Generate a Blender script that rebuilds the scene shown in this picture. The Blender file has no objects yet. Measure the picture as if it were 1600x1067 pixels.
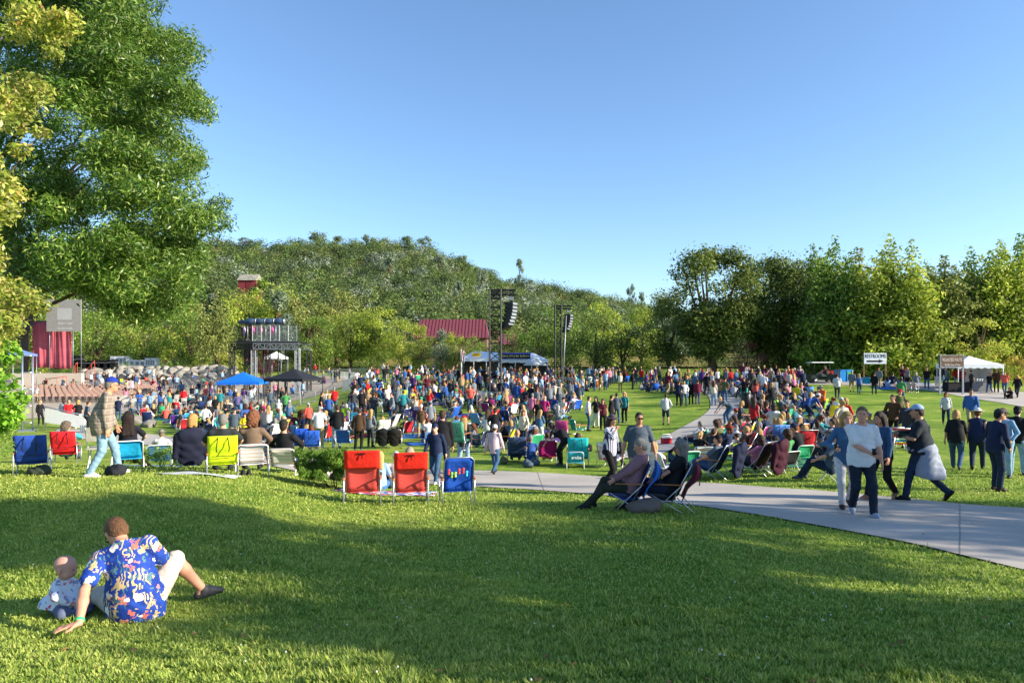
import bpy, math, random
import numpy as np
from mathutils import Vector, Matrix
S = bpy.context.scene
COL = S.collection
rng = random.Random(11)
nr = np.random.default_rng(5)
PI = math.pi
F = 1067.0            # focal length in photo pixels
HZ = 565.0            # horizon row in the photo
def lin(c):
    c /= 255.0
    return c/12.92 if c <= 0.04045 else ((c+0.055)/1.055)**2.4
def rgb(h, k=1.0):
    h = h.lstrip('#')
    return tuple(lin(int(h[i:i+2], 16))*k for i in (0, 2, 4)) + (1.0,)

# ------------------------------------------------------------------ tags
def tag(o, label=None, cat=None, group=None, kind=None):
    if label: o['label'] = label
    if cat: o['category'] = cat
    if group: o['group'] = group
    if kind: o['kind'] = kind
    return o
def thing(name, label, cat, loc=(0, 0, 0), rz=0.0, group=None, scale=1.0):
    o = bpy.data.objects.new(name, None)
    COL.objects.link(o)
    o.empty_display_size = 0.2
    o.location = loc
    o.rotation_euler = (0, 0, rz)
    o.scale = (scale,)*3
    return tag(o, label, cat, group)
def put(name, mesh, parent=None, color=None, loc=None, rz=None):
    o = bpy.data.objects.new(name, mesh)
    COL.objects.link(o)
    if parent is not None: o.parent = parent
    if color is not None: o.color = color
    if loc is not None: o.location = loc
    if rz is not None: o.rotation_euler = (0, 0, rz)
    return o
def copy_tree(o, parent=None):
    c = o.copy(); COL.objects.link(c); c.parent = parent
    for ch in list(o.children): copy_tree(ch, c)
    return c

# ------------------------------------------------------------------ mesh builder
def mesh_np(name, v, faces, mats, fm=None, smooth=False):
    """v (N,3); faces (M,4) or (M,3) int array, or list of such arrays"""
    if not isinstance(faces, list): faces = [faces]
    faces = [np.asarray(f, dtype=np.int32) for f in faces if len(f)]
    me = bpy.data.meshes.new(name)
    v = np.asarray(v, dtype=np.float32)
    me.vertices.add(len(v)); me.vertices.foreach_set('co', v.ravel())
    li = np.concatenate([f.ravel() for f in faces])
    cnt = np.concatenate([np.full(len(f), f.shape[1], np.int32) for f in faces])
    st = np.concatenate([[0], np.cumsum(cnt)[:-1]]).astype(np.int32)
    me.loops.add(len(li)); me.loops.foreach_set('vertex_index', li)
    me.polygons.add(len(cnt)); me.polygons.foreach_set('loop_start', st)
    try: me.polygons.foreach_set('loop_total', cnt)
    except Exception: pass
    if not isinstance(mats, (list, tuple)): mats = [mats]
    for m in mats: me.materials.append(m)
    if fm is not None: me.polygons.foreach_set('material_index', np.asarray(fm, dtype=np.int32))
    if smooth: me.polygons.foreach_set('use_smooth', np.ones(len(cnt), dtype=bool))
    me.update(calc_edges=True)
    return me

class MB:
    def __init__(s): s.v = []; s.f = []; s.m = []; s.mats = []; s.sm = []
    def mi(s, m):
        if m not in s.mats: s.mats.append(m)
        return s.mats.index(m)
    def add(s, vs, fs, m, smooth=False):
        b = len(s.v); k = s.mi(m)
        s.v += [tuple(p) for p in vs]
        for f in fs: s.f.append([i+b for i in f]); s.m.append(k); s.sm.append(smooth)
        return s
    def box(s, c, d, m, rz=0.0, R=None, taper=1.0):
        x, y, z = d[0]/2, d[1]/2, d[2]/2
        P = [Vector((sx*x*(taper if sz > 0 else 1), sy*y*(taper if sz > 0 else 1), sz*z)) for sz in (-1, 1) for sy in (-1, 1) for sx in (-1, 1)]
        M = R if R is not None else Matrix.Rotation(rz, 3, 'Z')
        c = Vector(c)
        return s.add([M @ p + c for p in P], [(0, 2, 3, 1), (4, 5, 7, 6), (0, 1, 5, 4), (2, 6, 7, 3), (0, 4, 6, 2), (1, 3, 7, 5)], m)
    def bar(s, a, b, r, m, n=6, r2=None, cap=True):
        return s.tube([a, b], r, m, n, r2, cap)
    def tube(s, pts, r, m, n=6, r2=None, cap=True, flat=1.0):
        pts = [Vector(p) for p in pts]; N = len(pts); rings = []
        up = None; vs = []
        for i, p in enumerate(pts):
            t = (pts[min(i+1, N-1)]-pts[max(i-1, 0)])
            if t.length < 1e-9: t = Vector((0, 0, 1))
            t.normalize()
            if up is None:
                up = Vector((0, 0, 1)) if abs(t.z) < 0.9 else Vector((1, 0, 0))
            sd = t.cross(up)
            if sd.length < 1e-5: sd = t.cross(Vector((1, 0.3, 0)))
            sd.normalize(); up = sd.cross(t).normalized()
            q = i/(N-1) if N > 1 else 0
            rr = r[i] if isinstance(r, (list, tuple)) else (r if r2 is None else r+(r2-r)*q)
            for k in range(n):
                a = 2*PI*k/n + PI/n
                vs.append(p + sd*(math.cos(a)*rr) + up*(math.sin(a)*rr*flat))
        fs = []
        for i in range(N-1):
            for k in range(n):
                fs.append((i*n+k, i*n+(k+1) % n, (i+1)*n+(k+1) % n, (i+1)*n+k))
        if cap:
            fs.append(tuple(range(n-1, -1, -1))); fs.append(tuple((N-1)*n+k for k in range(n)))
        return s.add(vs, fs, m, n > 5)
    def lathe(s, prof, m, n=16, c=(0, 0, 0), R=None):
        vs = []; fs = []; c = Vector(c)
        for (r, z) in prof:
            for k in range(n):
                p = Vector((r*math.cos(2*PI*k/n), r*math.sin(2*PI*k/n), z))
                vs.append((R @ p if R is not None else p)+c)
        for i in range(len(prof)-1):
            for k in range(n): fs.append((i*n+k, i*n+(k+1) % n, (i+1)*n+(k+1) % n, (i+1)*n+k))
        fs.append(tuple(range(n-1, -1, -1))); fs.append(tuple((len(prof)-1)*n+k for k in range(n)))
        return s.add(vs, fs, m, True)
    def grid(s, fn, nu, nv, m, smooth=True, thick=0.0):
        """fn(u,v)->point, u,v in 0..1; thick: solid sheet along its normal"""
        P = [[Vector(fn(i/nu, j/nv)) for i in range(nu+1)] for j in range(nv+1)]
        def idx(i, j): return j*(nu+1)+i
        vs = [P[j][i] for j in range(nv+1) for i in range(nu+1)]
        fs = [(idx(i, j), idx(i+1, j), idx(i+1, j+1), idx(i, j+1)) for j in range(nv) for i in range(nu)]
        if thick:
            N = len(vs); nn = []
            for j in range(nv+1):
                for i in range(nu+1):
                    du = P[j][min(i+1, nu)]-P[j][max(i-1, 0)]; dv = P[min(j+1, nv)][i]-P[max(j-1, 0)][i]
                    q = du.cross(dv); q = q.normalized() if q.length > 1e-9 else Vector((0, 0, 1)); nn.append(q)
            vs = vs + [p-q*thick for p, q in zip(vs, nn)]
            fs = fs + [tuple(N+k for k in reversed(f)) for f in fs]
            rim = [idx(i, 0) for i in range(nu)] + [idx(nu, j) for j in range(nv)] + [idx(i, nv) for i in range(nu, 0, -1)] + [idx(0, j) for j in range(nv, 0, -1)]
            for a, b in zip(rim, rim[1:]+rim[:1]): fs.append((b, a, N+a, N+b))
        return s.add(vs, fs, m, smooth)
    def prism(s, poly, ext, m, smooth=False):
        n = len(poly); e = Vector(ext)
        vs = [Vector(p) for p in poly]; vs = vs+[p+e for p in vs]
        fs = [tuple(range(n-1, -1, -1)), tuple(range(n, 2*n))]
        for i in range(n): j = (i+1) % n; fs.append((i, j, n+j, n+i))
        return s.add(vs, fs, m, smooth)
    def mesh(s, name):
        me = bpy.data.meshes.new(name)
        me.from_pydata([tuple(p) for p in s.v], [], s.f)
        for m in s.mats: me.materials.append(m)
        me.polygons.foreach_set('material_index', s.m)
        me.polygons.foreach_set('use_smooth', s.sm)
        me.update()
        return me
    def build(s, name, parent=None, color=None, loc=None, rz=None):
        return put(name, s.mesh(name), parent, color, loc, rz)

# ------------------------------------------------------------------ materials
def newmat(name, rough=0.8, spec=0.3, metal=0.0):
    m = bpy.data.materials.new(name); m.use_nodes = True
    nt = m.node_tree; b = nt.nodes['Principled BSDF']
    b.inputs['Roughness'].default_value = rough
    b.inputs['Specular IOR Level'].default_value = spec
    b.inputs['Metallic'].default_value = metal
    return m, nt, b
def ND(nt, t, **kw):
    n = nt.nodes.new(t)
    for k, v in kw.items():
        if k in n.inputs.keys(): n.inputs[k].default_value = v
        else: setattr(n, k, v)
    return n
def ramp(nt, fac, stops, interp='LINEAR'):
    r = nt.nodes.new('ShaderNodeValToRGB'); r.color_ramp.interpolation = interp
    el = r.color_ramp.elements
    while len(el) < len(stops): el.new(0.5)
    for e, (p, c) in zip(el, stops): e.position = p; e.color = c
    nt.links.new(fac, r.inputs[0]); return r.outputs[0]
def mix(nt, fac, a, b, mode='MIX'):
    n = nt.nodes.new('ShaderNodeMix'); n.data_type = 'RGBA'; n.blend_type = mode
    for i, x in ((0, fac), (6, a), (7, b)):
        if isinstance(x, (int, float)): n.inputs[i].default_value = x
        elif isinstance(x, tuple): n.inputs[i].default_value = x
        else: nt.links.new(x, n.inputs[i])
    return n.outputs[2]
def coords(nt, which='Object', scale=None):
    t = nt.nodes.new('ShaderNodeTexCoord')
    if scale is None: return t.outputs[which]
    mp = nt.nodes.new('ShaderNodeMapping'); mp.inputs['Scale'].default_value = scale
    nt.links.new(t.outputs[which], mp.inputs[0]); return mp.outputs[0]
def noise(nt, vec, scale, detail=4.0, rough=0.55):
    n = ND(nt, 'ShaderNodeTexNoise'); n.inputs['Scale'].default_value = scale
    n.inputs['Detail'].default_value = detail; n.inputs['Roughness'].default_value = rough
    if vec is not None: nt.links.new(vec, n.inputs['Vector'])
    return n.outputs['Fac']
def bump(nt, b, h, strength=0.3, dist=0.02):
    n = ND(nt, 'ShaderNodeBump'); n.inputs['Strength'].default_value = strength; n.inputs['Distance'].default_value = dist
    nt.links.new(h, n.inputs['Height']); nt.links.new(n.outputs[0], b.inputs['Normal'])
def plain(name, h, rough=0.7, spec=0.3, metal=0.0, var=0.18, sc=9.0, bs=0.0):
    """a colour with uneven weathering"""
    m, nt, b = newmat(name, rough, spec, metal)
    c = rgb(h); o = coords(nt)
    f = noise(nt, o, sc)
    d = tuple(x*(1-var) for x in c[:3])+(1,); l = tuple(min(1, x*(1+var)) for x in c[:3])+(1,)
    nt.links.new(ramp(nt, f, [(0.3, d), (0.7, l)]), b.inputs['Base Color'])
    if bs: bump(nt, b, noise(nt, o, sc*4), bs)
    return m
def objcol(name, rough=0.85, spec=0.25, var=0.25, sc=14.0, bs=0.25, weave=None):
    """base colour = the object's own colour, with a little wear"""
    m, nt, b = newmat(name, rough, spec)
    oi = ND(nt, 'ShaderNodeObjectInfo'); o = coords(nt)
    f = noise(nt, o, sc, 3)
    g = ramp(nt, f, [(0.3, (1-var,)*3+(1,)), (0.72, (1.0+var*0.3,)*3+(1,))])
    nt.links.new(mix(nt, 1.0, oi.outputs['Color'], g, 'MULTIPLY'), b.inputs['Base Color'])
    if bs: bump(nt, b, noise(nt, o, sc*2.2, 4), bs, 0.03)
    return m
M = {}
M['cloth'] = objcol('clothing_cloth', var=0.12, sc=24.0, bs=0.18)
M['denim'] = objcol('denim_cloth', var=0.28, sc=13.0)
M['skin'] = objcol('skin', rough=0.55, spec=0.35, var=0.12, sc=10, bs=0.05)
M['hair'] = objcol('hair', rough=0.6, spec=0.3, var=0.45, sc=40, bs=0.6)
M['shoe'] = objcol('shoe_leather', rough=0.6, var=0.15)
M['fabric'] = objcol('chair_fabric', rough=0.75, var=0.22, sc=5, bs=0.45)
M['alu'] = plain('brushed_aluminium', '#b9bcc0', 0.35, 0.5, 0.85, 0.1)
M['whitem'] = plain('white_enamel', '#d8d8d4', 0.45, 0.4, 0, 0.08)
M['wood'] = plain('varnished_wood', '#a86a38', 0.5, 0.4, 0, 0.3, 14)
M['blackm'] = plain('black_painted_steel', '#17181b', 0.5, 0.4, 0.2, 0.25)
M['greym'] = plain('grey_galvanised_steel', '#8f9499', 0.45, 0.4, 0.6, 0.15)
M['darkp'] = plain('black_plastic', '#101113', 0.45, 0.4, 0, 0.2)
M['tarp_w'] = plain('white_tent_canvas', '#d9dde2', 0.7, 0.3, 0, 0.06, 2.0, 0.1)
M['bark'] = plain('grey_brown_bark', '#5a4a3c', 0.95, 0.1, 0, 0.4, 6, 0.8)

# ------------------------------------------------------------------ terrain
PL = [(-60, -1.2), (0, -1.5), (3.72, -1.75), (4.8, -1.98), (5.6, -2.08), (9, -2.04), (12.3, -2.06), (15, -2.32), (18, -2.8), (31, -4.0), (50, -4.15), (76, -4.2), (83, -4.05), (102, -2.7), (107, -2.6), (125, -1.6), (160, 0), (400, 2), (9000, 2)]
PC = [(-60, -1.2), (0, -1.5), (3.72, -1.75), (4.8, -1.98), (5.6, -2.1), (8, -2.25), (10, -2.36), (12, -2.49), (13.5, -2.73), (16.2, -2.97), (20, -3.25), (32, -3.85), (40, -3.4), (48, -3.1), (66, -2.5), (78, -2.2), (90, -2.1), (110, -2.0), (160, -1), (400, 2), (9000, 2)]
PR = [(-60, -1.2), (0, -1.5), (3.72, -1.75), (4.8, -1.98), (5.6, -2.12), (8, -2.42), (11.5, -2.57), (14.7, -2.75), (19, -2.98), (34, -3.12), (50, -2.66), (57, -2.15), (62, -1.9), (75, -1.75), (110, -1.7), (160, -1), (400, 2), (9000, 2)]
def _sm(t): t = np.clip(t, 0, 1); return t*t*(3-2*t)
def _prof(P, y):
    a = np.array(P)
    # softened linear interpolation
    r = 0
    for d, w in ((-0.7, .2), (-0.3, .2), (0, .2), (0.3, .2), (0.7, .2)):
        r = r + w*np.interp(y+d*np.clip(np.abs(y)*0.12, 0.15, 3), a[:, 0], a[:, 1])
    return r
def ground_np(x, y):
    x = np.asarray(x, float); y = np.asarray(y, float)
    u = x/(np.maximum(y, 0)+4.0)*1.15
    l, c, r = _prof(PL, y), _prof(PC, y), _prof(PR, y)
    a = _sm((u+0.42)/0.26); b = _sm((u-0.17)/0.26)
    z = (l*(1-a)+c*a)*(1-b)+r*b
    n = 0.02*np.sin(x*0.9+1.3)*np.sin(y*0.7+.4)+0.035*np.sin(x*0.23+y*0.31)*np.clip(y/20, 0.3, 1.5)
    return z+n
def gz(x, y): return float(ground_np(x, y))
_YS = np.concatenate([np.linspace(2.0, 30, 561), np.linspace(30.1, 130, 1000)])
def at(px, py):
    """the point of the lawn seen at a photo pixel"""
    u = (px-800)/F
    z = ground_np(u*_YS, _YS)
    s = -z/_YS*F+HZ          # row of the lawn along this column
    i = np.where((s[:-1] >= py) & (s[1:] < py))[0]
    if len(i) == 0: y = 110.0 if py < 600 else 3.0
    else:
        i = i[0]; t = (s[i]-py)/max(1e-9, s[i]-s[i+1]); y = _YS[i]+t*(_YS[i+1]-_YS[i])
    return Vector((u*y, y, gz(u*y, y)))
def atY(px, y):
    u = (px-800)/F
    return Vector((u*y, y, gz(u*y, y)))
def zrow(py, y): return -(py-HZ)/F*y
def head_deg(h): return -math.radians(h)      # heading: 0 away from the camera, 90 right, 180 to the camera
def HD(p, h): return h+math.degrees(math.atan2(p[0], p[1]))
# ------------------------------------------------------------------ implicit surfaces
def V(*a): return np.array(a, float)
def nrm(a): a = np.asarray(a, float); return a/max(1e-9, np.linalg.norm(a))
def rotm(yaw=0, pitch=0, roll=0):
    """yaw turns to the left, pitch leans forward, roll leans to the right (degrees)"""
    y, p, r = map(math.radians, (yaw, -pitch, roll))
    return np.array(Matrix.Rotation(y, 3, 'Z') @ Matrix.Rotation(p, 3, 'X') @ Matrix.Rotation(r, 3, 'Y'))
class Field:
    def __init__(s, h): s.h = h; s.p = []; s.cuts = []; s.wr = None
    def cone(s, a, b, ra, rb, k=0.03, sub=False): s.p.append(('c', np.asarray(a, float), np.asarray(b, float), ra, rb, k, sub)); return s
    def ell(s, c, r, R=None, k=0.03, sub=False): s.p.append(('e', np.asarray(c, float), np.asarray(r, float), np.eye(3) if R is None else R, 0, k, sub)); return s
    def cut(s, n, p): s.cuts.append((nrm(n), np.asarray(p, float))); return s
    def _bb(s, q):
        if q[0] == 'c':
            lo = np.minimum(q[1]-q[3], q[2]-q[4]); hi = np.maximum(q[1]+q[3], q[2]+q[4])
        else:
            m = np.abs(q[3]) @ q[2]; lo = q[1]-m; hi = q[1]+m
        return lo, hi
    def extract(s, name, mat):
        h = s.h
        bbs = [s._bb(q) for q in s.p if not q[6]]
        lo = np.min([b[0] for b in bbs], 0)-4*h; hi = np.max([b[1] for b in bbs], 0)+4*h
        n = np.ceil((hi-lo)/h).astype(int)+1
        g = np.full(n, 0.25, np.float32)
        ax = [lo[i]+h*np.arange(n[i]) for i in range(3)]
        for q in s.p:
            a, b = s._bb(q); e = q[5]+3*h+0.02
            i0 = np.clip(((a-e-lo)/h).astype(int), 0, n-1); i1 = np.clip(((b+e-lo)/h).astype(int)+2, 1, n)
            sl = tuple(slice(i0[i], i1[i]) for i in range(3))
            X, Y, Z = np.meshgrid(*[ax[i][sl[i]] for i in range(3)], indexing='ij')
            P = np.stack([X, Y, Z], -1)
            if q[0] == 'c':
                ba = q[2]-q[1]; l2 = max(1e-9, ba @ ba)
                t = np.clip(((P-q[1]) @ ba)/l2, 0, 1)
                d = np.linalg.norm(P-q[1]-t[..., None]*ba, axis=-1)-(q[3]+(q[4]-q[3])*t)
            else:
                L = (P-q[1]) @ q[3]
                k0 = np.linalg.norm(L/q[2], axis=-1); k1 = np.linalg.norm(L/q[2]**2, axis=-1)
                d = k0*(k0-1)/np.maximum(k1, 1e-6)
            G = g[sl]; k = q[5]
            if q[6]: g[sl] = np.maximum(G, -d)
            else:
                hh = np.maximum(k-np.abs(G-d), 0)/k
                g[sl] = np.minimum(G, d)-hh*hh*k*0.25
        if s.cuts or s.wr:
            X, Y, Z = np.meshgrid(*ax, indexing='ij')
            for nn, p in s.cuts:
                g = np.maximum(g, (X-p[0])*nn[0]+(Y-p[1])*nn[1]+(Z-p[2])*nn[2])
            if s.wr:
                a, f = s.wr
                w = np.sin(X*f+2*np.sin(Z*f*.6+Y*f*.5))*np.sin(Z*f*1.3+1.7*np.sin(X*f*.7)+Y*f*.4)+.6*np.sin((X*.6+Y*.9)*f*1.9+Z*f*1.7)
                g = g+a*w
        return surfnet(name, g.astype(np.float32), lo, h, mat)
def surfnet(name, g, lo, h, mat):
    g[0] = g[-1] = 0.2; g[:, 0] = g[:, -1] = 0.2; g[:, :, 0] = g[:, :, -1] = 0.2
    ins = g < 0
    nx, ny, nz = g.shape
    cnt = np.zeros((nx-1, ny-1, nz-1), np.int8)
    for a in (0, 1):
        for b in (0, 1):
            for c in (0, 1): cnt += ins[a:nx-1+a, b:ny-1+b, c:nz-1+c]
    act = (cnt > 0) & (cnt < 8)
    I, J, K = np.nonzero(act)
    vid = np.full(act.shape, -1, np.int32); vid[I, J, K] = np.arange(len(I))
    acc = np.zeros((len(I), 3)); w = np.zeros(len(I))
    cor = [(a, b, c) for a in (0, 1) for b in (0, 1) for c in (0, 1)]
    val = {q: g[I+q[0], J+q[1], K+q[2]] for q in cor}
    for i, p in enumerate(cor):
        for q in cor[i+1:]:
            if sum(abs(p[t]-q[t]) for t in range(3)) != 1: continue
            m = (val[p] < 0) != (val[q] < 0)
            t = val[p]/np.where(m, val[p]-val[q], 1)
            pt = np.array(p)+t[:, None]*(np.array(q)-np.array(p))
            acc[m] += pt[m]; w[m] += 1
    v = lo+h*(np.stack([I, J, K], 1)+acc/np.maximum(w, 1)[:, None])
    fs = []
    for axis in range(3):
        a = np.moveaxis(ins, axis, 0)
        ch = a[:-1] != a[1:]
        e = np.array(np.nonzero(ch))
        e = e[:, (e[1] > 0) & (e[2] > 0) & (e[1] < a.shape[1]-1) & (e[2] < a.shape[2]-1)]
        va = np.moveaxis(vid, axis, 0)
        q = np.stack([va[e[0], e[1]-1, e[2]-1], va[e[0], e[1], e[2]-1], va[e[0], e[1], e[2]], va[e[0], e[1]-1, e[2]]], 1)
        fl = a[e[0], e[1], e[2]]
        if axis == 1: fl = ~fl
        q[~fl] = q[~fl][:, ::-1]
        fs.append(q)
    f = np.concatenate(fs); f = f[(f >= 0).all(1)]
    return mesh_np(name, v, f, mat, smooth=True)

# ------------------------------------------------------------------ people
def ik(a, t, l1, l2, pole):
    a = np.asarray(a, float); t = np.asarray(t, float)
    d = t-a; L = np.linalg.norm(d); u = d/max(L, 1e-6)
    L = min(max(L, abs(l1-l2)+0.02), l1+l2-0.004)
    c = (l1*l1+L*L-l2*l2)/(2*L); hgt = math.sqrt(max(0, l1*l1-c*c))
    p = np.asarray(pole, float); p = p-u*(p @ u); p = nrm(p)
    return a+u*c+p*hgt, a+u*L
def skeleton(P, fem=False):
    """P: pel, lean, yaw, roll, hyaw, hpitch, hands (left,right), feet; local frame faces +Y, right is +X"""
    k = {}
    pel = np.asarray(P.get('pel', (0, 0, 0.95)), float)
    Rp = rotm(P.get('pyaw', 0), P.get('ppitch', 0), P.get('proll', 0))
    Rc = rotm(P.get('yaw', 0), P.get('lean', 2), P.get('roll', 0))
    Rm = rotm((P.get('yaw', 0)+P.get('pyaw', 0))/2, (P.get('lean', 2)*0.6+P.get('ppitch', 0)*0.4), P.get('roll', 0)*0.6)
    wa = pel+Rm @ V(0, 0, 0.17)
    ch = wa+Rc @ V(0, 0.0, 0.19)
    nk = ch+Rc @ V(0, -0.015, 0.17)
    Rh = rotm(P.get('yaw', 0)+P.get('hyaw', 0), P.get('hpitch', 4)+P.get('lean', 2)*P.get('hfol', 0.3), P.get('hroll', 0))
    hd = nk+Rc @ (V(0, 0.015, 0.06)+V(*P.get('nko', (0, 0, 0))))+Rh @ V(0, 0.03, 0.12)
    sw = 0.165 if fem else 0.19
    k.update(pel=pel, Rp=Rp, Rc=Rc, Rm=Rm, wa=wa, ch=ch, nk=nk, hd=hd, Rh=Rh)
    hands = P.get('hands', ((-0.27, 0.03, 0.80), (0.27, 0.03, 0.80)))
    apole = P.get('apole', ((-0.5, -1, -0.2), (0.5, -1, -0.2)))
    for s, i in ((-1, 0), (1, 1)):
        dz = P.get('shz', (0, 0))[i]
        sh = ch+Rc @ V(s*sw, -0.01, 0.115+dz)
        el, wr = ik(sh, hands[i], 0.29*P.get('armk', 1), 0.255*P.get('armk', 1), apole[i])
        k['sh', i], k['el', i], k['wr', i] = sh, el, wr
    feet = P.get('feet', ((-0.11, 0.0, 0.08), (0.11, 0.0, 0.08)))
    kp = P.get('kpole', ((-0.15, 1, 0), (0.15, 1, 0)))
    td = P.get('toes', ((-0.25, 1, 0), (0.25, 1, 0)))
    for s, i in ((-1, 0), (1, 1)):
        hp = pel+Rp @ V(s*0.095, 0, -0.03)
        kn, an = ik(hp, feet[i], 0.43, 0.42, kp[i])
        k['hip', i], k['kn', i], k['an', i] = hp, kn, an
        k['toe', i] = nrm(td[i])
    return k
def hand_prims(f, k, i, P, fingers, r=1.0):
    el, wr = k['el', i], k['wr', i]
    hd = P.get('hdir', (None, None))[i]
    d = nrm(wr-el) if hd is None else nrm(hd)
    s = -1 if i == 0 else 1
    pn = P.get('palm', (None, None))[i]        # back-of-hand normal
    pn = np.asarray((s, 0.2, 0.1) if pn is None else pn, float)
    pn = nrm(pn-d*(pn @ d)); sd = np.cross(d, pn)*(-s if pn is not None else 1)
    # sd: towards the thumb side
    if P.get('thumb', (None, None))[i] is not None:
        t = np.asarray(P['thumb'][i], float)
        if sd @ t < 0: sd = -sd
    elif sd[1] < 0: sd = -sd
    R = np.stack([sd, d, pn], 1)
    f.ell(wr+d*0.05, (0.040*r, 0.052*r, 0.017*r), R, 0.012)
    if not fingers:
        f.cone(wr+d*0.06, wr+d*0.15-pn*0.02, 0.028*r, 0.018*r, 0.02)
        f.cone(wr+d*0.03+sd*0.025, wr+d*0.09+sd*0.045-pn*0.01, 0.014*r, 0.011*r, 0.01)
        return
    curl = P.get('curl', (0.5, 0.5))[i]; spread = P.get('spread', (0.25, 0.25))[i]
    for j, (o, L) in enumerate(((0.030, 0.072), (0.010, 0.080), (-0.010, 0.075), (-0.029, 0.060))):
        b = wr+d*0.088+sd*o
        dd = nrm(d+sd*o*spread*30*0.35); p = b; q = dd; rr = 0.0092*r
        for t, fr in enumerate((0.45, 0.32, 0.23)):
            ang = curl*(0.35 if t == 0 else 0.75)
            q = nrm(q*math.cos(ang)-pn*math.sin(ang))
            e = p+q*L*fr*1.02; f.cone(p, e, rr, rr*0.92, 0.006); p = e; rr *= 0.92
    b = wr+d*0.028+sd*0.03; m = b+nrm(d*0.7+sd*0.8-pn*0.25)*0.045
    f.cone(wr+d*0.015+sd*0.012, b, 0.016*r, 0.013*r, 0.012); f.cone(b, m, 0.0125*r, 0.011*r, 0.008)
    f.cone(m, m+nrm(d*0.9+sd*(0.5-0.4*curl)-pn*(0.1+0.4*curl))*0.034, 0.0105*r, 0.009*r, 0.006)
def body_field(k, P, h, fem, girth, cov, fingers=False, face=True, baby=False):
    """cov: dict of which regions are under clothes (thinned)"""
    f = Field(h); t = -0.012 if cov.get('top', True) else 0.0
    b = -0.012 if cov.get('bot', True) else 0.0
    g = girth
    f.ell(k['ch'], (0.165*(0.9 if fem else 1)*g+t, 0.11*g+t, 0.20), k['Rc'], 0.05)
    f.ell(k['wa']+k['Rm'] @ V(0, 0.012*(g-1)*8, -0.02), (0.14*(0.88 if fem else 1)*g+t, 0.10*g*g+t, 0.17), k['Rm'], 0.06)
    f.ell(k['pel'], (0.16*(1.05 if fem else 1)*g+b, 0.115*g+b, 0.13), k['Rp'], 0.06)
    f.cone(k['nk']-k['Rc'] @ V(0, 0, 0.05), k['hd']-k['Rh'] @ V(0, 0.02, 0.06), 0.058 if not fem else 0.048, 0.054 if not fem else 0.046, 0.035)
    for i in (0, 1):
        f.cone(k['nk']-k['Rc'] @ V(0, 0, 0.03), k['sh', i], 0.046, 0.050*g*(0.85 if fem else 1)+t, 0.04)
        a = 0.8 if fem else 1.0
        sl = cov.get('sleeve', 0.6); t1 = -0.010 if sl > 0.3 else 0; t2 = -0.008 if sl > 0.9 else 0
        f.cone(k['sh', i], k['el', i], 0.053*a*g+t1, 0.040*a+t1, 0.03)
        f.cone(k['el', i], k['el', i]+(k['wr', i]-k['el', i])*0.35, 0.040*a+t2, 0.041*a+t2, 0.02)
        f.cone(k['el', i]+(k['wr', i]-k['el', i])*0.35, k['wr', i], 0.041*a+t2, 0.026*a, 0.02)
        hand_prims(f, k, i, P, fingers, 0.92 if fem else 1.0)
        lg = cov.get('leg', 2.0); l1 = -0.014 if lg > 0.4 else 0; l2 = -0.012 if lg > 1.2 else 0
        f.cone(k['hip', i], k['kn', i], 0.086*g+l1, 0.054+l1, 0.04)
        f.cone(k['kn', i], k['kn', i]+(k['an', i]-k['kn', i])*0.35-k['toe', i]*0.012, 0.053+l2, 0.055+l2, 0.03)
        f.cone(k['kn', i]+(k['an', i]-k['kn', i])*0.35-k['toe', i]*0.012, k['an', i], 0.054+l2, 0.036+l2*.3, 0.03)
        f.cone(k['an', i]-V(0, 0, 0.03)-k['toe', i]*0.03, k['an', i]-V(0, 0, 0.045)+k['toe', i]*0.12, 0.032, 0.024, 0.03)
    head_prims(f, k, face)
    return f
def head_prims(f, k, face, s=1.0):
    H, R = k['hd'], k['Rh']
    f.ell(H+R @ V(0, -0.012, 0.022), (0.076*s, 0.096*s, 0.095*s), R, 0.03)
    f.ell(H+R @ V(0, 0.022, -0.035), (0.062*s, 0.072*s, 0.088*s), R, 0.03)
    f.cone(H+R @ V(0, 0.075, -0.095), H+R @ V(0, 0.06, -0.09), 0.022, 0.03, 0.03)      # chin
    if face:
        f.cone(H+R @ V(0, 0.092, 0.005), H+R @ V(0, 0.115, -0.032), 0.008, 0.0145, 0.012)   # nose
        f.cone(H+R @ V(-0.035, 0.086, 0.022), H+R @ V(0.035, 0.086, 0.022), 0.012, 0.012, 0.012)  # brow
        f.cone(H+R @ V(-0.018, 0.094, -0.066), H+R @ V(0.018, 0.094, -0.066), 0.008, 0.008, 0.01)  # lips
        for sx in (-1, 1):
            f.ell(H+R @ V(sx*0.031, 0.094, 0.002), (0.014, 0.012, 0.009), R, 0.004, True)       # eye socket
            f.ell(H+R @ V(sx*0.080, -0.008, -0.015), (0.012, 0.020, 0.032), R @ rotm(sx*-22), 0.01)  # ear
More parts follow.
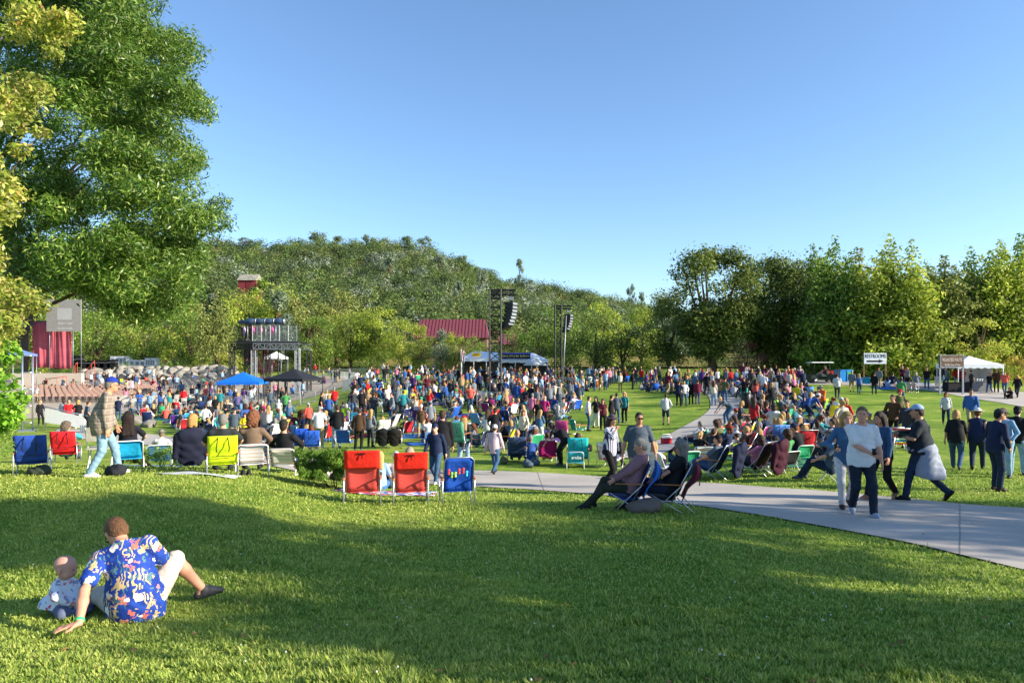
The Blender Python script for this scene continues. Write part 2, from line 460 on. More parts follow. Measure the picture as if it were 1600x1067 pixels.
def top_field(k, P, h, fem, girth, sleeve=0.55, off=0.016, hem=-0.12, wr=None, loose=0.0, vneck=False):
    f = Field(h); g = girth; a = 0.8 if fem else 1.0
    f.ell(k['ch'], (0.165*(0.9 if fem else 1)*g+off, 0.11*g+off, 0.205), k['Rc'], 0.05)
    f.ell(k['wa']+k['Rm'] @ V(0, 0.012*(g-1)*8, -0.02), (0.142*(0.9 if fem else 1)*g+off+loose, 0.10*g*g+off+loose, 0.19), k['Rm'], 0.07)
    f.ell(k['pel']+k['Rp'] @ V(0, -0.012, 0.02), (0.192*g+off*.6+loose, 0.142*g+off+loose, 0.36), k['Rp'], 0.06)
    if fem:
        for s in (-1, 1): f.ell(k['ch']+k['Rc'] @ V(s*0.07, 0.085, -0.02), (0.065, 0.055, 0.065), k['Rc'], 0.04)
    f.cone(k['nk']-k['Rc'] @ V(0, 0, 0.05), k['nk']+k['Rc'] @ V(0, 0.0, 0.03), 0.074 if not fem else 0.062, 0.066 if not fem else 0.056, 0.03)
    for i in (0, 1):
        f.cone(k['nk']-k['Rc'] @ V(0, 0, 0.025), k['sh', i]-k['Rc'] @ V(0, 0, 0.004), 0.052+off*.5, 0.046*g*(0.86 if fem else 1)+off*.8, 0.04)
        if sleeve > 0:
            e = k['sh', i]+(k['el', i]-k['sh', i])*min(1, sleeve/0.55*0.72 if sleeve < 0.9 else 1)
            r2 = 0.05*a+off if sleeve < 0.9 else 0.042*a+off
            f.cone(k['sh', i], e, 0.050*a*g+off*.8, r2+0.004, 0.03)
            if sleeve >= 0.9:
                f.cone(k['el', i], k['el', i]+(k['wr', i]-k['el', i])*(sleeve-0.05), 0.043*a+off, 0.033*a+off*.7, 0.02)
    f.cut(k['Rp'] @ V(0, 0, -1), k['pel']+k['Rp'] @ V(0, 0, hem))
    nn = k['Rc'] @ V(0, 0.45 if not vneck else 0.8, 1.0)
    f.cut(nn, k['nk']+k['Rc'] @ V(0, 0.01, 0.022 if not vneck else 0.0))
    if wr: f.wr = wr
    return f
def bot_field(k, P, h, fem, girth, leg=1.95, off=0.014, wr=None, loose=0.0, skirt=False):
    f = Field(h); g = girth
    f.ell(k['pel']+k['Rp'] @ V(0, 0, 0.01), (0.158*(1.06 if fem else 1)*g+off, 0.115*g+off, 0.13), k['Rp'], 0.06)
    for i in (0, 1):
        hp, kn, an = k['hip', i], k['kn', i], k['an', i]
        f.ell(hp-k['Rp'] @ V(0, 0.045, 0.03), (0.095*g, 0.10*g, 0.11), k['Rp'], 0.05)
        e = hp+(kn-hp)*min(1, leg)
        f.cone(hp, e, 0.09*g+off, (0.055 if leg >= 1 else 0.068)+off+loose, 0.04)
        if leg > 1:
            e2 = kn+(an-kn)*(leg-1)
            f.cone(kn, e2, 0.056+off+loose, 0.047+off*.8+loose*1.2, 0.03)
    if wr: f.wr = wr
    return f
def shoe_field(k, i, h, boot=0.0):
    f = Field(h); an, t = k['an', i], k['toe', i]
    dn = P_down(k, i)
    heel = an+dn*0.045-t*0.045; toe = an+dn*0.052+t*0.145
    f.cone(heel, an+dn*0.03+t*0.06, 0.040, 0.042, 0.03).cone(an+dn*0.03+t*0.06, toe, 0.042, 0.030, 0.03)
    f.cone(an+dn*0.0, an+dn*0.03, 0.045, 0.045, 0.02)
    if boot: f.cone(an, an-dn*boot, 0.052, 0.062, 0.03)
    f.cut(dn, an+dn*0.078)
    return f
def P_down(k, i):
    # the sole's normal: perpendicular to the toe direction, away from the knee
    t = k['toe', i]; d = k['an', i]-k['kn', i]; d = d-t*(d @ t); return nrm(d)
def hair_field(k, h, kind):
    H, R = k['hd'], k['Rh']; f = Field(h)
    if kind in ('short', 'long', 'pony', 'curly', 'bob'):
        o = 0.009 if kind == 'short' else (0.012 if kind != 'curly' else 0.03)
        f.ell(H+R @ V(0, -0.016, 0.026), (0.077+o, 0.095+o, 0.094+o), R, 0.02)
        f.ell(H+R @ V(0, -0.045, -0.03), (0.066+o, 0.06+o, 0.085), R, 0.03)
        if kind == 'long':
            for sx in (-0.055, 0, 0.055):
                f.cone(H+R @ V(sx, -0.07, 0.0), k['nk']+k['Rc'] @ V(sx*1.4, -0.085, -0.14), 0.05, 0.04, 0.05)
            for sx in (-1, 1): f.cone(H+R @ V(sx*0.075, -0.01, 0.02), k['nk']+k['Rc'] @ V(sx*0.095, -0.02, -0.10), 0.026, 0.024, 0.04)
        if kind == 'bob' or kind == 'curly':
            for sx in (-1, 1): f.cone(H+R @ V(sx*0.075, -0.02, 0.02), H+R @ V(sx*0.08, -0.03, -0.12), 0.028, 0.024+o*.6, 0.04)
            f.cone(H+R @ V(0, -0.08, 0.0), H+R @ V(0, -0.085, -0.12), 0.05, 0.04+o*.5, 0.05)
        if kind == 'pony':
            f.cone(H+R @ V(0, -0.10, 0.03), H+R @ V(0, -0.15, 0.0), 0.028, 0.032, 0.02).cone(H+R @ V(0, -0.15, 0.0), H+R @ V(0, -0.15, -0.17), 0.034, 0.014, 0.02)
        # face opening
        f.ell(H+R @ V(0, 0.10, -0.055), (0.066, 0.075, 0.115), R, 0.01, True)
        if kind == 'short':
            f.cut(R @ V(0, 0.35, -1), H+R @ V(0, 0, -0.075))
            f.cut(R @ V(0, 0.8, -0.6), H+R @ V(0, 0.034, 0.032))
        if kind == 'curly': f.wr = (0.012, 70)
        else: f.wr = (0.0035, 65) if kind != 'short' else (0.0028, 85)
    return f
def hat_field(k, h, kind):
    H, R = k['hd'], k['Rh']; f = Field(h)
    if kind == 'cap':
        f.ell(H+R @ V(0, -0.014, 0.034), (0.094, 0.110, 0.105), R, 0.02)
        f.cut(R @ V(0, 0.12, -1), H+R @ V(0, 0, 0.045))
        f2 = Field(h)
        return f, ('brim', H+R @ V(0, 0.125, 0.05), (0.075, 0.075, 0.010), R @ rotm(0, 14))
    if kind == 'beanie':
        f.ell(H+R @ V(0, -0.014, 0.028), (0.094, 0.110, 0.112), R, 0.02)
        f.cut(R @ V(0, 0.25, -1), H+R @ V(0, 0, 0.018))
        return f, None
    if kind == 'hat':
        f.ell(H+R @ V(0, -0.012, 0.055), (0.092, 0.106, 0.095), R, 0.02)
        f.cut(R @ V(0, 0.0, -1), H+R @ V(0, 0, 0.045))
        return f, ('brim', H+R @ V(0, -0.01, 0.052), (0.165, 0.18, 0.013), R)
def hat_mesh(k, h, kind):
    f, br = hat_field(k, h, kind)
    if br:
        g = Field(h)
        g.p = list(f.p); g.cuts = []
        # dome kept above the cut by adding the brim to its own field
        d = f.extract('hat_dome', M['cloth'])
        b = Field(min(h, 0.008)).ell(br[1], br[2], br[3], 0.01).extract('brim', M['cloth'])
        return join_meshes('hat', [d, b])
    return f.extract('hat', M['cloth'])
def join_meshes(name, ms):
    v = []; f = []; b = 0
    for m in ms:
        n = len(m.vertices); a = np.zeros(n*3, np.float32); m.vertices.foreach_get('co', a); v.append(a.reshape(-1, 3))
        q = np.zeros(len(m.loops), np.int32); m.loops.foreach_get('vertex_index', q); f.append(q.reshape(-1, 4)+b); b += n
    mat = ms[0].materials[0]
    for m in ms: bpy.data.meshes.remove(m)
    return mesh_np(name, np.concatenate(v), np.concatenate(f), mat, smooth=True)

# ------------------------------------------------------------------ poses of the crowd
def walkP(s, a=0.30):
    return dict(pel=(0, 0, 0.93), lean=5, feet=((-0.09, a*s+0.02, 0.08 if s > 0 else 0.17), (0.09, -a*s+0.02, 0.17 if s > 0 else 0.08)),
                toes=((-0.1, 1, 0.15 if s > 0 else -0.7), (0.1, 1, -0.7 if s > 0 else 0.15)),
                hands=((-0.27, -0.20*s+.06, 0.86), (0.27, 0.20*s+.06, 0.86)))
POSES = {
 'stand': dict(),
 'stand_b': dict(yaw=8, lean=4, hyaw=-18, roll=2, hands=((-0.21, 0.16, 0.98), (0.22, 0.13, 0.96)), apole=((-1, -0.8, 0), (1, -0.8, 0)), feet=((-0.12, 0.05, 0.08), (0.16, -0.03, 0.08))),
 'stand_c': dict(yaw=-6, lean=3, hyaw=25, pel=(0.03, 0, 0.94), hands=((-0.25, 0.18, 0.92), (0.26, -0.02, 0.82)), apole=((-0.6, -1, 0), (0.5, -1, 0)), feet=((-0.14, 0.10, 0.08), (0.11, 0.0, 0.08))),
 'hip': dict(yaw=6, hands=((-0.22, 0.02, 0.98), (0.29, 0.05, 0.80)), apole=((-1, -0.4, 0), (0.4, -1, 0)), feet=((-0.13, 0, 0.08), (0.14, 0.05, 0.08))),
 'drink': dict(hands=((-0.26, 0.05, 0.80), (0.12, 0.30, 1.16)), apole=((-0.4, -1, 0), (0.8, -0.3, -1)), hyaw=8),
 'cross': dict(hands=((0.08, 0.20, 1.13), (-0.08, 0.21, 1.09)), apole=((-1, 0, -0.8), (1, 0, -0.8)), hyaw=-15),
 'phone': dict(hands=((-0.06, 0.30, 1.18), (0.07, 0.28, 1.15)), apole=((-0.7, -0.3, -1), (0.7, -0.3, -1)), hpitch=25),
 'shade': dict(hands=((-0.26, 0.04, 0.80), (0.10, 0.19, 1.60)), apole=((-0.4, -1, 0), (1, 0.3, -0.2)), hyaw=-10),
 'walk': walkP(1), 'walk2': walkP(-1),
 'bend': dict(pel=(0, -0.12, 0.88), lean=62, ppitch=28, hpitch=-10, hands=((-0.15, 0.62, 0.62), (0.20, 0.60, 0.58)), feet=((-0.13, -0.02, 0.08), (0.13, 0.08, 0.08)), apole=((-0.6, -0.3, -0.3), (0.6, -0.3, -0.3))),
 'ground': dict(pel=(0, 0, 0.12), ppitch=-8, lean=6, hpitch=0, hands=((-0.13, 0.44, 0.42), (0.13, 0.42, 0.40)), feet=((-0.14, 0.62, 0.08), (0.14, 0.58, 0.08)), kpole=((-0.5, 0.2, 1), (0.5, 0.2, 1)), apole=((-1, -.3, -.3), (1, -.3, -.3))),
 'cross_leg': dict(pel=(0, 0, 0.11), ppitch=0, lean=10, hands=((-0.22, 0.30, 0.24), (0.20, 0.32, 0.24)), feet=((0.16, 0.30, 0.07), (-0.14, 0.36, 0.07)), kpole=((-1, 0.3, 0.25), (1, 0.3, 0.25)), toes=((1, 0.5, 0), (-1, 0.5, 0))),
 'legs_out': dict(pel=(0, 0, 0.11), ppitch=-20, lean=-24, hpitch=14, hands=((-0.30, -0.36, 0.05), (0.30, -0.36, 0.05)), feet=((-0.10, 0.84, 0.09), (0.12, 0.84, 0.09)), kpole=((-0.1, 0, 1), (0.1, 0, 1)), toes=((-0.2, 0.5, 1), (0.2, 0.5, 1)), apole=((-0.5, -1, 0), (0.5, -1, 0)), hdir=((0, -1, 0), (0, -1, 0)), palm=((0, 0, 1), (0, 0, 1))),
 'chair': dict(pel=(0, 0.02, 0.34), ppitch=-15, lean=-17, hpitch=10, hands=((-0.25, 0.28, 0.50), (0.25, 0.28, 0.50)), feet=((-0.13, 0.66, 0.08), (0.14, 0.62, 0.08)), kpole=((-0.1, 0.3, 1), (0.1, 0.3, 1)), apole=((-1, -0.6, 0), (1, -0.6, 0))),
 'chair_lean': dict(pel=(0, 0.02, 0.34), ppitch=-5, lean=12, hpitch=10, hands=((-0.12, 0.42, 0.55), (0.14, 0.40, 0.58)), feet=((-0.13, 0.56, 0.08), (0.14, 0.68, 0.08)), kpole=((-0.2, 0.3, 1), (0.2, 0.3, 1)), apole=((-1, -0.6, 0), (1, -0.6, 0)), hyaw=35),
}
SEATED = {'ground', 'cross_leg', 'legs_out', 'chair', 'chair_lean'}
_cache = {}
def pmesh(key, fn):
    if key not in _cache: _cache[key] = fn()
    return _cache[key]
def person(px, py, label, pose='stand', head=0, top='#444444', bot='#2d3f5e', hair='short', haircol='#3a2a1c', hat=None, hatcol='#222222',
           fem=False, girth=1.0, sleeve=0.55, leg=1.95, skin='#c99a7c', shoe='#222222', scale=1.0, group=None, loc=None, q=0.024, over=None, dz=0.0, hem=-0.12, loose=0.0, key=None, name='person', wrinkle=None, P=None, fingers=False, denim=True, mats=None, rel=True):
    p = loc if loc is not None else at(px, py)
    o = thing(name, label, 'person', (p[0], p[1], p[2]+dz*scale), head_deg(HD(p, head) if rel else head), group, scale)
    P = P if P is not None else dict(POSES[pose])
    if over: P = dict(P, **over)
    kk = key if key else (pose, fem, str(over) if over else '')
    ck = (kk, fem)
    k = pmesh(('k',)+ck, lambda: skeleton(P, fem))
    sl = 'short' if 0.2 < sleeve < 0.9 else ('long' if sleeve >= 0.9 else 'none')
    g = round(girth, 2)
    wr = wrinkle
    face = q < 0.02
    mt = mats or {}
    bm = pmesh(('body',)+ck+(g, sl, round(leg, 1), q), lambda: body_field(k, P, q, fem, g, dict(sleeve=sleeve, leg=leg), fingers, face).extract('body', M['skin']))
    put('body', bm, o, rgb(skin))
    tm = pmesh(('top',)+ck+(g, round(sleeve, 2), q, hem, loose, mt.get('top')), lambda: top_field(k, P, q, fem, g, sleeve, hem=hem, wr=wr, loose=loose).extract('top', mt.get('top', M['cloth'])))
    put('jacket' if sl == 'long' else 'shirt', tm, o, rgb(top))
    btm = pmesh(('bot',)+ck+(g, leg, q), lambda: bot_field(k, P, q, fem, g, leg, wr=wr).extract('trousers', M['denim']))
    put('trousers' if leg > 1.1 else 'shorts', btm, o, rgb(bot))
    for i in (0, 1):
        put('shoe', pmesh(('shoe',)+ck+(i, q), lambda: shoe_field(k, i, min(q, 0.018)).extract('shoe', M['shoe'])), o, rgb(shoe))
    if hair and hair != 'bald' and not (hat and hair == 'short' and False):
        put('hair', pmesh(('hair',)+ck+(hair, q), lambda: hair_field(k, min(q, 0.016), hair).extract('hair', M['hair'])), o, rgb(haircol))
    if hat:
        put('hat' if hat == 'hat' else ('cap' if hat == 'cap' else 'beanie'), pmesh(('hat',)+ck+(hat, q), lambda: hat_mesh(k, min(q, 0.012), hat)), o, rgb(hatcol))
    if face:
        em = pmesh(('eye',)+ck, lambda: eyes_mesh(k))
        put('eyes', em, o)
    o['_k'] = 0; del o['_k']
    return o, k
def eyes_mesh(k):
    b = MB(); H, R = k['hd'], k['Rh']
    if 'eyew' not in M:
        M['eyew'] = plain('eye_white', '#b8b0a8', 0.3); M['eyed'] = plain('eye_iris', '#2a1c14', 0.2); M['lip'] = plain('lip_skin', '#9a5a50', 0.5)
        M['brow'] = plain('eyebrow_hair', '#4a3524', 0.8)
    for s in (-1, 1):
        c = H+R @ V(s*0.031, 0.088, 0.002)
        b.lathe([(0.0005, -0.006), (0.009, -0.003), (0.0105, 0), (0.009, 0.003), (0.0005, 0.006)], M['eyew'], 10, c, Matrix(R))
        c2 = H+R @ V(s*0.031, 0.0965, 0.002)
        b.lathe([(0.0005, -0.0045), (0.004, -0.002), (0.0048, 0), (0.004, 0.002), (0.0005, 0.0045)], M['eyed'], 8, c2, Matrix(R))
        b.tube([H+R @ V(s*0.014, 0.099, 0.02), H+R @ V(s*0.032, 0.098, 0.027), H+R @ V(s*0.05, 0.088, 0.021)], 0.0042, M['brow'], 5)
    b.tube([H+R @ V(-0.022, 0.094, -0.066), H+R @ V(0, 0.1025, -0.064), H+R @ V(0.022, 0.094, -0.066)], 0.0045, M['lip'], 5)
    return b.mesh('eyes')
# ------------------------------------------------------------------ ground
def leafmat(name, stops, trans=0.35, rough=0.5, spec=0.25, clump=0.0):
    m = bpy.data.materials.new(name); m.use_nodes = True; nt = m.node_tree
    b = nt.nodes['Principled BSDF']; b.inputs['Roughness'].default_value = rough; b.inputs['Specular IOR Level'].default_value = spec
    g = ND(nt, 'ShaderNodeNewGeometry')
    c = ramp(nt, g.outputs['Random Per Island'], [(p, rgb(h)) for p, h in stops])
    if clump:
        f = noise(nt, coords(nt), clump, 2)
        c = mix(nt, 0.85, c, ramp(nt, f, [(0.35, (0.55, 0.6, 0.5, 1)), (0.65, (1.25, 1.2, 1.0, 1))]), 'MULTIPLY')
    nt.links.new(c, b.inputs['Base Color'])
    t = ND(nt, 'ShaderNodeBsdfTranslucent'); nt.links.new(c, t.inputs['Color'])
    mx = ND(nt, 'ShaderNodeMixShader'); mx.inputs[0].default_value = trans
    nt.links.new(b.outputs[0], mx.inputs[1]); nt.links.new(t.outputs[0], mx.inputs[2])
    nt.links.new(mx.outputs[0], nt.nodes['Material Output'].inputs['Surface'])
    return m
GREENS = [(0, '#2f5014'), (0.35, '#47701f'), (0.7, '#5f8a2c'), (1, '#8aa548')]
M['grass'] = leafmat('grass_blade', [(0, '#587a26'), (0.35, '#809e3c'), (0.7, '#a6b656'), (0.92, '#bfc468'), (1, '#d0cc88')], 0.42, 0.6, 0.2)
def straw(nt, col):
    o = coords(nt); sp = ND(nt, 'ShaderNodeSeparateXYZ'); nt.links.new(o, sp.inputs[0])
    mr = ND(nt, 'ShaderNodeMapRange'); nt.links.new(sp.outputs[0], mr.inputs[0])
    for i, x in ((1, 3.0), (2, -6.0), (3, 0.05), (4, 0.5)): mr.inputs[i].default_value = x
    n = ramp(nt, noise(nt, o, 0.8, 5, 0.65), [(0.35, (0, 0, 0, 1)), (0.65, (1, 1, 1, 1))])
    mu = ND(nt, 'ShaderNodeMath', operation='MULTIPLY'); nt.links.new(mr.outputs[0], mu.inputs[0]); nt.links.new(n, mu.inputs[1])
    return mix(nt, mu.outputs[0], col, rgb('#bcc266'))
nt = M['grass'].node_tree; b_ = nt.nodes['Principled BSDF']; src = b_.inputs['Base Color'].links[0].from_socket; c_ = straw(nt, src)
nt.links.new(c_, b_.inputs['Base Color'])
for n_ in nt.nodes:
    if n_.type == 'BSDF_TRANSLUCENT': nt.links.new(c_, n_.inputs['Color'])
m, nt, b = newmat('lawn', 0.95, 0.1); M['lawn'] = m
o = coords(nt)
f1 = noise(nt, o, 0.35, 5); f2 = noise(nt, o, 9.0, 6, 0.7); f3 = noise(nt, o, 60.0, 3, 0.7)
base = straw(nt, ramp(nt, f1, [(0.3, rgb('#5f8032')), (0.5, rgb('#7d983f')), (0.68, rgb('#a0aa56')), (0.85, rgb('#bcb374'))]))
f4 = noise(nt, o, 1.6, 5, 0.6)
base = mix(nt, 0.75, base, ramp(nt, f4, [(0.35, (0.62, 0.72, 0.6, 1)), (0.65, (1.22, 1.15, 1.0, 1))]), 'MULTIPLY')
base = mix(nt, 0.8, base, ramp(nt, f2, [(0.3, (0.55, 0.6, 0.5, 1)), (0.7, (1.25, 1.2, 1.1, 1))]), 'MULTIPLY')
base = mix(nt, 0.7, base, ramp(nt, f3, [(0.3, (0.5, 0.55, 0.45, 1)), (0.7, (1.3, 1.25, 1.1, 1))]), 'MULTIPLY')
nt.links.new(base, b.inputs['Base Color'])
bump(nt, b, f2, 0.6, 0.06)
def concrete(name, h, sc=3.0):
    m, nt, b = newmat(name, 0.9, 0.2)
    o = coords(nt); c = rgb(h)
    f = noise(nt, o, sc*0.25, 5); g = noise(nt, o, sc*16, 4, 0.7)
    a = ramp(nt, f, [(0.25, tuple(x*0.78 for x in c[:3])+(1,)), (0.7, tuple(x*1.08 for x in c[:3])+(1,))])
    a = mix(nt, 0.5, a, ramp(nt, g, [(0.3, (0.8, 0.8, 0.8, 1)), (0.7, (1.1, 1.1, 1.1, 1))]), 'MULTIPLY')
    nt.links.new(a, b.inputs['Base Color']); bump(nt, b, g, 0.15, 0.01)
    return m
M['conc'] = concrete('pale_concrete', '#b4aca2'); M['plaza'] = concrete('tan_paving', '#b3a48f')
def ground():
    ys = np.concatenate([np.linspace(-60, 2.5, 40), np.linspace(2.7, 30, 190), np.linspace(30.6, 130, 170), np.linspace(133, 420, 40), np.geomspace(450, 9000, 20)])
    us = np.concatenate([np.linspace(-5, -1.0, 24), np.linspace(-0.98, 0.98, 150), np.linspace(1.0, 5, 24)])
    X = us[None, :]*(np.maximum(ys, 0)[:, None]+8.0); Y = np.repeat(ys[:, None], len(us), 1)
    Z = ground_np(X, Y)
    v = np.stack([X, Y, Z], -1).reshape(-1, 3)
    n = len(us); i = np.arange(len(ys)-1)[:, None]*n+np.arange(n-1)[None, :]; i = i.ravel()
    f = np.stack([i, i+1, i+n+1, i+n], 1)
    o = put('ground', mesh_np('ground', v, f, M['lawn'], smooth=True)); tag(o, kind='structure')
ground()
def strip(name, A, B, mat, off, nv=10, sub=10, joints=0):
    """a sheet lying on the terrain between two pixel polylines"""
    A = [at(*p) for p in A]; B = [at(*p) for p in B]
    def dense(P):
        r = []
        for a, b, i in zip(P, P[1:], range(len(P))):
            p0 = P[max(i-1, 0)]; p3 = P[min(i+2, len(P)-1)]
            for t in range(sub):
                t /= sub
                r.append(0.5*((2*a)+(b-p0)*t+(2*p0-5*a+4*b-p3)*t*t+(3*a-p0-3*b+p3)*t**3))
        return r+[P[-1]]
    A, B = dense(A), dense(B)
    v = []
    for a, b in zip(A, B):
        for j in range(nv+1):
            q = a.lerp(b, j/nv); v.append((q.x, q.y, q.z))
    v = np.array(v); v[:, 2] = ground_np(v[:, 0], v[:, 1])+off
    n = nv+1; k = np.arange(len(A)-1)[:, None]*n+np.arange(nv)[None, :]; k = k.ravel()
    f = np.stack([k, k+1, k+n+1, k+n], 1)
    if np.cross(v[1]-v[0], v[n]-v[0])[2] < 0: f = f[:, ::-1]
    fm = np.zeros(len(f), np.int32)
    if joints:
        if 'joint' not in M: M['joint'] = plain('path_joint', '#8a837a', 0.95)
        jv = []
        for i in range(joints//2, len(A)-1, joints):
            t = (A[i+1]-A[i]).normalized()*0.008
            for q in range(nv):
                for e, sg in ((q, -1), (q+1, -1), (q+1, 1), (q, 1)):
                    w = A[i].lerp(B[i], e/nv)+t*sg; jv.append((w.x, w.y, gz(w.x, w.y)+off+0.004))
        jf = len(v)+np.arange(len(jv)).reshape(-1, 4)
        v = np.concatenate([v, np.array(jv)]); fm = np.concatenate([fm, np.ones(len(jf), np.int32)]); f = np.concatenate([f, jf])
        o = put(name, mesh_np(name, v, f, [mat, M['joint']], fm, smooth=True))
    else: o = put(name, mesh_np(name, v, f, mat, smooth=True))
    tag(o, kind='structure')
    return np.array([(p.x, p.y) for p in A]+[(p.x, p.y) for p in B[::-1]])
PA = [(2000, 980), (1800, 938), (1600, 892), (1500, 868), (1400, 845), (1300, 826), (1200, 808), (1080, 790), (950, 775), (850, 767), (750, 761), (660, 757), (560, 751), (470, 738), (390, 722), (300, 706), (200, 692), (80, 684)]
PB = [(2000, 825), (1800, 808), (1600, 795), (1500, 788), (1400, 778), (1300, 769), (1200, 762), (1080, 754), (920, 744), (840, 739), (760, 736), (690, 735), (600, 730), (510, 719), (420, 705), (320, 691), (220, 677), (90, 669)]
poly_main = strip('path', PA, PB, M['conc'], 0.022, joints=60)
strip('path', [(940, 716), (1005, 697), (1075, 663), (1100, 648), (1110, 636), (1108, 622), (1098, 612), (1088, 604)], [(1010, 716), (1075, 694), (1120, 672), (1150, 652), (1163, 639), (1158, 625), (1140, 612), (1122, 604)], M['conc'], 0.03, joints=16)
strip('path', [(1000, 607), (1088, 605), (1240, 600), (1330, 602), (1420, 607), (1500, 619), (1560, 629), (1600, 636), (1750, 660)], [(1000, 601), (1088, 600), (1240, 594.5), (1350, 596), (1450, 599), (1540, 606), (1600, 613), (1700, 624), (1850, 640)], M['conc'], 0.026)
strip('plaza', [(-150, 668), (40, 655), (150, 648), (300, 640), (400, 634), (470, 624), (520, 610), (560, 597)], [(-150, 588), (40, 588), (130, 588), (250, 588), (350, 588), (430, 588), (480, 588), (545, 588)], M['plaza'], 0.035, 40)

def inpoly(P, x, y):
    r = np.zeros(len(x), bool); n = len(P); j = n-1
    for i in range(n):
        xi, yi = P[i]; xj, yj = P[j]
        c = ((yi > y) != (yj > y)) & (x < (xj-xi)*(y-yi)/(yj-yi+1e-12)+xi)
        r ^= c; j = i
    return r
def grass(n):
    t = nr.random(n)
    y = 3.0*np.exp(t*math.log(19/3.0))
    x = (nr.random(n)*2-1)*0.86*(y+0.6)
    # tufts: blades gather round small centres
    cx = np.round(x/0.11)*0.11; cy = np.round(y/0.11)*0.11
    hsh = np.abs(np.sin(cx*127.1+cy*311.7)*43758.5) % 1
    y += (cy-y)*0.25*hsh; x += (cx-x)*0.25*hsh
    ok = ~inpoly(poly_main, x+nr.normal(size=n)*.06, y+nr.normal(size=n)*.06); x, y, hsh = x[ok], y[ok], hsh[ok]; n = len(x)
    z = ground_np(x, y)-0.004
    dry = np.sin(x*0.8+1)*np.sin(y*1.1)+np.sin(x*2.3+y*1.7)*.5
    hgt = (0.014+0.026*nr.random(n)*(0.3+hsh)+0.03*(hsh > 0.93)*nr.random(n)+0.012*np.clip(np.sin(x*2.9+1.7*np.sin(y*1.3))*np.sin(y*3.7+x), 0, 1))*(1+0.25*(dry < -0.4))
    az = nr.random(n)*2*PI+0.0; ln = hgt*(0.25+0.9*nr.random(n))
    w = (0.0026+0.00055*y)*(0.7+0.6*nr.random(n))
    tip = np.stack([x+np.cos(az)*ln, y+np.sin(az)*ln, z+hgt], 1)
    px, py = -np.sin(az)*w, np.cos(az)*w
    a = np.stack([x+px, y+py, z], 1); b = np.stack([x-px, y-py, z], 1)
    mid = (a+b)/2*0.45+tip*0.55; mid[:, 2] += hgt*0.12
    c = mid+np.stack([px, py, 0*px], 1)*0.8; d = mid-np.stack([px, py, 0*px], 1)*0.8
    v = np.stack([a, b, d, c, tip], 1).reshape(-1, 3)
    i = np.arange(n)*5
    q = np.stack([i, i+1, i+2, i+3], 1); tr = np.stack([i+3, i+2, i+4], 1)
    o = put('grass', mesh_np('grass', v, [q, tr], M['grass']))
    tag(o, 'short mown lawn grass with pale dry patches in the foreground', 'grass', kind='stuff')
grass(330000)
def clover():
    n = 70
    y = 3.4*np.exp(nr.random(n)*math.log(3.2)); x = (nr.random(n)*2-1)*.8*y
    ok = ~inpoly(poly_main, x, y); x, y = x[ok], y[ok]
    b = MB()
    m = plain('clover_petal', '#d8d6cc')
    for X, Y in zip(x, y): b.lathe([(0.002, 0), (0.007, 0.005), (0.006, 0.011), (0.002, 0.014)], m, 5, (X, Y, gz(X, Y)+0.045))
    o = b.build('clover'); tag(o, 'tiny white clover heads scattered through the foreground lawn', 'clover', kind='stuff')
clover()
def litter():
    n = 170
    y = 3.6*np.exp(nr.random(n)*math.log(3.4)); x = (nr.random(n)*2-1)*.8*y
    b = MB(); m = plain('dry_fallen_leaf', '#8a6a42', 0.9, 0.1, 0, 0.4, 30)
    for X, Y in zip(x, y):
        z = gz(X, Y)+0.03; a = rng.random()*6.3; s = 0.016+0.014*rng.random(); c_, s_ = math.cos(a)*s, math.sin(a)*s; k = 0.012*rng.random()
        b.add([(X-c_, Y-s_, z), (X-s_*.5, Y+c_*.5, z+k), (X+c_, Y+s_, z+k*.5), (X+s_*.5, Y-c_*.5, z)], [(0, 3, 2, 1)], m)
    tag(b.build('fallen_leaves'), 'scattered dry fallen leaves on the foreground lawn', 'fallen leaves', kind='stuff')
litter()

# ------------------------------------------------------------------ foliage
def leaves(cs, rs, n, L, asp=0.45, surf=0.5, droop=0.0, up=0.35, flat=1.0, rnd=None, loose=0.0, nj=0.55):
    """rhombic leaves through clump volumes -> (v, f)"""
    cs = np.asarray(cs, float); rs = np.asarray(rs, float)
    r_ = nr if rnd is None else rnd
    w = rs**2; k = r_.choice(len(cs), n, p=w/w.sum())
    d = r_.normal(size=(n, 3)); d /= np.linalg.norm(d, axis=1)[:, None]
    rad = rs[k]*(1-surf*r_.random(n)**1.0*0.9)*(0.82+0.36*r_.random(n))
    if loose: rad = rad*np.where(r_.random(n) < loose, 1+0.9*r_.random(n), 1)
    p = cs[k]+d*rad[:, None]*np.array([1, 1, flat])
    nn = d*0.6+r_.normal(size=(n, 3))*nj+np.array([0, 0, up]); nn /= np.linalg.norm(nn, axis=1)[:, None]
    t = np.cross(nn, r_.normal(size=(n, 3))); t[:, 2] -= droop; t -= nn*(t*nn).sum(1)[:, None]; t /= np.maximum(1e-6, np.linalg.norm(t, axis=1))[:, None]
    s = np.cross(nn, t)
    l = L*(0.6+0.8*r_.random(n))[:, None]
    a = p-t*l*0.5; c = p+t*l*0.5; m = p-t*l*0.05
    b = m+s*l*asp*0.5+nn*l*0.06; e = m-s*l*asp*0.5+nn*l*0.06
    v = np.stack([a, b, c, e], 1).reshape(-1, 3)
    return v
def quadmesh(name, v, mat):
    return mesh_np(name, v, np.arange(len(v)).reshape(-1, 4), mat)
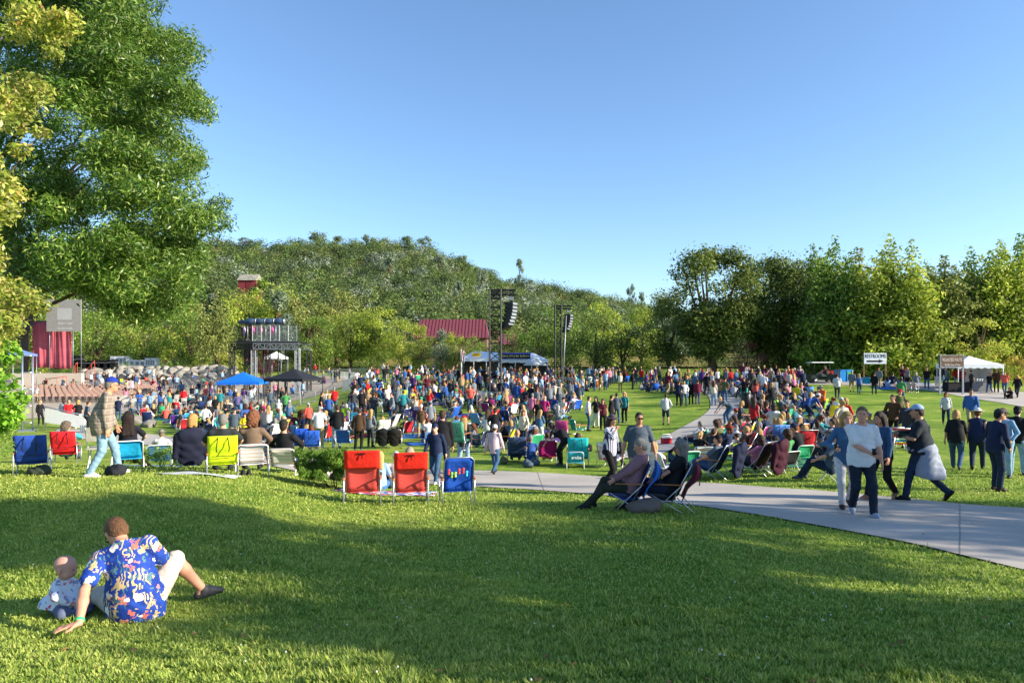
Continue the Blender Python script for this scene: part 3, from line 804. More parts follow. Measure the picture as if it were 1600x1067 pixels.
LM = {
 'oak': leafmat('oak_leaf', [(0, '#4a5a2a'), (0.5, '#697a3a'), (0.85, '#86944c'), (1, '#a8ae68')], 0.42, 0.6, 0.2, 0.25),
 'green': leafmat('maple_leaf', [(0, '#50702e'), (0.5, '#74943e'), (0.85, '#98ae50'), (1, '#bac66e')], 0.44, 0.55, 0.25, 0.3),
 'bright': leafmat('sunny_leaf', [(0, '#7a9432'), (0.5, '#a0b244'), (0.85, '#c0c65a'), (1, '#d8d880')], 0.46, 0.55, 0.25, 0.3),
 'olive': leafmat('olive_leaf', [(0, '#66743a'), (0.5, '#8a9450'), (1, '#b2b474')], 0.4, 0.6, 0.2, 0.3),
 'blue': leafmat('grey_pine_needle', [(0, '#5c6c5c'), (0.5, '#7c8e7a'), (1, '#a2b09a')], 0.3, 0.6, 0.2, 0.3),
 'plum': leafmat('plum_leaf', [(0, '#46282e'), (0.5, '#6a3a40'), (1, '#925456')], 0.3, 0.5, 0.25, 0.3),
 'ash': leafmat('ash_leaf', [(0, '#426424'), (0.45, '#5e8230'), (0.8, '#829e44'), (1, '#b4c478')], 0.4, 0.4, 0.4, 0.22),
 'photinia': leafmat('photinia_leaf', [(0, '#74902e'), (0.35, '#a2b04a'), (0.7, '#c4c464'), (0.92, '#d0c67c'), (1, '#c89a68')], 0.42, 0.4, 0.35, 0.6),
 'vine': leafmat('vine_leaf', [(0, '#6aa42c'), (0.5, '#92c444'), (1, '#b8e064')], 0.45, 0.45, 0.3, 0.8),
 'juniper': leafmat('juniper_needle', [(0, '#4c702c'), (0.5, '#749a3c'), (1, '#a4c05e')], 0.34, 0.6, 0.2, 0.9),
 'yellow': leafmat('yellow_maple_leaf', [(0, '#8ea43a'), (0.5, '#b6c24c'), (0.82, '#d8d86c'), (1, '#dca46a')], 0.45, 0.5, 0.25, 0.5),
 'orange': leafmat('orange_shrub_leaf', [(0, '#788a3a'), (0.5, '#be9650'), (1, '#d6865a')], 0.4, 0.5, 0.25, 0.6),
}
def crown_clumps(kind, n, r_):
    """unit crown: z from 0 (ground) to 1 (top), half width 1"""
    c = []; rad = []
    while len(c) < n:
        z = r_.random(); a = r_.random()*2*PI; q = math.sqrt(r_.random())
        if kind == 'oak':
            if z < 0.22: continue
            w = 1.0*math.sin(min(1, (z-0.16)/0.55)*PI/2)*math.sqrt(max(0, 1-max(0, (z-0.6)/0.42)**2)); r = 0.15+0.15*r_.random()
        elif kind == 'point':
            if z < 0.06: continue
            w = min(1, (z+0.1)/0.25)*(1-max(0, (z-0.38)/0.66)**1.5); r = (0.16+0.18*r_.random())*(1.15-0.55*z)
        elif kind == 'round':
            if z < 0.2: continue
            w = math.sqrt(max(0, 1-((z-0.58)/0.42)**2)); r = 0.15+0.15*r_.random()
        elif kind == 'full':
            w = math.sqrt(max(0, 1-max(0, (z-0.35)/0.66)**2))*(0.8+0.2*min(1, z/0.3)); r = 0.16+0.15*r_.random()
        elif kind == 'column':
            w = min(1, z/0.15+0.3)*(1-max(0, (z-0.3)/0.72)**1.6); r = 0.2+0.15*r_.random()
        if w < 0.04: continue
        q2 = q
        c.append((math.cos(a)*q2*w*0.88, math.sin(a)*q2*w*0.88, z)); rad.append(r)
    if kind == 'point':
        keep = [i for i in range(len(c)) if c[i][2] < 0.62]; c = [c[i] for i in keep]; rad = [rad[i] for i in keep]
        for j in range(8):
            a = j*2.4+r_.random(); q = 0.15+0.5*r_.random(); tp = 1.0 if j == 0 else 0.68+0.26*r_.random(); q = 0.08 if j == 0 else q
            for z in np.arange(0.42, tp, 0.045):
                t = (z-0.42)/(tp-0.42); r = 0.26*(1-t)**0.8+0.055
                c.append((math.cos(a)*q*(0.8+.3*t)+0.05*r_.normal(), math.sin(a)*q*(0.8+.3*t)+0.05*r_.normal(), z)); rad.append(r)
    return np.array(c), np.array(rad)
def tree_meshes(kind, W, H, n, ncl, L, mat, seed, asp=0.5, trunk=True, gap=0.55):
    """crown and trunk mesh of a tree with half width W and height H"""
    r_ = np.random.default_rng(seed)
    c, rad = crown_clumps(kind, ncl, r_)
    c = c*np.array([W, W, H]); rs = rad*W*(1.0 if kind not in ('point', 'column') else 1.15)
    c[:, 2] = np.minimum(c[:, 2], H-rs*0.5)
    v = leaves(c, rs, n, L, asp, surf=gap, flat=0.8, rnd=r_, loose=0.4)
    v[:, 2] = np.maximum(v[:, 2], 0.05)
    cm = quadmesh('crown', v, mat)
    b = MB()
    if trunk:
        th = H*(0.42 if kind in ('oak', 'round') else 0.7)
        pts = [(0.03*W*math.sin(t*5+seed), 0.03*W*math.cos(t*4), t*th) for t in np.linspace(0, 1, 7)]
        R0 = max(0.05, H*0.022*(1.5 if kind == 'oak' else 1))
        b.tube([(0, 0, -0.5)]+pts, [R0*1.5]+[R0*(1.25-0.8*t) for t in np.linspace(0, 1, 7)], M['bark'], 8)
        idx = r_.choice(len(c), min(len(c), 14), replace=False)
        for i in idx:
            s = Vector(pts[2+int(r_.random()*4.9)]); e = Vector(c[i])
            if e.z < s.z: s.z = max(0.3, e.z*0.6)
            mpt = s.lerp(e, 0.5)+Vector((0, 0, 0.06*H*(r_.random()-0.2)))
            b.tube([s, mpt, e], [R0*0.55, R0*0.36, R0*0.1], M['bark'], 5)
    return cm, (b.mesh('trunk') if trunk else None)
_tm = {}
def tree(name, label, px, Y, top, wpx, kind, mat, variant=0, n=5000, ncl=46, group=None, xy=None, H=None, W=None, L=None, trunk=True):
    p = atY(px, Y) if xy is None else Vector((xy[0], xy[1], gz(*xy)))
    if H is None: H = zrow(top, Y)-p.z
    if W is None: W = wpx/2/F*Y
    Wn = 1.0*W/H
    key = (kind, mat, variant, n, round(Wn, 1), trunk)
    if key not in _tm:
        rr = round(Wn, 1) or 0.1
        _tm[key] = tree_meshes(kind, 10*rr, 10.0, n, ncl, L or 0.30, LM[mat], variant*7+3, trunk=trunk)
    cm, tr = _tm[key]
    o = thing(name, label, 'tree' if trunk else 'shrub', p, rng.random()*6.28, group)
    o.scale = (W/(10*max(0.1, round(Wn, 1))), W/(10*max(0.1, round(Wn, 1))), H/10)
    put('crown' if trunk else 'foliage', cm, o)
    if tr: put('trunk', tr, o)
    return o
# trees behind the lawn on the right
tree('oak_tree', 'broad dark oak with open crown above the crowd, left end of the right tree line', 1112, 76, 394, 172, 'oak', 'oak', 1, 20000, 60, L=0.25)
tree('oak_tree', 'lower dark oak just right of the broad open oak', 1195, 82, 408, 130, 'oak', 'oak', 2, 20000, 66, L=0.24)
tree('oak_tree', 'low dark oak under left side of the broad open oak', 1045, 84, 455, 100, 'round', 'oak', 3, 11000, L=0.22)
tree('broadleaf_tree', 'sunlit yellow green tree left of the broad open oak', 1003, 96, 484, 80, 'full', 'bright', 1)
RT = [(1253, 80, 408, 135, 'full', 'oak', 'dull green rounded tree behind the golf cart'),
      (1302, 73, 366, 100, 'point', 'green', 'tall tree with twin pointed tops behind the restrooms sign'),
      (1350, 77, 384, 110, 'point', 'olive', 'olive green tree right above the restrooms sign'),
      (1396, 70, 360, 125, 'point', 'bright', 'tallest bright pointed tree right of the restrooms sign'),
      (1444, 78, 402, 105, 'point', 'green', 'mid green tree between tallest tree and brown stall sign'),
      (1482, 71, 396, 105, 'point', 'olive', 'loose olive tree above the brown stall sign'),
      (1522, 79, 380, 100, 'point', 'green', 'green pointed tree above the white market canopy'),
      (1563, 70, 368, 105, 'point', 'bright', 'bright pointed tree right of the white market canopy'),
      (1604, 76, 362, 110, 'point', 'green', 'pointed green tree cut by the right edge of view'),
      (1660, 72, 370, 120, 'point', 'green', 'green tree just beyond right edge of view')]
for i, (px, Y, top, w, k, m, lab) in enumerate(RT): tree('broadleaf_tree', lab, px, Y, top, w*1.25, k, m, 1+i % 3, 24000, 110, L=0.25)
tree('small_maple', 'small yellow green maple with orange tips behind white canopy', 1532, 63, 500, 80, 'round', 'yellow', 1, 4000, 30)
tree('plum_tree', 'dark purple leaved tree in the shade left of golf cart', 1168, 74, 536, 75, 'round', 'plum', 1, 4500, 30)
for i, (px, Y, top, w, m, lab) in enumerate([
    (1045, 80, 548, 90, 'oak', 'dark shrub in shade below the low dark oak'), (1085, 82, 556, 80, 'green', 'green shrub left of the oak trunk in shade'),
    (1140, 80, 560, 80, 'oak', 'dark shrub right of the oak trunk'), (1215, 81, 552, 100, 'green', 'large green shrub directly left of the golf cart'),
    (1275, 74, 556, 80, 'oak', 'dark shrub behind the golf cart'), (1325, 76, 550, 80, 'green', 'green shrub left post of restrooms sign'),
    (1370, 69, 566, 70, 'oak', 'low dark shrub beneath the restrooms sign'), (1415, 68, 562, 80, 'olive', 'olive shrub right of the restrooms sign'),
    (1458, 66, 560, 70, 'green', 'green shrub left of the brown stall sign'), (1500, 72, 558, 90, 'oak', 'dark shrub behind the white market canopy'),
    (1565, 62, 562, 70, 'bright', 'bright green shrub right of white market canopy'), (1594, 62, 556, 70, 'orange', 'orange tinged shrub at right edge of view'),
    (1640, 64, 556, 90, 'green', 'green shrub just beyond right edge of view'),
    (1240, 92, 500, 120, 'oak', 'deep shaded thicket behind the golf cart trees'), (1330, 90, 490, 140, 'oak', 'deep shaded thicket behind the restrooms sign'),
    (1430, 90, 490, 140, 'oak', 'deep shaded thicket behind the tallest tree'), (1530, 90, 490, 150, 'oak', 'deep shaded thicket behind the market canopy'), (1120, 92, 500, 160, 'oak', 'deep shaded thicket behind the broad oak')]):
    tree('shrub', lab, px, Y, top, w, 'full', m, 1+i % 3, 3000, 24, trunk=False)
# trees behind the drinks tents
for i, (px, Y, top, w, k, m, lab) in enumerate([
    (800, 92, 520, 70, 'full', 'green', 'green tree above left half of the drinks tents'), (842, 92, 503, 90, 'full', 'green', 'rounded green tree right of the tall speaker tower'),
    (886, 95, 478, 110, 'full', 'green', 'tall leafy tree right behind the second speaker tower'), (930, 88, 492, 110, 'full', 'oak', 'dark bushy tree right of the second speaker tower'),
    (972, 86, 505, 90, 'full', 'oak', 'low dark tree at end of the tents clearing'), (945, 104, 474, 90, 'full', 'bright', 'yellow green tree top above the dark bushy trees'),
    (905, 84, 560, 90, 'full', 'oak', 'dark low shrub right of the drinks tents'), (960, 82, 562, 110, 'full', 'oak', 'long dark low shrub behind the standing crowd'),
    (1010, 80, 565, 80, 'full', 'green', 'low shrub left of the dark oak'), (770, 93, 540, 60, 'full', 'olive', 'olive tree between the red roofs')]):
    tree('broadleaf_tree', lab, px, Y, top, w, k, m, 1+i % 3, 5500, 44)
# trees beyond the seating bowl
for i, (px, Y, top, w, k, m, lab) in enumerate([
    (40, 122, 470, 130, 'full', 'bright', 'yellow green tree behind the stage curtain'), (150, 113, 484, 100, 'round', 'green', 'green tree right of the stage screen'),
    (200, 120, 468, 110, 'round', 'bright', 'sunlit tree above the clipped hedge'), (228, 112, 500, 80, 'round', 'green', 'slender trunked tree behind the rock wall'),
    (262, 124, 462, 110, 'round', 'bright', 'sunlit tree above the round clipped shrubs'), (300, 113, 490, 90, 'round', 'green', 'green tree left of lighting scaffold'),
    (338, 108, 448, 80, 'point', 'olive', 'tall pale olive conifer left of lighting scaffold'), (385, 126, 452, 100, 'full', 'bright', 'yellow green tree directly above lighting scaffold'),
    (430, 132, 452, 100, 'full', 'bright', 'yellow green tree behind right end of scaffold'), (437, 124, 455, 60, 'column', 'blue', 'pale blue green conifer among yellow green trees'),
    (480, 130, 450, 100, 'full', 'olive', 'olive tree right of the lighting scaffold'), (525, 134, 455, 100, 'full', 'olive', 'broad olive tree below the hill oaks'),
    (498, 118, 496, 80, 'round', 'green', 'green tree above the far path barriers'), (548, 124, 486, 90, 'round', 'bright', 'bright tree above the crowd barriers'),
    (590, 122, 482, 95, 'round', 'bright', 'bright rounded tree left of the red roof'), (628, 120, 500, 80, 'round', 'bright', 'pale green tree at left end of red roof'),
    (578, 124, 478, 60, 'point', 'green', 'bright green pointed sapling left of red roof'), (662, 112, 525, 60, 'full', 'olive', 'olive bush in front of the red roof'),
    (690, 110, 516, 36, 'column', 'blue', 'grey blue spruce in front of the red roof'), (712, 108, 530, 40, 'point', 'olive', 'thin spruce left of the drinks tents'),
    (745, 106, 535, 50, 'full', 'green', 'green bush behind left end of drinks tents'), (655, 115, 508, 44, 'full', 'bright', 'pale tree overlapping left end of the red roof'), (705, 112, 520, 50, 'round', 'bright', 'light green tree before middle of the red roof'), (735, 110, 526, 44, 'full', 'olive', 'olive tree before right half of red roof'), (600, 112, 548, 90, 'full', 'green', 'low green tree left of the red roof'),
    (372, 150, 444, 70, 'full', 'olive', 'olive tree partly hiding the red barn'), (402, 152, 438, 60, 'full', 'green', 'green tree right below the red barn'),
    (90, 128, 450, 120, 'full', 'green', 'green tree above the stage screen')]):
    tree('broadleaf_tree', lab, px, Y, top, w, k, m, 1+i % 3, 5500, 44)
tree('plum_tree', 'red leaved maple seen through the lighting scaffold legs', 408, 103, 536, 60, 'round', 'plum', 2, 3500, 26)
for i, (px, Y, top, w, m, lab) in enumerate([
    (195, 106, 566, 58, 'vine', 'clipped bright green hedge on the rock wall'), (254, 106, 566, 11, 'vine', 'small round clipped shrub, leftmost of three'), (265.5, 106, 564, 12, 'vine', 'small round clipped shrub, middle of three'), (277.5, 106, 566, 11, 'vine', 'small round clipped shrub, rightmost of three'),
    (315, 107, 561, 40, 'bright', 'yellow flowering shrub right of the clipped shrubs'), (352, 108, 552, 46, 'yellow', 'yellow green shrub behind lighting scaffold legs'),
    (375, 107, 560, 40, 'bright', 'bright shrub under the lighting scaffold'), (68, 104, 574, 28, 'yellow', 'yellow low shrub under the red curtain'), (104, 103, 570, 24, 'juniper', 'dark upright shrub right of the red curtain'),
    (520, 110, 566, 80, 'oak', 'dark low hedge behind the barriers'), (600, 108, 566, 90, 'oak', 'dark low hedge behind the far crowd'), (670, 106, 562, 70, 'green', 'green hedge left of the drinks tents'), (460, 112, 560, 60, 'oak', 'dark shrub right of red leaved maple'),
    (150, 116, 548, 110, 'oak', 'shaded bank shrubs behind stage equipment'), (240, 118, 545, 120, 'green', 'shaded bank shrubs above the rock wall'), (310, 118, 545, 90, 'oak', 'shaded bank shrubs left of scaffold'), (560, 128, 535, 140, 'green', 'bank of mixed shrubs behind the far hedge')]):
    tree('shrub', lab, px, Y, top, w, 'full', m, 1+i % 3, 3000 if w > 20 else 900, 24, trunk=False)
# tall trees on the right that throw the foreground shade
tree('broadleaf_tree', 'tall leafy tree beside the lawn right of the camera', 0, 0, 0, 0, 'round', 'green', 5, 17000, 80, xy=(18.4, 1.7), H=10.5, W=3.1)
tree('broadleaf_tree', 'second leafy tree right of the camera by the path', 0, 0, 0, 0, 'round', 'green', 6, 17000, 80, xy=(24.5, 5.2), H=9.6, W=3.6)
tree('broadleaf_tree', 'third leafy tree right of the camera', 0, 0, 0, 0, 'round', 'green', 6, 17000, 80, xy=(27, -1.2), H=9.0, W=3.0)

# ------------------------------------------------------------------ hill
RID = [(-900, 420), (-300, 402), (0, 392), (340, 386), (420, 395), (500, 390), (560, 392), (640, 389), (670, 394), (700, 412), (760, 436), (815, 454), (880, 464), (950, 478), (1030, 494), (1150, 502), (1400, 520), (2600, 530)]
def hill_z(x, y):
    px = 800+F*x/np.maximum(y, 1)
    a = np.array(RID); row = np.interp(px, a[:, 0], a[:, 1])
    H = (HZ-row)/F*300
    t = np.clip((y-138)/(300-138), 0, 1)
    s = t**0.85*(1-0.12*np.sin(t*PI))
    z = -1.0+(H+1.0)*s
    z = np.where(y > 300, z-(y-300)*0.12, z)
    return z+1.2*np.sin(x*0.06+y*0.045)*np.sin(y*0.05)*t
def hill():
    m, nt, b = newmat('dry_hill_grass', 0.95, 0.1)
    o = coords(nt)
    f = noise(nt, o, 0.06, 6, 0.65)
    nt.links.new(ramp(nt, f, [(0.42, rgb('#586234')), (0.58, rgb('#8a7c4c')), (0.72, rgb('#b8945e'))]), b.inputs['Base Color'])
    ys = np.concatenate([np.linspace(136, 300, 60), np.linspace(306, 420, 14)]); us = np.linspace(-1.5, 1.5, 130)
    X = us[None, :]*ys[:, None]; Y = np.repeat(ys[:, None], len(us), 1); Z = hill_z(X, Y)
    v = np.stack([X, Y, Z], -1).reshape(-1, 3); n = len(us)
    i = (np.arange(len(ys)-1)[:, None]*n+np.arange(n-1)[None, :]).ravel()
    tag(put('hill', mesh_np('hill', v, np.stack([i, i+1, i+n+1, i+n], 1), m, smooth=True)), kind='structure')
hill()
def wood():
    """the hillside woodland: one mass of scrub oaks"""
    groups = {'oak': [], 'olive': [], 'green': [], 'grey': [], 'dark': []}
    n = 0; tries = 0
    while n < 4300 and tries < 40000:
        tries += 1
        y = 142+(322-142)*nr.random()**0.8; u = -0.82+nr.random()*1.44; x = u*y
        px = 800+F*u
        if noise2(x*0.09, y*0.09) < -0.72+0.55*(px > 740)*(px < 900)*(y > 225): continue
        s = 1.6+2.3*nr.random(); h = s*(1.15+0.6*nr.random())
        z = float(hill_z(np.array(x), np.array(y)))
        k = ['oak', 'oak', 'oak', 'olive', 'green', 'dark', 'dark', 'dark', 'green', 'olive', 'grey', 'oak'][int(nr.random()*12)]
        ncl = 7
        c = nr.normal(size=(ncl, 3))*np.array([0.42, 0.42, 0.26])*s+np.array([x, y, z+h*0.62])
        rs = s*(0.38+0.25*nr.random(ncl))
        nl = int(190+90*nr.random())
        groups[k].append(leaves(c, rs, nl, 0.55, 0.75, surf=0.25, up=0.5, nj=.18)); n += 1
    for k, m in groups.items():
        if not m: continue
    V_ = []; fm = []; mats = [leafmat('hill_oak_leaf', [(0, '#566838'), (1, '#70824a')], .3, .7, .15), leafmat('hill_olive_leaf', [(0, '#6e7a48'), (1, '#88925a')], .3, .7, .15), leafmat('hill_green_leaf', [(0, '#627a3c'), (1, '#7e9450')], .3, .7, .15), leafmat('hill_grey_leaf', [(0, '#96a292'), (1, '#b4bcaa')], .3, .7, .15), leafmat('hill_dark_leaf', [(0, '#46583a'), (1, '#5c6e4a')], .3, .7, .15)]  # leaf tones paled and greyed, so distance haze is put into the colour
    for i, k in enumerate(('oak', 'olive', 'green', 'grey', 'dark')):
        v = np.concatenate(groups[k]); V_.append(v); fm += [i]*(len(v)//4)
    v = np.concatenate(V_)
    o = put('hillside_wood', mesh_np('hillside_wood', v, np.arange(len(v)).reshape(-1, 4), mats, fm))
    tag(o, 'scrubby oak woodland covering the whole hillside behind the park', 'woodland', kind='stuff')
def noise2(x, y): return math.sin(x*1.7+2*math.sin(y*1.1))*0.5+math.sin(y*2.3+1.3*math.sin(x*1.9)+1)*0.5
wood()
PINES = [(497, 312, 360, 34, 'largest grey pine standing high on the ridge'), (527, 316, 372, 22, 'small round grey pine right of the largest ridge pine'), (573, 312, 368, 26, 'grey pine at middle of the ridge'), (602, 314, 371, 20, 'slim grey pine on the ridge right of middle'),
         (636, 312, 372, 20, 'grey pine near the ridge shoulder'), (664, 310, 371, 24, 'grey pine at the right shoulder of the ridge'), (723, 300, 398, 20, 'pale pine below the shoulder of the ridge'), (812, 306, 409, 14, 'lone slim pine standing against the sky'),
         (385, 300, 372, 26, 'bare grey pine on the left ridge'), (610, 230, 392, 26, 'pale pine on the slope below the ridge'), (688, 250, 404, 28, 'pale grey pine on the right slope'), (655, 220, 420, 30, 'grey leafless pine lower on the slope'), (752, 240, 418, 22, 'pale pine above the tall speaker tower'),
         (715, 180, 444, 22, 'pale blue pine left of the tall speaker tower'), (987, 300, 446, 14, 'slim pine left of a pair on the low ridge'), (1003, 300, 454, 12, 'small slim pine on the low ridge'), (670, 190, 470, 24, 'blue grey pine above the red roof'), (585, 260, 395, 24, 'grey green pine in mid slope'), (540, 280, 384, 22, 'grey green pine under the ridge')]
for i, (px, Y, top, w, lab) in enumerate(PINES):
    x = (px-800)/F*Y; z = float(hill_z(np.array(x), np.array(Y*1.0)))
    H = max(4.0, zrow(top, Y)-z); Wd = w/2/F*Y
    key = ('pine', i % 3)
    if key not in _tm: _tm[key] = tree_meshes('full', 4.0, 10, 2600, 26, 0.55, LM['blue'], 40+i, gap=0.6)
    o = thing('grey_pine', lab, 'tree', (x, Y, z), rng.random()*6, None); o.scale = (Wd/4*1.25, Wd/4*1.25, H/10*1.06)
    put('crown', _tm[key][0], o); put('trunk', _tm[key][1], o)

# ------------------------------------------------------------------ near foliage on the left
def sil(tab, y):
    a = np.array(tab); return np.interp(y, a[:, 0], a[:, 1])
def near_tree(name, label, edge, lo, y0, y1, Y0, Y1, ncl, r0, r1, n, L, asp, mat, root, limb_r, droop=0.3, lower=None, extra=0, surf=0.6):
    c = []; rs = []
    while len(c) < ncl:
        Y = Y0+(Y1-Y0)*rng.random(); r = r0+(r1-r0)*rng.random()**1.5
        row = y0+(y1-y0)*rng.random(); px = lo+(sil(edge, row)-lo)*rng.random()**0.75
        rp = r/Y*F*0.9
        if px+rp > sil(edge, row)+8 or px+rp*0.7 > min(sil(edge, row-rp*0.7), sil(edge, row+rp*0.7))+14: continue
        if lower is not None and row+rp*0.8 > sil(lower, px): continue
        c.append(((px-800)/F*Y, Y, zrow(row, Y))); rs.append(r)
    v = leaves(np.array(c), np.array(rs), n, L, asp, surf=surf, droop=droop, up=0.25, flat=0.7)
    o = thing(name, label, 'tree', root)
    ro = Vector(root)
    put('crown', quadmesh('crown', v-np.array(root), LM[mat]), o)
    b = MB(); top = Vector((0, 0, 4.0 if limb_r > 0.1 else 2.2))
    b.tube([(0, 0, -0.3), (0.1, 0, 1), (0, 0.1, 2.5) if limb_r > 0.1 else (0.05, 0, 1.6), top], [limb_r*1.6, limb_r*1.2, limb_r*1.1, limb_r], M['bark'], 9)
    up_ = [i for i in range(len(c)) if HZ-c[i][2]/c[i][1]*F < (400 if limb_r > .1 else 470)]
    for i in rng.sample(up_, min(len(up_), 16)):
        e = Vector(c[i])-ro; s = top*(0.5+0.5*rng.random())
        m1 = s.lerp(e, 0.4)+Vector((0, 0, 0.5*(rng.random())))*limb_r*4
        b.tube([s, m1, e], [limb_r*0.42, limb_r*0.26, limb_r*0.06], M['bark'], 5)
    put('trunk', b.mesh('trunk'), o)
    return o
E1 = [(-400, 200), (-120, 240), (0, 265), (60, 305), (95, 336), (150, 340), (210, 332), (262, 316), (292, 318), (300, 362), (330, 368), (370, 345), (400, 325), (440, 335), (470, 318), (500, 290)]
LOW1 = [(-300, 485), (40, 480), (70, 470), (130, 466), (170, 505), (250, 515), (310, 495), (345, 462), (380, 440)]
near_tree('ash_tree', 'great green ash tree filling the upper left of view', E1, -60, -90, 495, 17, 24, 330, 0.4, 1.0, 215000, 0.15, 0.25, 'ash', (-19.0, 21.5, gz(-19.0, 21.5)), 0.3, 0.35, LOW1)
E2 = [(-300, 120), (0, 128), (40, 122), (120, 100), (200, 92), (250, 58), (330, 28), (390, 18), (430, 70), (480, 84), (510, 40), (545, 8)]
near_tree('photinia_tree', 'yellow green tree with orange young leaves at left edge', E2, -180, -120, 560, 8.0, 10.5, 130, 0.14, 0.36, 42000, 0.075, 0.42, 'photinia', (-9.3, 9.2, gz(-9.3, 9.2)), 0.09, 0.2)
def bush(name, label, edge, lo, y0, y1, Y0, Y1, ncl, r0, r1, n, L, asp, mat, droop=0.2):
    c = []; rs = []
    while len(c) < ncl:
        Y = Y0+(Y1-Y0)*rng.random(); r = r0+(r1-r0)*rng.random()
        row = y0+(y1-y0)*rng.random(); px = lo+(sil(edge, row)-lo)*rng.random()
        if px+r/Y*F > sil(edge, row)+5: continue
        c.append(((px-800)/F*Y, Y, zrow(row, Y))); rs.append(r)
    c = np.array(c); p = (float(c[:, 0].mean()), float(c[:, 1].mean())); p = (p[0], p[1], gz(*p))
    o = thing(name, label, 'shrub', p)
    v = leaves(c, np.array(rs), n, L, asp, surf=0.5, droop=droop, flat=0.9)-np.array(p)
    v[:, 2] = np.maximum(v[:, 2], ground_np(v[:, 0]+p[0], v[:, 1]+p[1])-p[2]+0.01)
    put('foliage', quadmesh('foliage', v, LM[mat]), o)
    b = MB()
    for i in rng.sample(range(len(c)), min(14, len(c))):
        e = Vector(c[i])-Vector(p); b.tube([(0, 0, -0.12), (e.x*0.6, e.y*0.6, max(0.02, e.z*0.2)), e], [0.02, 0.01, 0.004], M['bark'], 5)
    put('stem', b.mesh('stem'), o)
bush('grape_vine', 'bright green large leaved vine at left edge of the lawn', [(535, 12), (560, 38), (600, 44), (640, 40), (665, 30)], -160, 545, 655, 11.5, 13, 40, 0.15, 0.3, 5200, 0.10, 0.9, 'vine')
bush('juniper_bush', 'feathery green juniper bush beneath the vine at left edge', [(630, 22), (660, 34), (690, 30), (710, 22)], -160, 632, 706, 11.3, 12.8, 36, 0.15, 0.28, 9000, 0.07, 0.22, 'juniper')
bush('juniper_bush', 'spreading low juniper between the seated row and red chairs', [(685, 530), (700, 560), (720, 580), (745, 580)], 466, 706, 744, 13.9, 15.2, 130, 0.07, 0.13, 32000, 0.075, 0.2, 'juniper', -0.9)
bush('rosemary_bush', 'low spiky rosemary behind the turquoise and blue chairs', [(700, 300), (720, 300)], 200, 702, 722, 15.5, 17, 26, 0.10, 0.2, 5000, 0.07, 0.2, 'juniper', -0.8)
# ------------------------------------------------------------------ structures and furniture
def text_mesh(s, size, mat, width=None, ext=0.004):
    cu = bpy.data.curves.new('t', 'FONT'); cu.body = s; cu.size = size; cu.align_x = 'CENTER'; cu.align_y = 'CENTER'; cu.extrude = ext
    ob = bpy.data.objects.new('t', cu); COL.objects.link(ob)
    dg = bpy.context.evaluated_depsgraph_get()
    me = bpy.data.meshes.new_from_object(ob.evaluated_get(dg)); me.name = 'lettering'
    bpy.data.objects.remove(ob); me.materials.clear(); me.materials.append(mat)
    n = len(me.vertices); a = np.zeros(n*3, np.float32); me.vertices.foreach_get('co', a); a = a.reshape(-1, 3)
    if width:
        w = a[:, 0].max()-a[:, 0].min(); a[:, 0] *= width/w
    b = np.stack([a[:, 0], -a[:, 2], a[:, 1]], 1)        # upright, reading from -Y
    me.vertices.foreach_set('co', b.astype(np.float32).ravel()); me.update()
    return me
def truss(b, a, c, s, m, seg=None, r=0.03, ref=None):
    a, c = Vector(a), Vector(c); t = (c-a).normalized()
    u = Vector((1, 0, 0)) if abs(t.x) < 0.8 else Vector((0, 1, 0))
    u = (u-t*u.dot(t)).normalized(); w = t.cross(u)
    cor = [(u*x+w*y)*(s/2) for x, y in ((-1, -1), (1, -1), (1, 1), (-1, 1))]
    for q in cor: b.bar(a+q, c+q, r, m, 5)
    L = (c-a).length; n = seg or max(2, int(L/s))
    for i in range(n):
        p, q = a.lerp(c, i/n), a.lerp(c, (i+1)/n)
        for k in range(4):
            k2 = (k+1) % 4
            b.bar(p+cor[k], p+cor[k2], r*.7, m, 4)
            b.bar((p if i % 2 else q)+cor[k], (q if i % 2 else p)+cor[k2], r*.7, m, 4)
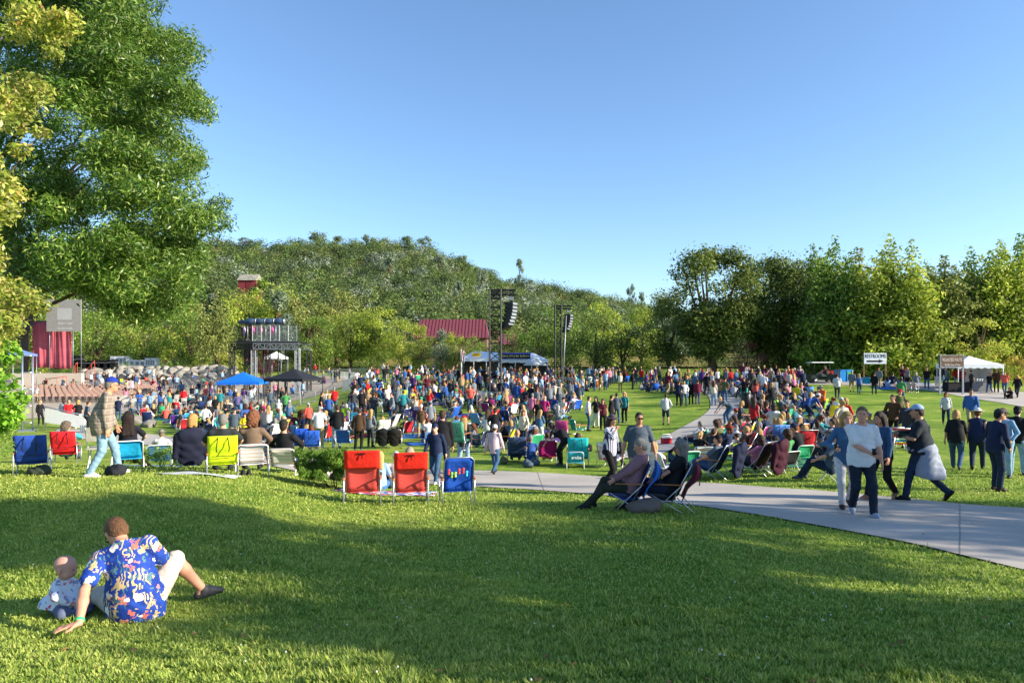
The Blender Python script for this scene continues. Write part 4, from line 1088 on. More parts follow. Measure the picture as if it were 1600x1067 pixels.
# --- lighting scaffold
def scaffold():
    Y = 75.0; g = -4.2
    X = lambda px: (px-800)/F*Y
    o = thing('lighting_scaffold', 'black lighting scaffold tower with railed platform behind the blue canopy', 'scaffold', (X(414), Y, g))
    L = Vector((X(414), Y, g))
    def loc(px, y, z): return Vector((X(px), Y+y, z))-L
    z1, z0 = 2.0, 1.35
    for px in (362.5, 397, 465):
        for y in (0, 4.2):
            b = MB(); mt = M['greym'] if px > 390 and y == 0 else M['blackm']
            truss(b, loc(px, y, g), loc(px, y, z0), 0.45, mt, 9, 0.045); b.build('leg', o)
    for px in (379, 401, 425, 437):
        b = MB(); b.bar(loc(px, 2.0, g), loc(px, 2.0, z0), 0.07, M['blackm'], 6); b.build('pole', o)
    for a, c, mt in ((397, 468, M['greym']), (359, 397, M['blackm'])):
        for y in (0, 4.2):
            b = MB(); z = (z0+z1)/2
            truss(b, loc(a, y, z), loc(c, y, z), 0.6, mt, 8, 0.05); b.build('beam', o)
    b = MB(); b.box((loc(363, 0, 0)+loc(464, 4.2, 0))/2*1+Vector((0, 0, 2.16-g-(loc(363, 0, 0)+loc(464, 4.2, 0)).z/2)), (X(464)-X(363), 4.6, 0.12), M['blackm']); b.build('deck', o)
    for i in range(7):
        a = 367+i*14; c = a+13
        b = MB(); y = -0.1
        A, C = loc(a, y, 2.25), loc(c, y, 2.25); h = Vector((0, 0, 1.75))
        mt = M['blackm'] if i < 2 else M['greym']
        b.tube([A, A+h, C+h, C], 0.045, mt, 5)
        for k in range(1, 7): b.bar(A.lerp(C, k/7), A.lerp(C, k/7)+h, 0.018, mt, 4)
        b.bar(A, C, 0.03, mt, 4); b.build('railing', o)
    for i, (px, lab) in enumerate(((378, 'leftmost'), (393, 'second from left'), (407, 'third from left'), (423, 'rightmost'))):
        p = Vector((X(px), Y+1.6, 2.22))
        s = thing('follow_spot', 'long blue black follow spotlight on scaffold, '+lab+' of four', 'spotlight', p, 0, 'follow spots on the scaffold')
        b = MB(); b.tube([(-.95, 0, 2.15), (-0.2, 0, 2.25), (0.1, 0, 2.3), (0.9, 0, 2.3)], [0.22, 0.25, 0.33, 0.30], plain('spot_housing%d' % i, '#2c4058', 0.4), 10); b.build('housing', s)
        b = MB(); b.bar((0.9, 0, 2.3), (1.0, 0, 2.3), 0.34, M['greym'], 10); b.build('lens_hood', s)
        b = MB(); b.bar((0, 0, 0), (0, 0, 2.1), 0.06, M['greym'], 6)
        for a in (0, 2.1, 4.2): b.bar((0, 0, 0.4), (0.4*math.cos(a), 0.4*math.sin(a), 0), 0.03, M['greym'], 5)
        b.build('stand', s)
    for i, (px, lab) in enumerate(((379, 'pale violet'), (393, 'bright pink'), (405, 'salmon pink'), (423, 'hooked deep pink'))):
        p = Vector((X(px), Y+0.4, 2.3))
        b = MB(); c = plain('pink_cloth%d' % i, ['#b59ad0', '#f02fa0', '#f2739c', '#e8409a'][i])
        b.tube([(0, 0, 1.55), (0.06, 0, 1.2), (-.03, 0, 0.8), (0.05, 0, 0.55)], [0.10, 0.17, 0.15, 0.06], c, 7)
        q = b.build('cloth', None, loc=p); tag(q, lab+' cloth hanging at the scaffold railing', 'cloth')
scaffold()
# --- canopies
def canopy(name, label, px, Y, eave, apex, wpx, dep, hexc, rz=0.0, legm=None, valance=0.25, post=True, mat=None):
    w = wpx/F*Y; p = atY(px, Y); g = p.z
    o = thing(name, label, 'canopy tent', p, rz)
    m = mat or plain(name+'_cloth'+hexc, hexc, 0.75, 0.2, 0, 0.06, 2.0, 0.1)
    ze, za = zrow(eave, Y)-g, zrow(apex, Y)-g
    b = MB(); n = 10
    def roof(u, v):
        # pagoda curve over a square
        x, y = (u*2-1), (v*2-1); r = max(abs(x), abs(y))
        return (x*w/2, y*dep/2, ze+(za-ze)*((1-r)**1.15)+0.05*math.sin(r*PI)*0)
    b.grid(roof, n, n, m, False, 0.02)
    b.build('roof', o)
    b = MB()
    for (sx, sy, ex, ey) in ((-1, -1, 1, -1), (1, -1, 1, 1), (1, 1, -1, 1), (-1, 1, -1, -1)):
        b.grid(lambda u, v: ((sx+(ex-sx)*u)*w/2*1.003, (sy+(ey-sy)*u)*dep/2*1.003, ze-0.005-v*valance*(1+0.15*math.sin(u*40))), 24, 1, m, False)
    b.build('valance', o)
    for sx in (-1, 1):
        for sy in (-1, 1):
            q = MB(); q.bar((sx*w/2*.97, sy*dep/2*.97, 0), (sx*w/2*.97, sy*dep/2*.97, ze+0.02), 0.04, legm or M['greym'], 6); q.build('leg', o)
    return o, m
canopy('blue_canopy', 'bright blue pop up canopy under the lighting scaffold', 380, 67, 596, 581, 62, 3.9, '#1666c8', 0.12, M['blackm'])
canopy('black_canopy', 'black pop up canopy right of the blue canopy', 460, 63, 591, 576, 64, 4.0, '#26282d', -0.2, M['blackm'])
canopy('white_canopy', 'small white canopy behind the scaffold near red leaved maple', 432, 99, 558, 549, 26, 3.0, '#dcdcdc')
canopy('blue_tent', 'blue canopy corner behind the vine at far left', 10, 80, 553, 538, 60, 4, '#5f74a8')
o_, m_ = canopy('market_canopy', 'white market canopy of the nut stall on the right', 1514, 55, 569, 556, 66, 3.3, '#e6e8ea', -0.1, M['whitem'], 0.3)
b = MB(); b.grid(lambda u, v: (0.1+u*1.5, 1.6, 0.1+v*1.75+0.0*u), 8, 3, M['tarp_w'], False, 0.01); b.build('back_panel', o_)
b = MB(); b.grid(lambda u, v: (1.64, -0.2+u*1.8, 0.1+v*1.75), 8, 3, M['tarp_w'], False, 0.01); b.build('side_panel', o_)
def table(px, Y, wid, label, hexc, rz=0.0):
    p = atY(px, Y); o = thing('stall_table', label, 'table', p, rz)
    b = MB(); m = plain('tablecloth'+hexc, hexc, 0.9)
    b.box((0, 0, 0.38), (wid, 0.75, 0.74), m, taper=0.97); b.build('tablecloth', o)
    b = MB(); b.box((0, 0, 0.765), (wid+0.04, 0.8, 0.03), m); b.build('table_top', o); return p
tp = table(1494, 53.9, 1.7, 'stall table under black cloth below the brown sign', '#1e1e22'); table(1529, 54.2, 1.5, 'grey draped stall table at right side of market canopy', '#77787c')
for i, px in enumerate((1526, 1530, 1534)):
    b = MB(); b.lathe([(0.05, 0), (0.09, 0.18), (0.085, 0.2)], M['tarp_w'], 8); p = atY(px, 54.2)
    tag(b.build('cup_stack', None, loc=(p.x, p.y, p.z+0.78)), ['left', 'middle', 'right'][i]+' white cup stack on the grey draped table', 'cups')
# --- signs
def board(name, label, px, Y, r0, r1, wpx, m, lines, postm, postrow=None, border=None):
    w = wpx/F*Y; h = zrow(r0, Y)-zrow(r1, Y); p = atY(px, Y); zc = (zrow(r0, Y)+zrow(r1, Y))/2-p.z
    o = thing(name, label, 'sign', p)
    b = MB(); b.box((0, 0, zc), (w, 0.05, h), m); b.build('board', o)
    if border:
        b = MB(); t = h*0.05
        for s in (-1, 1):
            b.box((0, -0.004, zc+s*(h/2-t/2)), (w+0.02, 0.062, t), border); b.box((s*(w/2-t/2), -0.004, zc), (t, 0.064, h-2*t), border)
        b.build('frame', o)
    if postm:
        for s in (-1, 1):
            b = MB(); b.box((s*w*0.485, 0.08, (zc+h/2)/2), (0.12, 0.09, zc+h/2+0.1), postm); b.build('post', o)
    for (s, sz, dz, mm, wf) in lines:
        q = put('lettering', text_mesh(s, sz*h, mm, w*wf), o, loc=(0, -0.034, zc+dz*h))
    return o, w, h, zc
K = plain('black_paint', '#141414'); Wt = plain('white_paint', '#dedede'); 
o_, w_, h_, zc_ = board('restrooms_sign', 'white RESTROOMS sign with black arrow on two posts', 1367.5, 60, 551.5, 568.5, 35, plain('sign_white', '#c9d2d8'), [('RESTROOMS', 0.5, 0.2, K, 0.93)], plain('sign_post', '#6b5038'), border=None)
b = MB(); b.prism([(-w_*.38, -0.03, zc_-h_*.17), (-w_*.38, -0.03, zc_-h_*.33), (w_*.16, -0.03, zc_-h_*.33), (w_*.16, -0.03, zc_-h_*.42), (w_*.38, -0.03, zc_-h_*.25), (w_*.16, -0.03, zc_-h_*.08), (w_*.16, -0.03, zc_-h_*.17)], (0, -0.008, 0), K); b.build('arrow', o_)
board('stall_sign', 'brown wooden stall sign lettered in white above the market canopy', 1487.5, 52.4, 554.5, 574, 37, plain('brown_board', '#6a5446', 0.8, 0.2, 0, 0.3, 3), [('ROASTED NUTS', 0.34, 0.1, plain('pink_white_paint', '#e2cfc8'), 0.82), ('The Best Nuts in Town', 0.2, -0.3, Wt, 0.66)], M['greym'], border=M['greym'])
o_, w_, h_, zc_ = board('seating_sign', 'white square sign with orange letter E above the seats', 203.5, 70, 595, 605.5, 9.5, Wt, [('E', 0.85, 0.0, plain('orange_paint', '#e0621c'), 0.42)], None)
b = MB(); b.bar((0, 0.06, 0), (0, 0.06, zc_+h_/2), 0.03, M['greym'], 6); b.build('pole', o_)
# --- speaker towers
def delay_tower(label, px, Y, top, armpx, a0, a1, s, nbox, lab2):
    p = atY(px, Y); H = zrow(top, Y)-p.z; o = thing('speaker_tower', label, 'speaker tower', p)
    b = MB(); truss(b, (0, 0, 0), (0, 0, H), s, M['blackm'], int(H/0.62), 0.062); b.build('mast', o)
    ax = (armpx-px)/F*Y
    b = MB(); truss(b, (-s/2, 0, H-0.2), (ax, 0, H-0.2), 0.34, M['blackm'], 5, 0.05); b.build('arm', o)
    b = MB(); b.box((0, 0, 0.1), (s*1.9, s*1.9, 0.2), M['blackm']); b.build('base', o)
    for sx, sy in ((-1, -1), (1, -1), (1, 1), (-1, 1)):
        b = MB(); b.bar((sx*s/2, sy*s/2, 1.6), (sx*s*1.6, sy*s*1.6, 0.02), 0.04, M['blackm'], 5); b.build('outrigger', o)
    z0, z1 = zrow(a0, Y)-p.z, zrow(a1, Y)-p.z; ac = ax-0.32
    q = thing('line_array', lab2, 'loudspeaker', (p.x+ac, p.y, p.z+z1))
    b = MB(); h = (z0-z1); b.box((0, 0, h-0.12), (0.35, 0.3, 0.22), M['greym']); b.bar((0, 0, h-0.02), (0, 0, H-0.3-z1), 0.03, M['blackm'], 5); b.bar((0.0, 0, h-0.24), (0, 0, h-.36), 0.05, M['blackm'], 5); b.build('motor', q)
    hb = (h-0.35)/nbox
    for i in range(nbox):
        t = i/(nbox-1); xo = 0.0-0.28*t*t; a = -0.45*t*t
        R = Matrix.Rotation(-0.5, 3, 'Z') @ Matrix.Rotation(a, 3, 'Y')
        b = MB(); b.box((xo, 0, h-0.36-hb*(i+0.5)), (0.62, 0.75, hb*0.88), M['darkp'], R=R); b.box(Vector((xo, 0, h-0.36-hb*(i+0.5)))+R @ Vector((0.312, 0, 0)), (0.02, 0.66, hb*0.6), M['greym'], R=R)
        b.build('cabinet', q)
delay_tower('tall black truss speaker tower rising from the middle of the crowd', 774, 48, 452.5, 806, 464, 512, 0.78, 7, 'hanging line array of the tall middle speaker tower')
delay_tower('second farther speaker tower right of the tall one', 872, 66, 477, 894, 485, 518, 0.62, 6, 'hanging line array of the second farther speaker tower')
b = MB(); p = atY(879, 65); b.bar((0, 0, 0), (0.35, 0, 6.9), 0.05, M['greym'], 6); tag(b.build('slanting_pole', None, loc=p), 'thin slanting pole beside the second speaker tower', 'pole')
# --- stage side, far left
def stage():
    Y = 97.0; X = lambda px: (px-800)/F*Y
    g = gz(X(80), Y)
    o = thing('stage_curtain', 'tall red stage curtain hanging below the grey screen', 'curtain', (X(81), Y, zrow(575, Y)))
    m = plain('red_curtain_cloth', '#b0525e', 0.7, 0.3, 0, 0.15, 1.0, 0.15); w = X(112)-X(51); h = zrow(503, Y)-zrow(575, Y)
    b = MB(); b.grid(lambda u, v: ((u-0.5)*w, 0.10*math.sin(u*23)+0.06*math.sin(u*51+v*3)+(0.12 if 0.36 < u < 0.46 else 0), v*h+0.1*math.sin(u*6)*(1-v)), 60, 8, m, True, 0.04); b.build('cloth', o)
    b = MB()
    b.bar((-w/2, 0.15, h+0.1), (w/2+0.3, 0.15, h+0.1), 0.09, M['blackm'], 6)
    for x in (-w/2, w/2+0.1): b.bar((x, 0.2, g-zrow(575, Y)), (x, 0.2, h+0.1), 0.06, M['greym'], 6)
    b.build('frame', o)
    Y2 = 95.5; X2 = lambda px: (px-800)/F*Y2
    s = thing('stage_screen', 'big grey projection screen hanging over the red curtain', 'screen', (X2(100), Y2, zrow(518, Y2)))
    w = X2(127)-X2(73); h = zrow(468, Y2)-zrow(518, Y2)
    b = MB(); b.box((0, 0, h/2), (w, 0.12, h), plain('screen_cloth', '#8f8b86', 0.6)); b.build('panel', s)
    pw = plain('screen_print', '#c4c2be')
    b = MB(); b.box((0.1, -0.066, h*.55), (w*.42, 0.006, h*.36), plain('screen_print_pale', '#a9a6a4')); b.build('printed_patch', s)
    for i, (t, zz) in enumerate((('doors now', 0.26), ('do not smoke', 0.1))):
        put('lettering', text_mesh(t, 0.5, pw, w*.42), s, loc=(0.2, -0.068, h*zz))
    b = MB()
    for x in (-w/2+.2, w/2-.2): b.bar((x, 0.3, g-zrow(518, Y2)), (x, 0.3, h), 0.05, M['greym'], 6)
    b.build('frame', s)
    o = thing('stage_post', 'thick black post left of the red curtain', 'post', (X(46.5), Y-1, g))
    b = MB(); b.box((0, 0, (zrow(480, Y)-g)/2), (0.62, 0.62, zrow(480, Y)-g), M['darkp']); b.build('column', o)
    b = MB(); b.box((0, 0, zrow(480, Y)-g+0.1), (0.9, 0.9, 0.2), M['blackm']); b.build('cap', o)
    q = thing('stage_line_array', 'curved black line array hanging beside the grey screen', 'loudspeaker', (X(62), Y-2.5, zrow(528, Y)))
    H = zrow(478, Y)-zrow(528, Y)
    for i in range(11):
        t = i/10; b = MB(); x = 1.15-2.2*(t**1.9); a = 0.75*t
        b.box((x, 0, H*(1-t)**0.95+0.1), (0.85, 0.9, H/11*1.02), M['darkp'] if i % 2 else M['blackm'], R=Matrix.Rotation(a, 3, 'Y')); b.build('cabinet', q)
    b = MB(); b.bar((1.15, 0, H), (1.15, 0, H+2.0), 0.05, M['blackm'], 6); b.build('hanger', q)
    # silver ladder truss nearer to the camera
    p = atY(43, 40); H = zrow(555, 40)-p.z; o = thing('ladder_truss', 'silver ladder truss standing at left behind the blue chair', 'truss', p, 0.3)
    b = MB(); [b.bar((s*.26, 0, 0), (s*.26, 0, H), 0.05, M['alu'], 8) for s in (-1, 1)]; b.build('rail', o)
    b = MB(); [b.bar((-.26, 0, H-0.03-i*0.98), (.26, 0, H-0.03-i*0.98), 0.035, M['alu'], 6) for i in range(5)]; b.build('rung', o)
    b = MB(); b.box((0, 0, 0.05), (0.9, 0.6, 0.1), M['alu']); b.build('foot', o)
    # equipment cases
    cases = [(115, 568, 1.2, 1.6), (123, 566, 1.3, 1.9), (132, 571, 2.6, 1.0), (146, 571, 1.7, 0.9), (156, 570, 1.6, 1.1), (166, 570, 1.5, 1.0), (176, 570, 1.2, 1.2)]
    for i, (px, r, w, h) in enumerate(cases):
        p = Vector(((px-800)/F*104, 104, zrow(574, 104)))
        o = thing('flight_case', ['tall black flight case at right edge of red curtain', 'second tall black case right of red curtain', 'long black flight case on the stage wing', 'short black flight case by the red handrail', 'black case with yellow corners on stage wing', 'dark case behind the man in white trousers', 'rightmost black case on the stage wing'][i], 'flight case', p)
        b = MB(); b.box((0, 0, h/2), (w, 0.8, h*.96), M['darkp']); b.build('body', o)
        b = MB(); b.box((0, 0, h*.68), (w+0.03, 0.83, 0.05), M['greym']); b.build('trim', o)
    for i, (px, w, h) in enumerate(((190, 3.0, 1.6), (214, 4.2, 1.0), (238, 1.8, 1.3))):
        p = Vector(((px-800)/F*110, 110, zrow(572, 110))); o = thing('generator', ['white generator trailer beyond the clipped hedge', 'long white equipment box beyond the clipped hedge', 'white ventilated box beside round shrubs'][i], 'generator', p)
        b = MB(); b.box((0, 0, h/2), (w, 1.4, h), M['whitem'], taper=0.95); b.build('housing', o)
        b = MB(); [b.box((-w*.3+k*w*.2, -0.71, h*.45), (w*.12, 0.05, h*.6), M['greym']) for k in range(4)]; b.build('vent', o)
    # stage front wall and red rails
    b = MB(); p = Vector(((75-800)/F*93, 93, gz((75-800)/F*93, 93))); zt = zrow(583, 93)-p.z
    b.box((0, 0, zt/2-0.2), (9.5, 0.6, zt+0.4), plain('stage_wall_render', '#c9b9a6', 0.9), rz=0.0); tag(b.build('stage_wall', None, loc=p), 'low pale stage front wall below the red curtain', 'wall')
    red = plain('red_painted_rail', '#b04a3c', 0.5)
    for i, (x0, r0, x1, r1, lab) in enumerate(((113, 577, 121, 566, 'short red handrail right of the red curtain'), (137, 575, 148, 564, 'red handrail climbing to the stage wing'), (74, 592, 104, 588, 'red rail in front of the low stage wall'))):
        Yr = 98 if i < 2 else 90; A = Vector(((x0-800)/F*Yr, Yr, zrow(r0, Yr))); C = Vector(((x1-800)/F*Yr, Yr, zrow(r1, Yr)))
        o = thing('handrail', lab, 'handrail', A); d_ = C-A
        b = MB(); b.bar((0, 0, 0), d_, 0.05, red, 6); b.build('rail', o)
        for t in (0.02, 0.5, 0.98):
            b = MB(); q = d_*t; gq = gz(A.x+q.x, A.y+q.y)-A.z; b.bar(q, (q.x, q.y, min(gq, q.z-0.9)), 0.04, red, 6); b.build('post', o)
stage()
# --- rock wall
def rocks():
    ms = []
    st = plain('pale_granite', '#8f8a80', 0.9, 0.2, 0, 0.35, 1.5, 0.5)
    st2 = plain('grey_fieldstone', '#7f7a72', 0.95, 0.2, 0, 0.3, 3, 0.5)
    for v in range(5):
        bm = __import__('bmesh').new(); import bmesh
        bmesh.ops.create_icosphere(bm, subdivisions=3, radius=1.0)
        for w in bm.verts:
            c = w.co; k = 0.8
            for d_, o_ in zip(*[iter([Vector((math.sin(v*3+j*1.7), math.cos(v*2.2+j*2.9), math.sin(j*4.1+v))).normalized() if q == 0 else 0.62+0.25*((j*37+v*13) % 10)/10 for j in range(11) for q in (0, 1)])]*2):
                s_ = c.dot(d_)
                if s_ > o_: c -= d_*(s_-o_)*0.92
            w.co = c
        me = bpy.data.meshes.new('rock'); bm.to_mesh(me); bm.free(); me.materials.append(st)
        ms.append(me)
    n = 0
    for row, (Yr, z0, sz) in enumerate(((103.0, 589, 0.85), (104.2, 583, 0.8), (105.2, 578, 0.75))):
        px = 128 + row*5
        while px < 365:
            x = (px-800)/F*Yr; s = sz*(0.75+0.6*rng.random())
            big = px < 160 and row > 0
            o = put('rock', ms[n % 5], None, loc=(x, Yr, zrow(z0, Yr)+0.1), rz=rng.random()*6)
            s = s*1.5 if big else s
            o.scale = (s*1.25, s, s*0.8); o.rotation_euler = (rng.random()*.6, rng.random()*.6, rng.random()*6)
            tag(o, 'pale granite boulder in the dry stone bank behind the seats', 'rock', 'boulders of the stone bank')
            px += s*1.7/Yr*F; n += 1
    for px, py, s, lab in ((522, 737, 0.22, 'grey stone right of the stretched jeans'), (535, 742, 0.28, 'flat grey stone at foot of the spreading juniper'), (512, 733, 0.17, 'small brown stone under the spreading juniper'), (548, 747, 0.2, 'dark stone left of the red chairs'),
                           (200, 657, 0.5, 'grey kerb stone left of three beyond cap man'), (216, 661, 0.55, 'grey kerb stone middle of three beyond cap man'), (232, 667, 0.5, 'grey kerb stone right of three beyond cap man')):
        p = at(px, py); o = put('rock', ms[int(px) % 5].copy(), None, loc=(p.x, p.y, p.z+s*0.25)); o.data.materials[0] = st2; o.scale = (s*1.5, s, s*.7); o.rotation_euler = (0.2, 0.1, px*0.7); tag(o, lab, 'rock')
rocks()
# --- buildings
def roofbuilding(name, label, px0, px1, Y, rid, eav, dep, wallh, redge=0.0):
    X0, X1 = (px0-800)/F*Y, (px1-800)/F*Y; w = X1-X0; zr, ze = zrow(rid, Y+dep/2), zrow(eav, Y)
    o = thing(name, label, 'building', ((X0+X1)/2, Y, ze-wallh))
    red = plain('red_metal_roof', '#84444a', 0.45, 0.5, 0.2, 0.12, 2); rib = plain('red_roof_rib', '#5f2730', 0.5)
    wl = plain('brown_board_wall', '#6d5546', 0.9)
    b = MB(); b.box((0, dep/2, wallh/2), (w*.94, dep*.86, wallh), wl); b.build('wall', o)
    rf = MB(); h = zr-ze; ins = w*redge
    rf.add([(-w/2, -.3, wallh), (w/2, -.3, wallh), (w/2-ins, dep/2, wallh+h), (-w/2+ins, dep/2, wallh+h), (-w/2, dep+.3, wallh), (w/2, dep+.3, wallh)],
           [(0, 1, 2, 3), (3, 2, 5, 4), (0, 3, 4), (1, 5, 2), (0, 4, 5, 1)], red)
    r_ = rf.build('roof', o)
    b = MB(); n = int(w/0.62)
    for i in range(1, n):
        x = -w/2+w*i/n; t = 1.0 if abs(x) < w/2-ins else (w/2-abs(x))/max(ins, 1e-3)
        b.bar((x, -.3, wallh+0.03), (x, -.3+(dep/2+.3)*t, wallh+h*t+0.03), 0.06, rib, 4)
    b.build('seam', r_)
    for i in range(3):
        wn = MB(); wn.box((-w*.3+i*w*.3, dep*.07-.03, wallh*.55), (1.2, 0.08, 1.1), M['greym']); f = wn.build('window', o)
        wn = MB(); wn.box((-w*.3+i*w*.3, dep*.07-.08, wallh*.55), (1.0, 0.03, 0.9), plain('dark_glass', '#141a1e', 0.1)); wn.build('pane', f)
roofbuilding('winery_building', 'long red metal roofed building beyond the drinks tents', 646, 764, 124, 499, 528, 9, 5.5, 0.06)
roofbuilding('winery_building', 'smaller red metal roof right of the tall speaker tower', 779, 808, 112, 522, 538, 7, 4.5, 0.0)
def barn():
    Y = 172; x = (386-800)/F*Y; z = float(hill_z(np.array(x), np.array(Y*1.0)))
    o = thing('red_barn', 'small red barn with grey roof among the hillside trees', 'barn', (x, Y, z-1))
    zt, zm = zrow(427, Y)-z+1, zrow(438, Y)-z+1; w = 30/F*Y
    b = MB(); b.box((0, 2, zm/2), (w*.94, 4, zm), plain('barn_red_board', '#7c3236', 0.8)); b.build('wall', o)
    b = MB(); b.add([(-w/2, -0.4, zm), (w/2, -0.4, zm), (w/2, 2, zt), (-w/2, 2, zt), (-w/2, 4.4, zm), (w/2, 4.4, zm)], [(0, 1, 2, 3), (3, 2, 5, 4), (0, 3, 4), (1, 5, 2), (0, 4, 5, 1)], plain('mossy_shingle', '#8d8a7c', 0.9, 0.2, 0, 0.4, 1.5)); b.build('roof', o)
    b = MB(); b.box((0.4, -0.03, zm-1.6), (1.4, 0.06, 2.0), plain('barn_door_dark', '#6e2228')); b.build('door', o)
barn()
# --- drinks tents
def marquee(name, label, px0, px1, Y, rid, eav, dep, hip):
    X0, X1 = (px0-800)/F*Y, (px1-800)/F*Y; w = X1-X0; g = gz((X0+X1)/2, Y); ze, zr = zrow(eav, Y)-g, zrow(rid, Y)-g
    o = thing(name, label, 'tent', ((X0+X1)/2, Y, g))
    h0, h1 = hip
    b = MB(); b.add([(-w/2, 0, ze), (w/2, 0, ze), (w/2-h1, dep/2, zr), (-w/2+h0, dep/2, zr), (-w/2, dep, ze), (w/2, dep, ze)], [(0, 1, 2, 3), (3, 2, 5, 4), (0, 3, 4), (1, 5, 2)], M['tarp_w']); b.build('roof', o)
    b = MB(); b.grid(lambda u, v: ((u-.5)*w, -0.01, ze-v*0.35-0.03*math.sin(u*30)*v), 40, 1, M['tarp_w'], False, 0.01); b.build('valance', o)
    for s in (-1, 1):
        b = MB(); b.grid(lambda u, v: (s*w/2, u*dep, v*ze), 6, 4, M['tarp_w'], False, 0.01); b.build('side_panel', o)
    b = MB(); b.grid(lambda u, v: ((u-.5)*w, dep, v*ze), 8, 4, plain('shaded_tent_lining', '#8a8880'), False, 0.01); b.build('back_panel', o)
    for t in (-.5, -.17, .17, .5):
        b = MB(); b.bar((w*t*.995, 0.03, 0), (w*t*.995, 0.03, ze), 0.05, M['whitem'], 6); b.build('post', o)
    return o, w, ze, zr, g
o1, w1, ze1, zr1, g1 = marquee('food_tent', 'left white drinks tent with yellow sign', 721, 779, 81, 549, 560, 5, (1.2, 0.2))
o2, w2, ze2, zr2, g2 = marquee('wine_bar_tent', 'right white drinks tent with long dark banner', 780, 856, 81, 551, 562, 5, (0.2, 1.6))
def plate(name, label, px, Y, r0, r1, wpx, m, lines, border=None):
    w = wpx/F*Y; h = zrow(r0, Y)-zrow(r1, Y); o = thing(name, label, 'banner', ((px-800)/F*Y, Y, zrow(r1, Y)))
    b = MB(); b.box((0, 0, h/2), (w, 0.04, h), m); b.build('panel', o)
    if border:
        b = MB(); t = 0.10; b.box((0, -0.003, h-t/2), (w+.02, 0.05, t), border); b.box((-w/2+t/2, -0.003, h/2-t/2), (t, 0.05, h-t), border); b.box((w/2-t/2, -0.003, h/2-t/2), (t*.6, 0.05, h-t), border); b.build('border', o)
    for (s, sz, dz, mm, wf) in lines: put('lettering', text_mesh(s, sz*h, mm, w*wf), o, loc=(0, -0.03, h*dz))
plate('wine_bar_banner', 'dark banner with pale yellow lettering and blue edge on the right tent', 805.5, 80.6, 551.5, 561, 47, plain('banner_black', '#1b1c26'), [('Sierra Wine Bar & Bistro', 0.46, 0.52, plain('banner_yellow', '#d8d690'), 0.9), ('wines   beer   snacks', 0.16, 0.13, plain('banner_grey', '#8f8f78'), 0.6)], plain('banner_blue', '#3a3fd0'))
plate('popcorn_sign', 'yellow sign with dark lettering on the left tent', 744.5, 80.6, 551, 557.5, 14, plain('sign_yellow', '#e0b83c'), [('POPCORN', 0.42, 0.38, plain('sign_navy', '#2c2a4a'), 0.66), ('fresh', 0.2, 0.78, plain('sign_navy2', '#2c2a4a'), 0.3)])
def umbrella():
    p = atY(836, 77); o = thing('patio_umbrella', 'pale grey patio umbrella before right end of the wine tent', 'umbrella', p)
    ze, za = zrow(571, 77)-p.z, zrow(557, 77)-p.z; R = 19/F*77
    b = MB(); b.lathe([(R, ze), (R*.66, ze+(za-ze)*.42), (R*.33, ze+(za-ze)*.75), (0.03, za)], plain('umbrella_canvas', '#b4b8bc', 0.8, 0.2, 0, 0.1), 8); b.build('canopy', o)
    b = MB(); b.bar((0, 0, 0), (0, 0, za+0.1), 0.035, M['wood'], 6); b.build('pole', o)
    b = MB(); b.lathe([(0.3, 0), (0.3, 0.08), (0.06, 0.12)], M['blackm'], 10); b.build('base', o)
umbrella()
for px, lab, hx, w in ((732, 'red draped counter in the left drinks tent, leftmost', '#8e1f2c', 1.0), (745, 'red draped counter in the left drinks tent, second', '#8e1f2c', 0.9), (806, 'white drinks cooler cabinet inside the wine tent', '#c8d4dc', 0.9), (820, 'pale blue counter inside the wine tent', '#7fb2d8', 1.2)): table(px, 80.2, w, lab, hx)
def flag():
    p = atY(720.5, 79.5); o = thing('flag_pole', 'flagpole with limp striped flag at left end of drinks tents', 'flagpole', p); H = zrow(545, 79.5)-p.z
    b = MB(); b.bar((0, 0, 0), (0, 0, H), 0.035, M['whitem'], 6); b.build('pole', o)
    rd, wh, bl = plain('flag_red', '#b03040'), plain('flag_white', '#dcdcdc'), plain('flag_blue', '#2c3a78')
    b = MB()
    for i in range(7): b.grid(lambda u, v: (0.04+0.45*(i+u)/7*(0.7+.3*(1-v)), 0.06*math.sin((i+u)*1.5+v*2), H-0.1-v*1.35-0.3*(i+u)/7), 2, 6, (bl if i < 1 else (rd if i % 2 else wh)), True, 0.01)
    b.build('flag', o)
flag()
# --- barriers
def barrier_mesh(w=2.3, h=1.1):
    fm = MB(); fm.tube([(-w/2, 0, 0.15), (-w/2, 0, h-.06), (-w/2+.08, 0, h), (w/2-.08, 0, h), (w/2, 0, h-.06), (w/2, 0, 0.15), (-w/2, 0, .15)], 0.025, M['alu'], 5)
    br = MB()
    for i in range(1, 16): br.bar((-w/2+w*i/16, 0, 0.15), (-w/2+w*i/16, 0, h), 0.012, M['alu'], 4, cap=False)
    ft = MB()
    for s in (-1, 1): ft.box((s*w*.35, 0, 0.08), (0.05, 0.6, 0.04), M['alu']); ft.box((s*w*.35, 0, .13), (0.05, 0.05, 0.1), M['alu'])
    return fm.mesh('frame'), br.mesh('bars'), ft.mesh('feet')
BF, BB, BFT = barrier_mesh()
def barriers(pts, lab, grp):
    """a run of steel crowd barriers along world points"""
    for a, c in zip(pts, pts[1:]):
        d = (c-a); L = math.hypot(d.x, d.y); n = max(1, round(L/2.4))
        for i in range(n):
            q = a.lerp(c, (i+.5)/n)
            o = thing('crowd_barrier', lab, 'barrier', (q.x, q.y, gz(q.x, q.y)+0.03), math.atan2(d.y, d.x), grp)
            put('frame', BF, o); put('bars', BB, o); put('feet', BFT, o)
barriers([atY(338, 62), atY(395, 59), atY(470, 58), atY(492, 60)], 'steel crowd barrier in the run before the mixing canopies', 'barriers before the canopies')
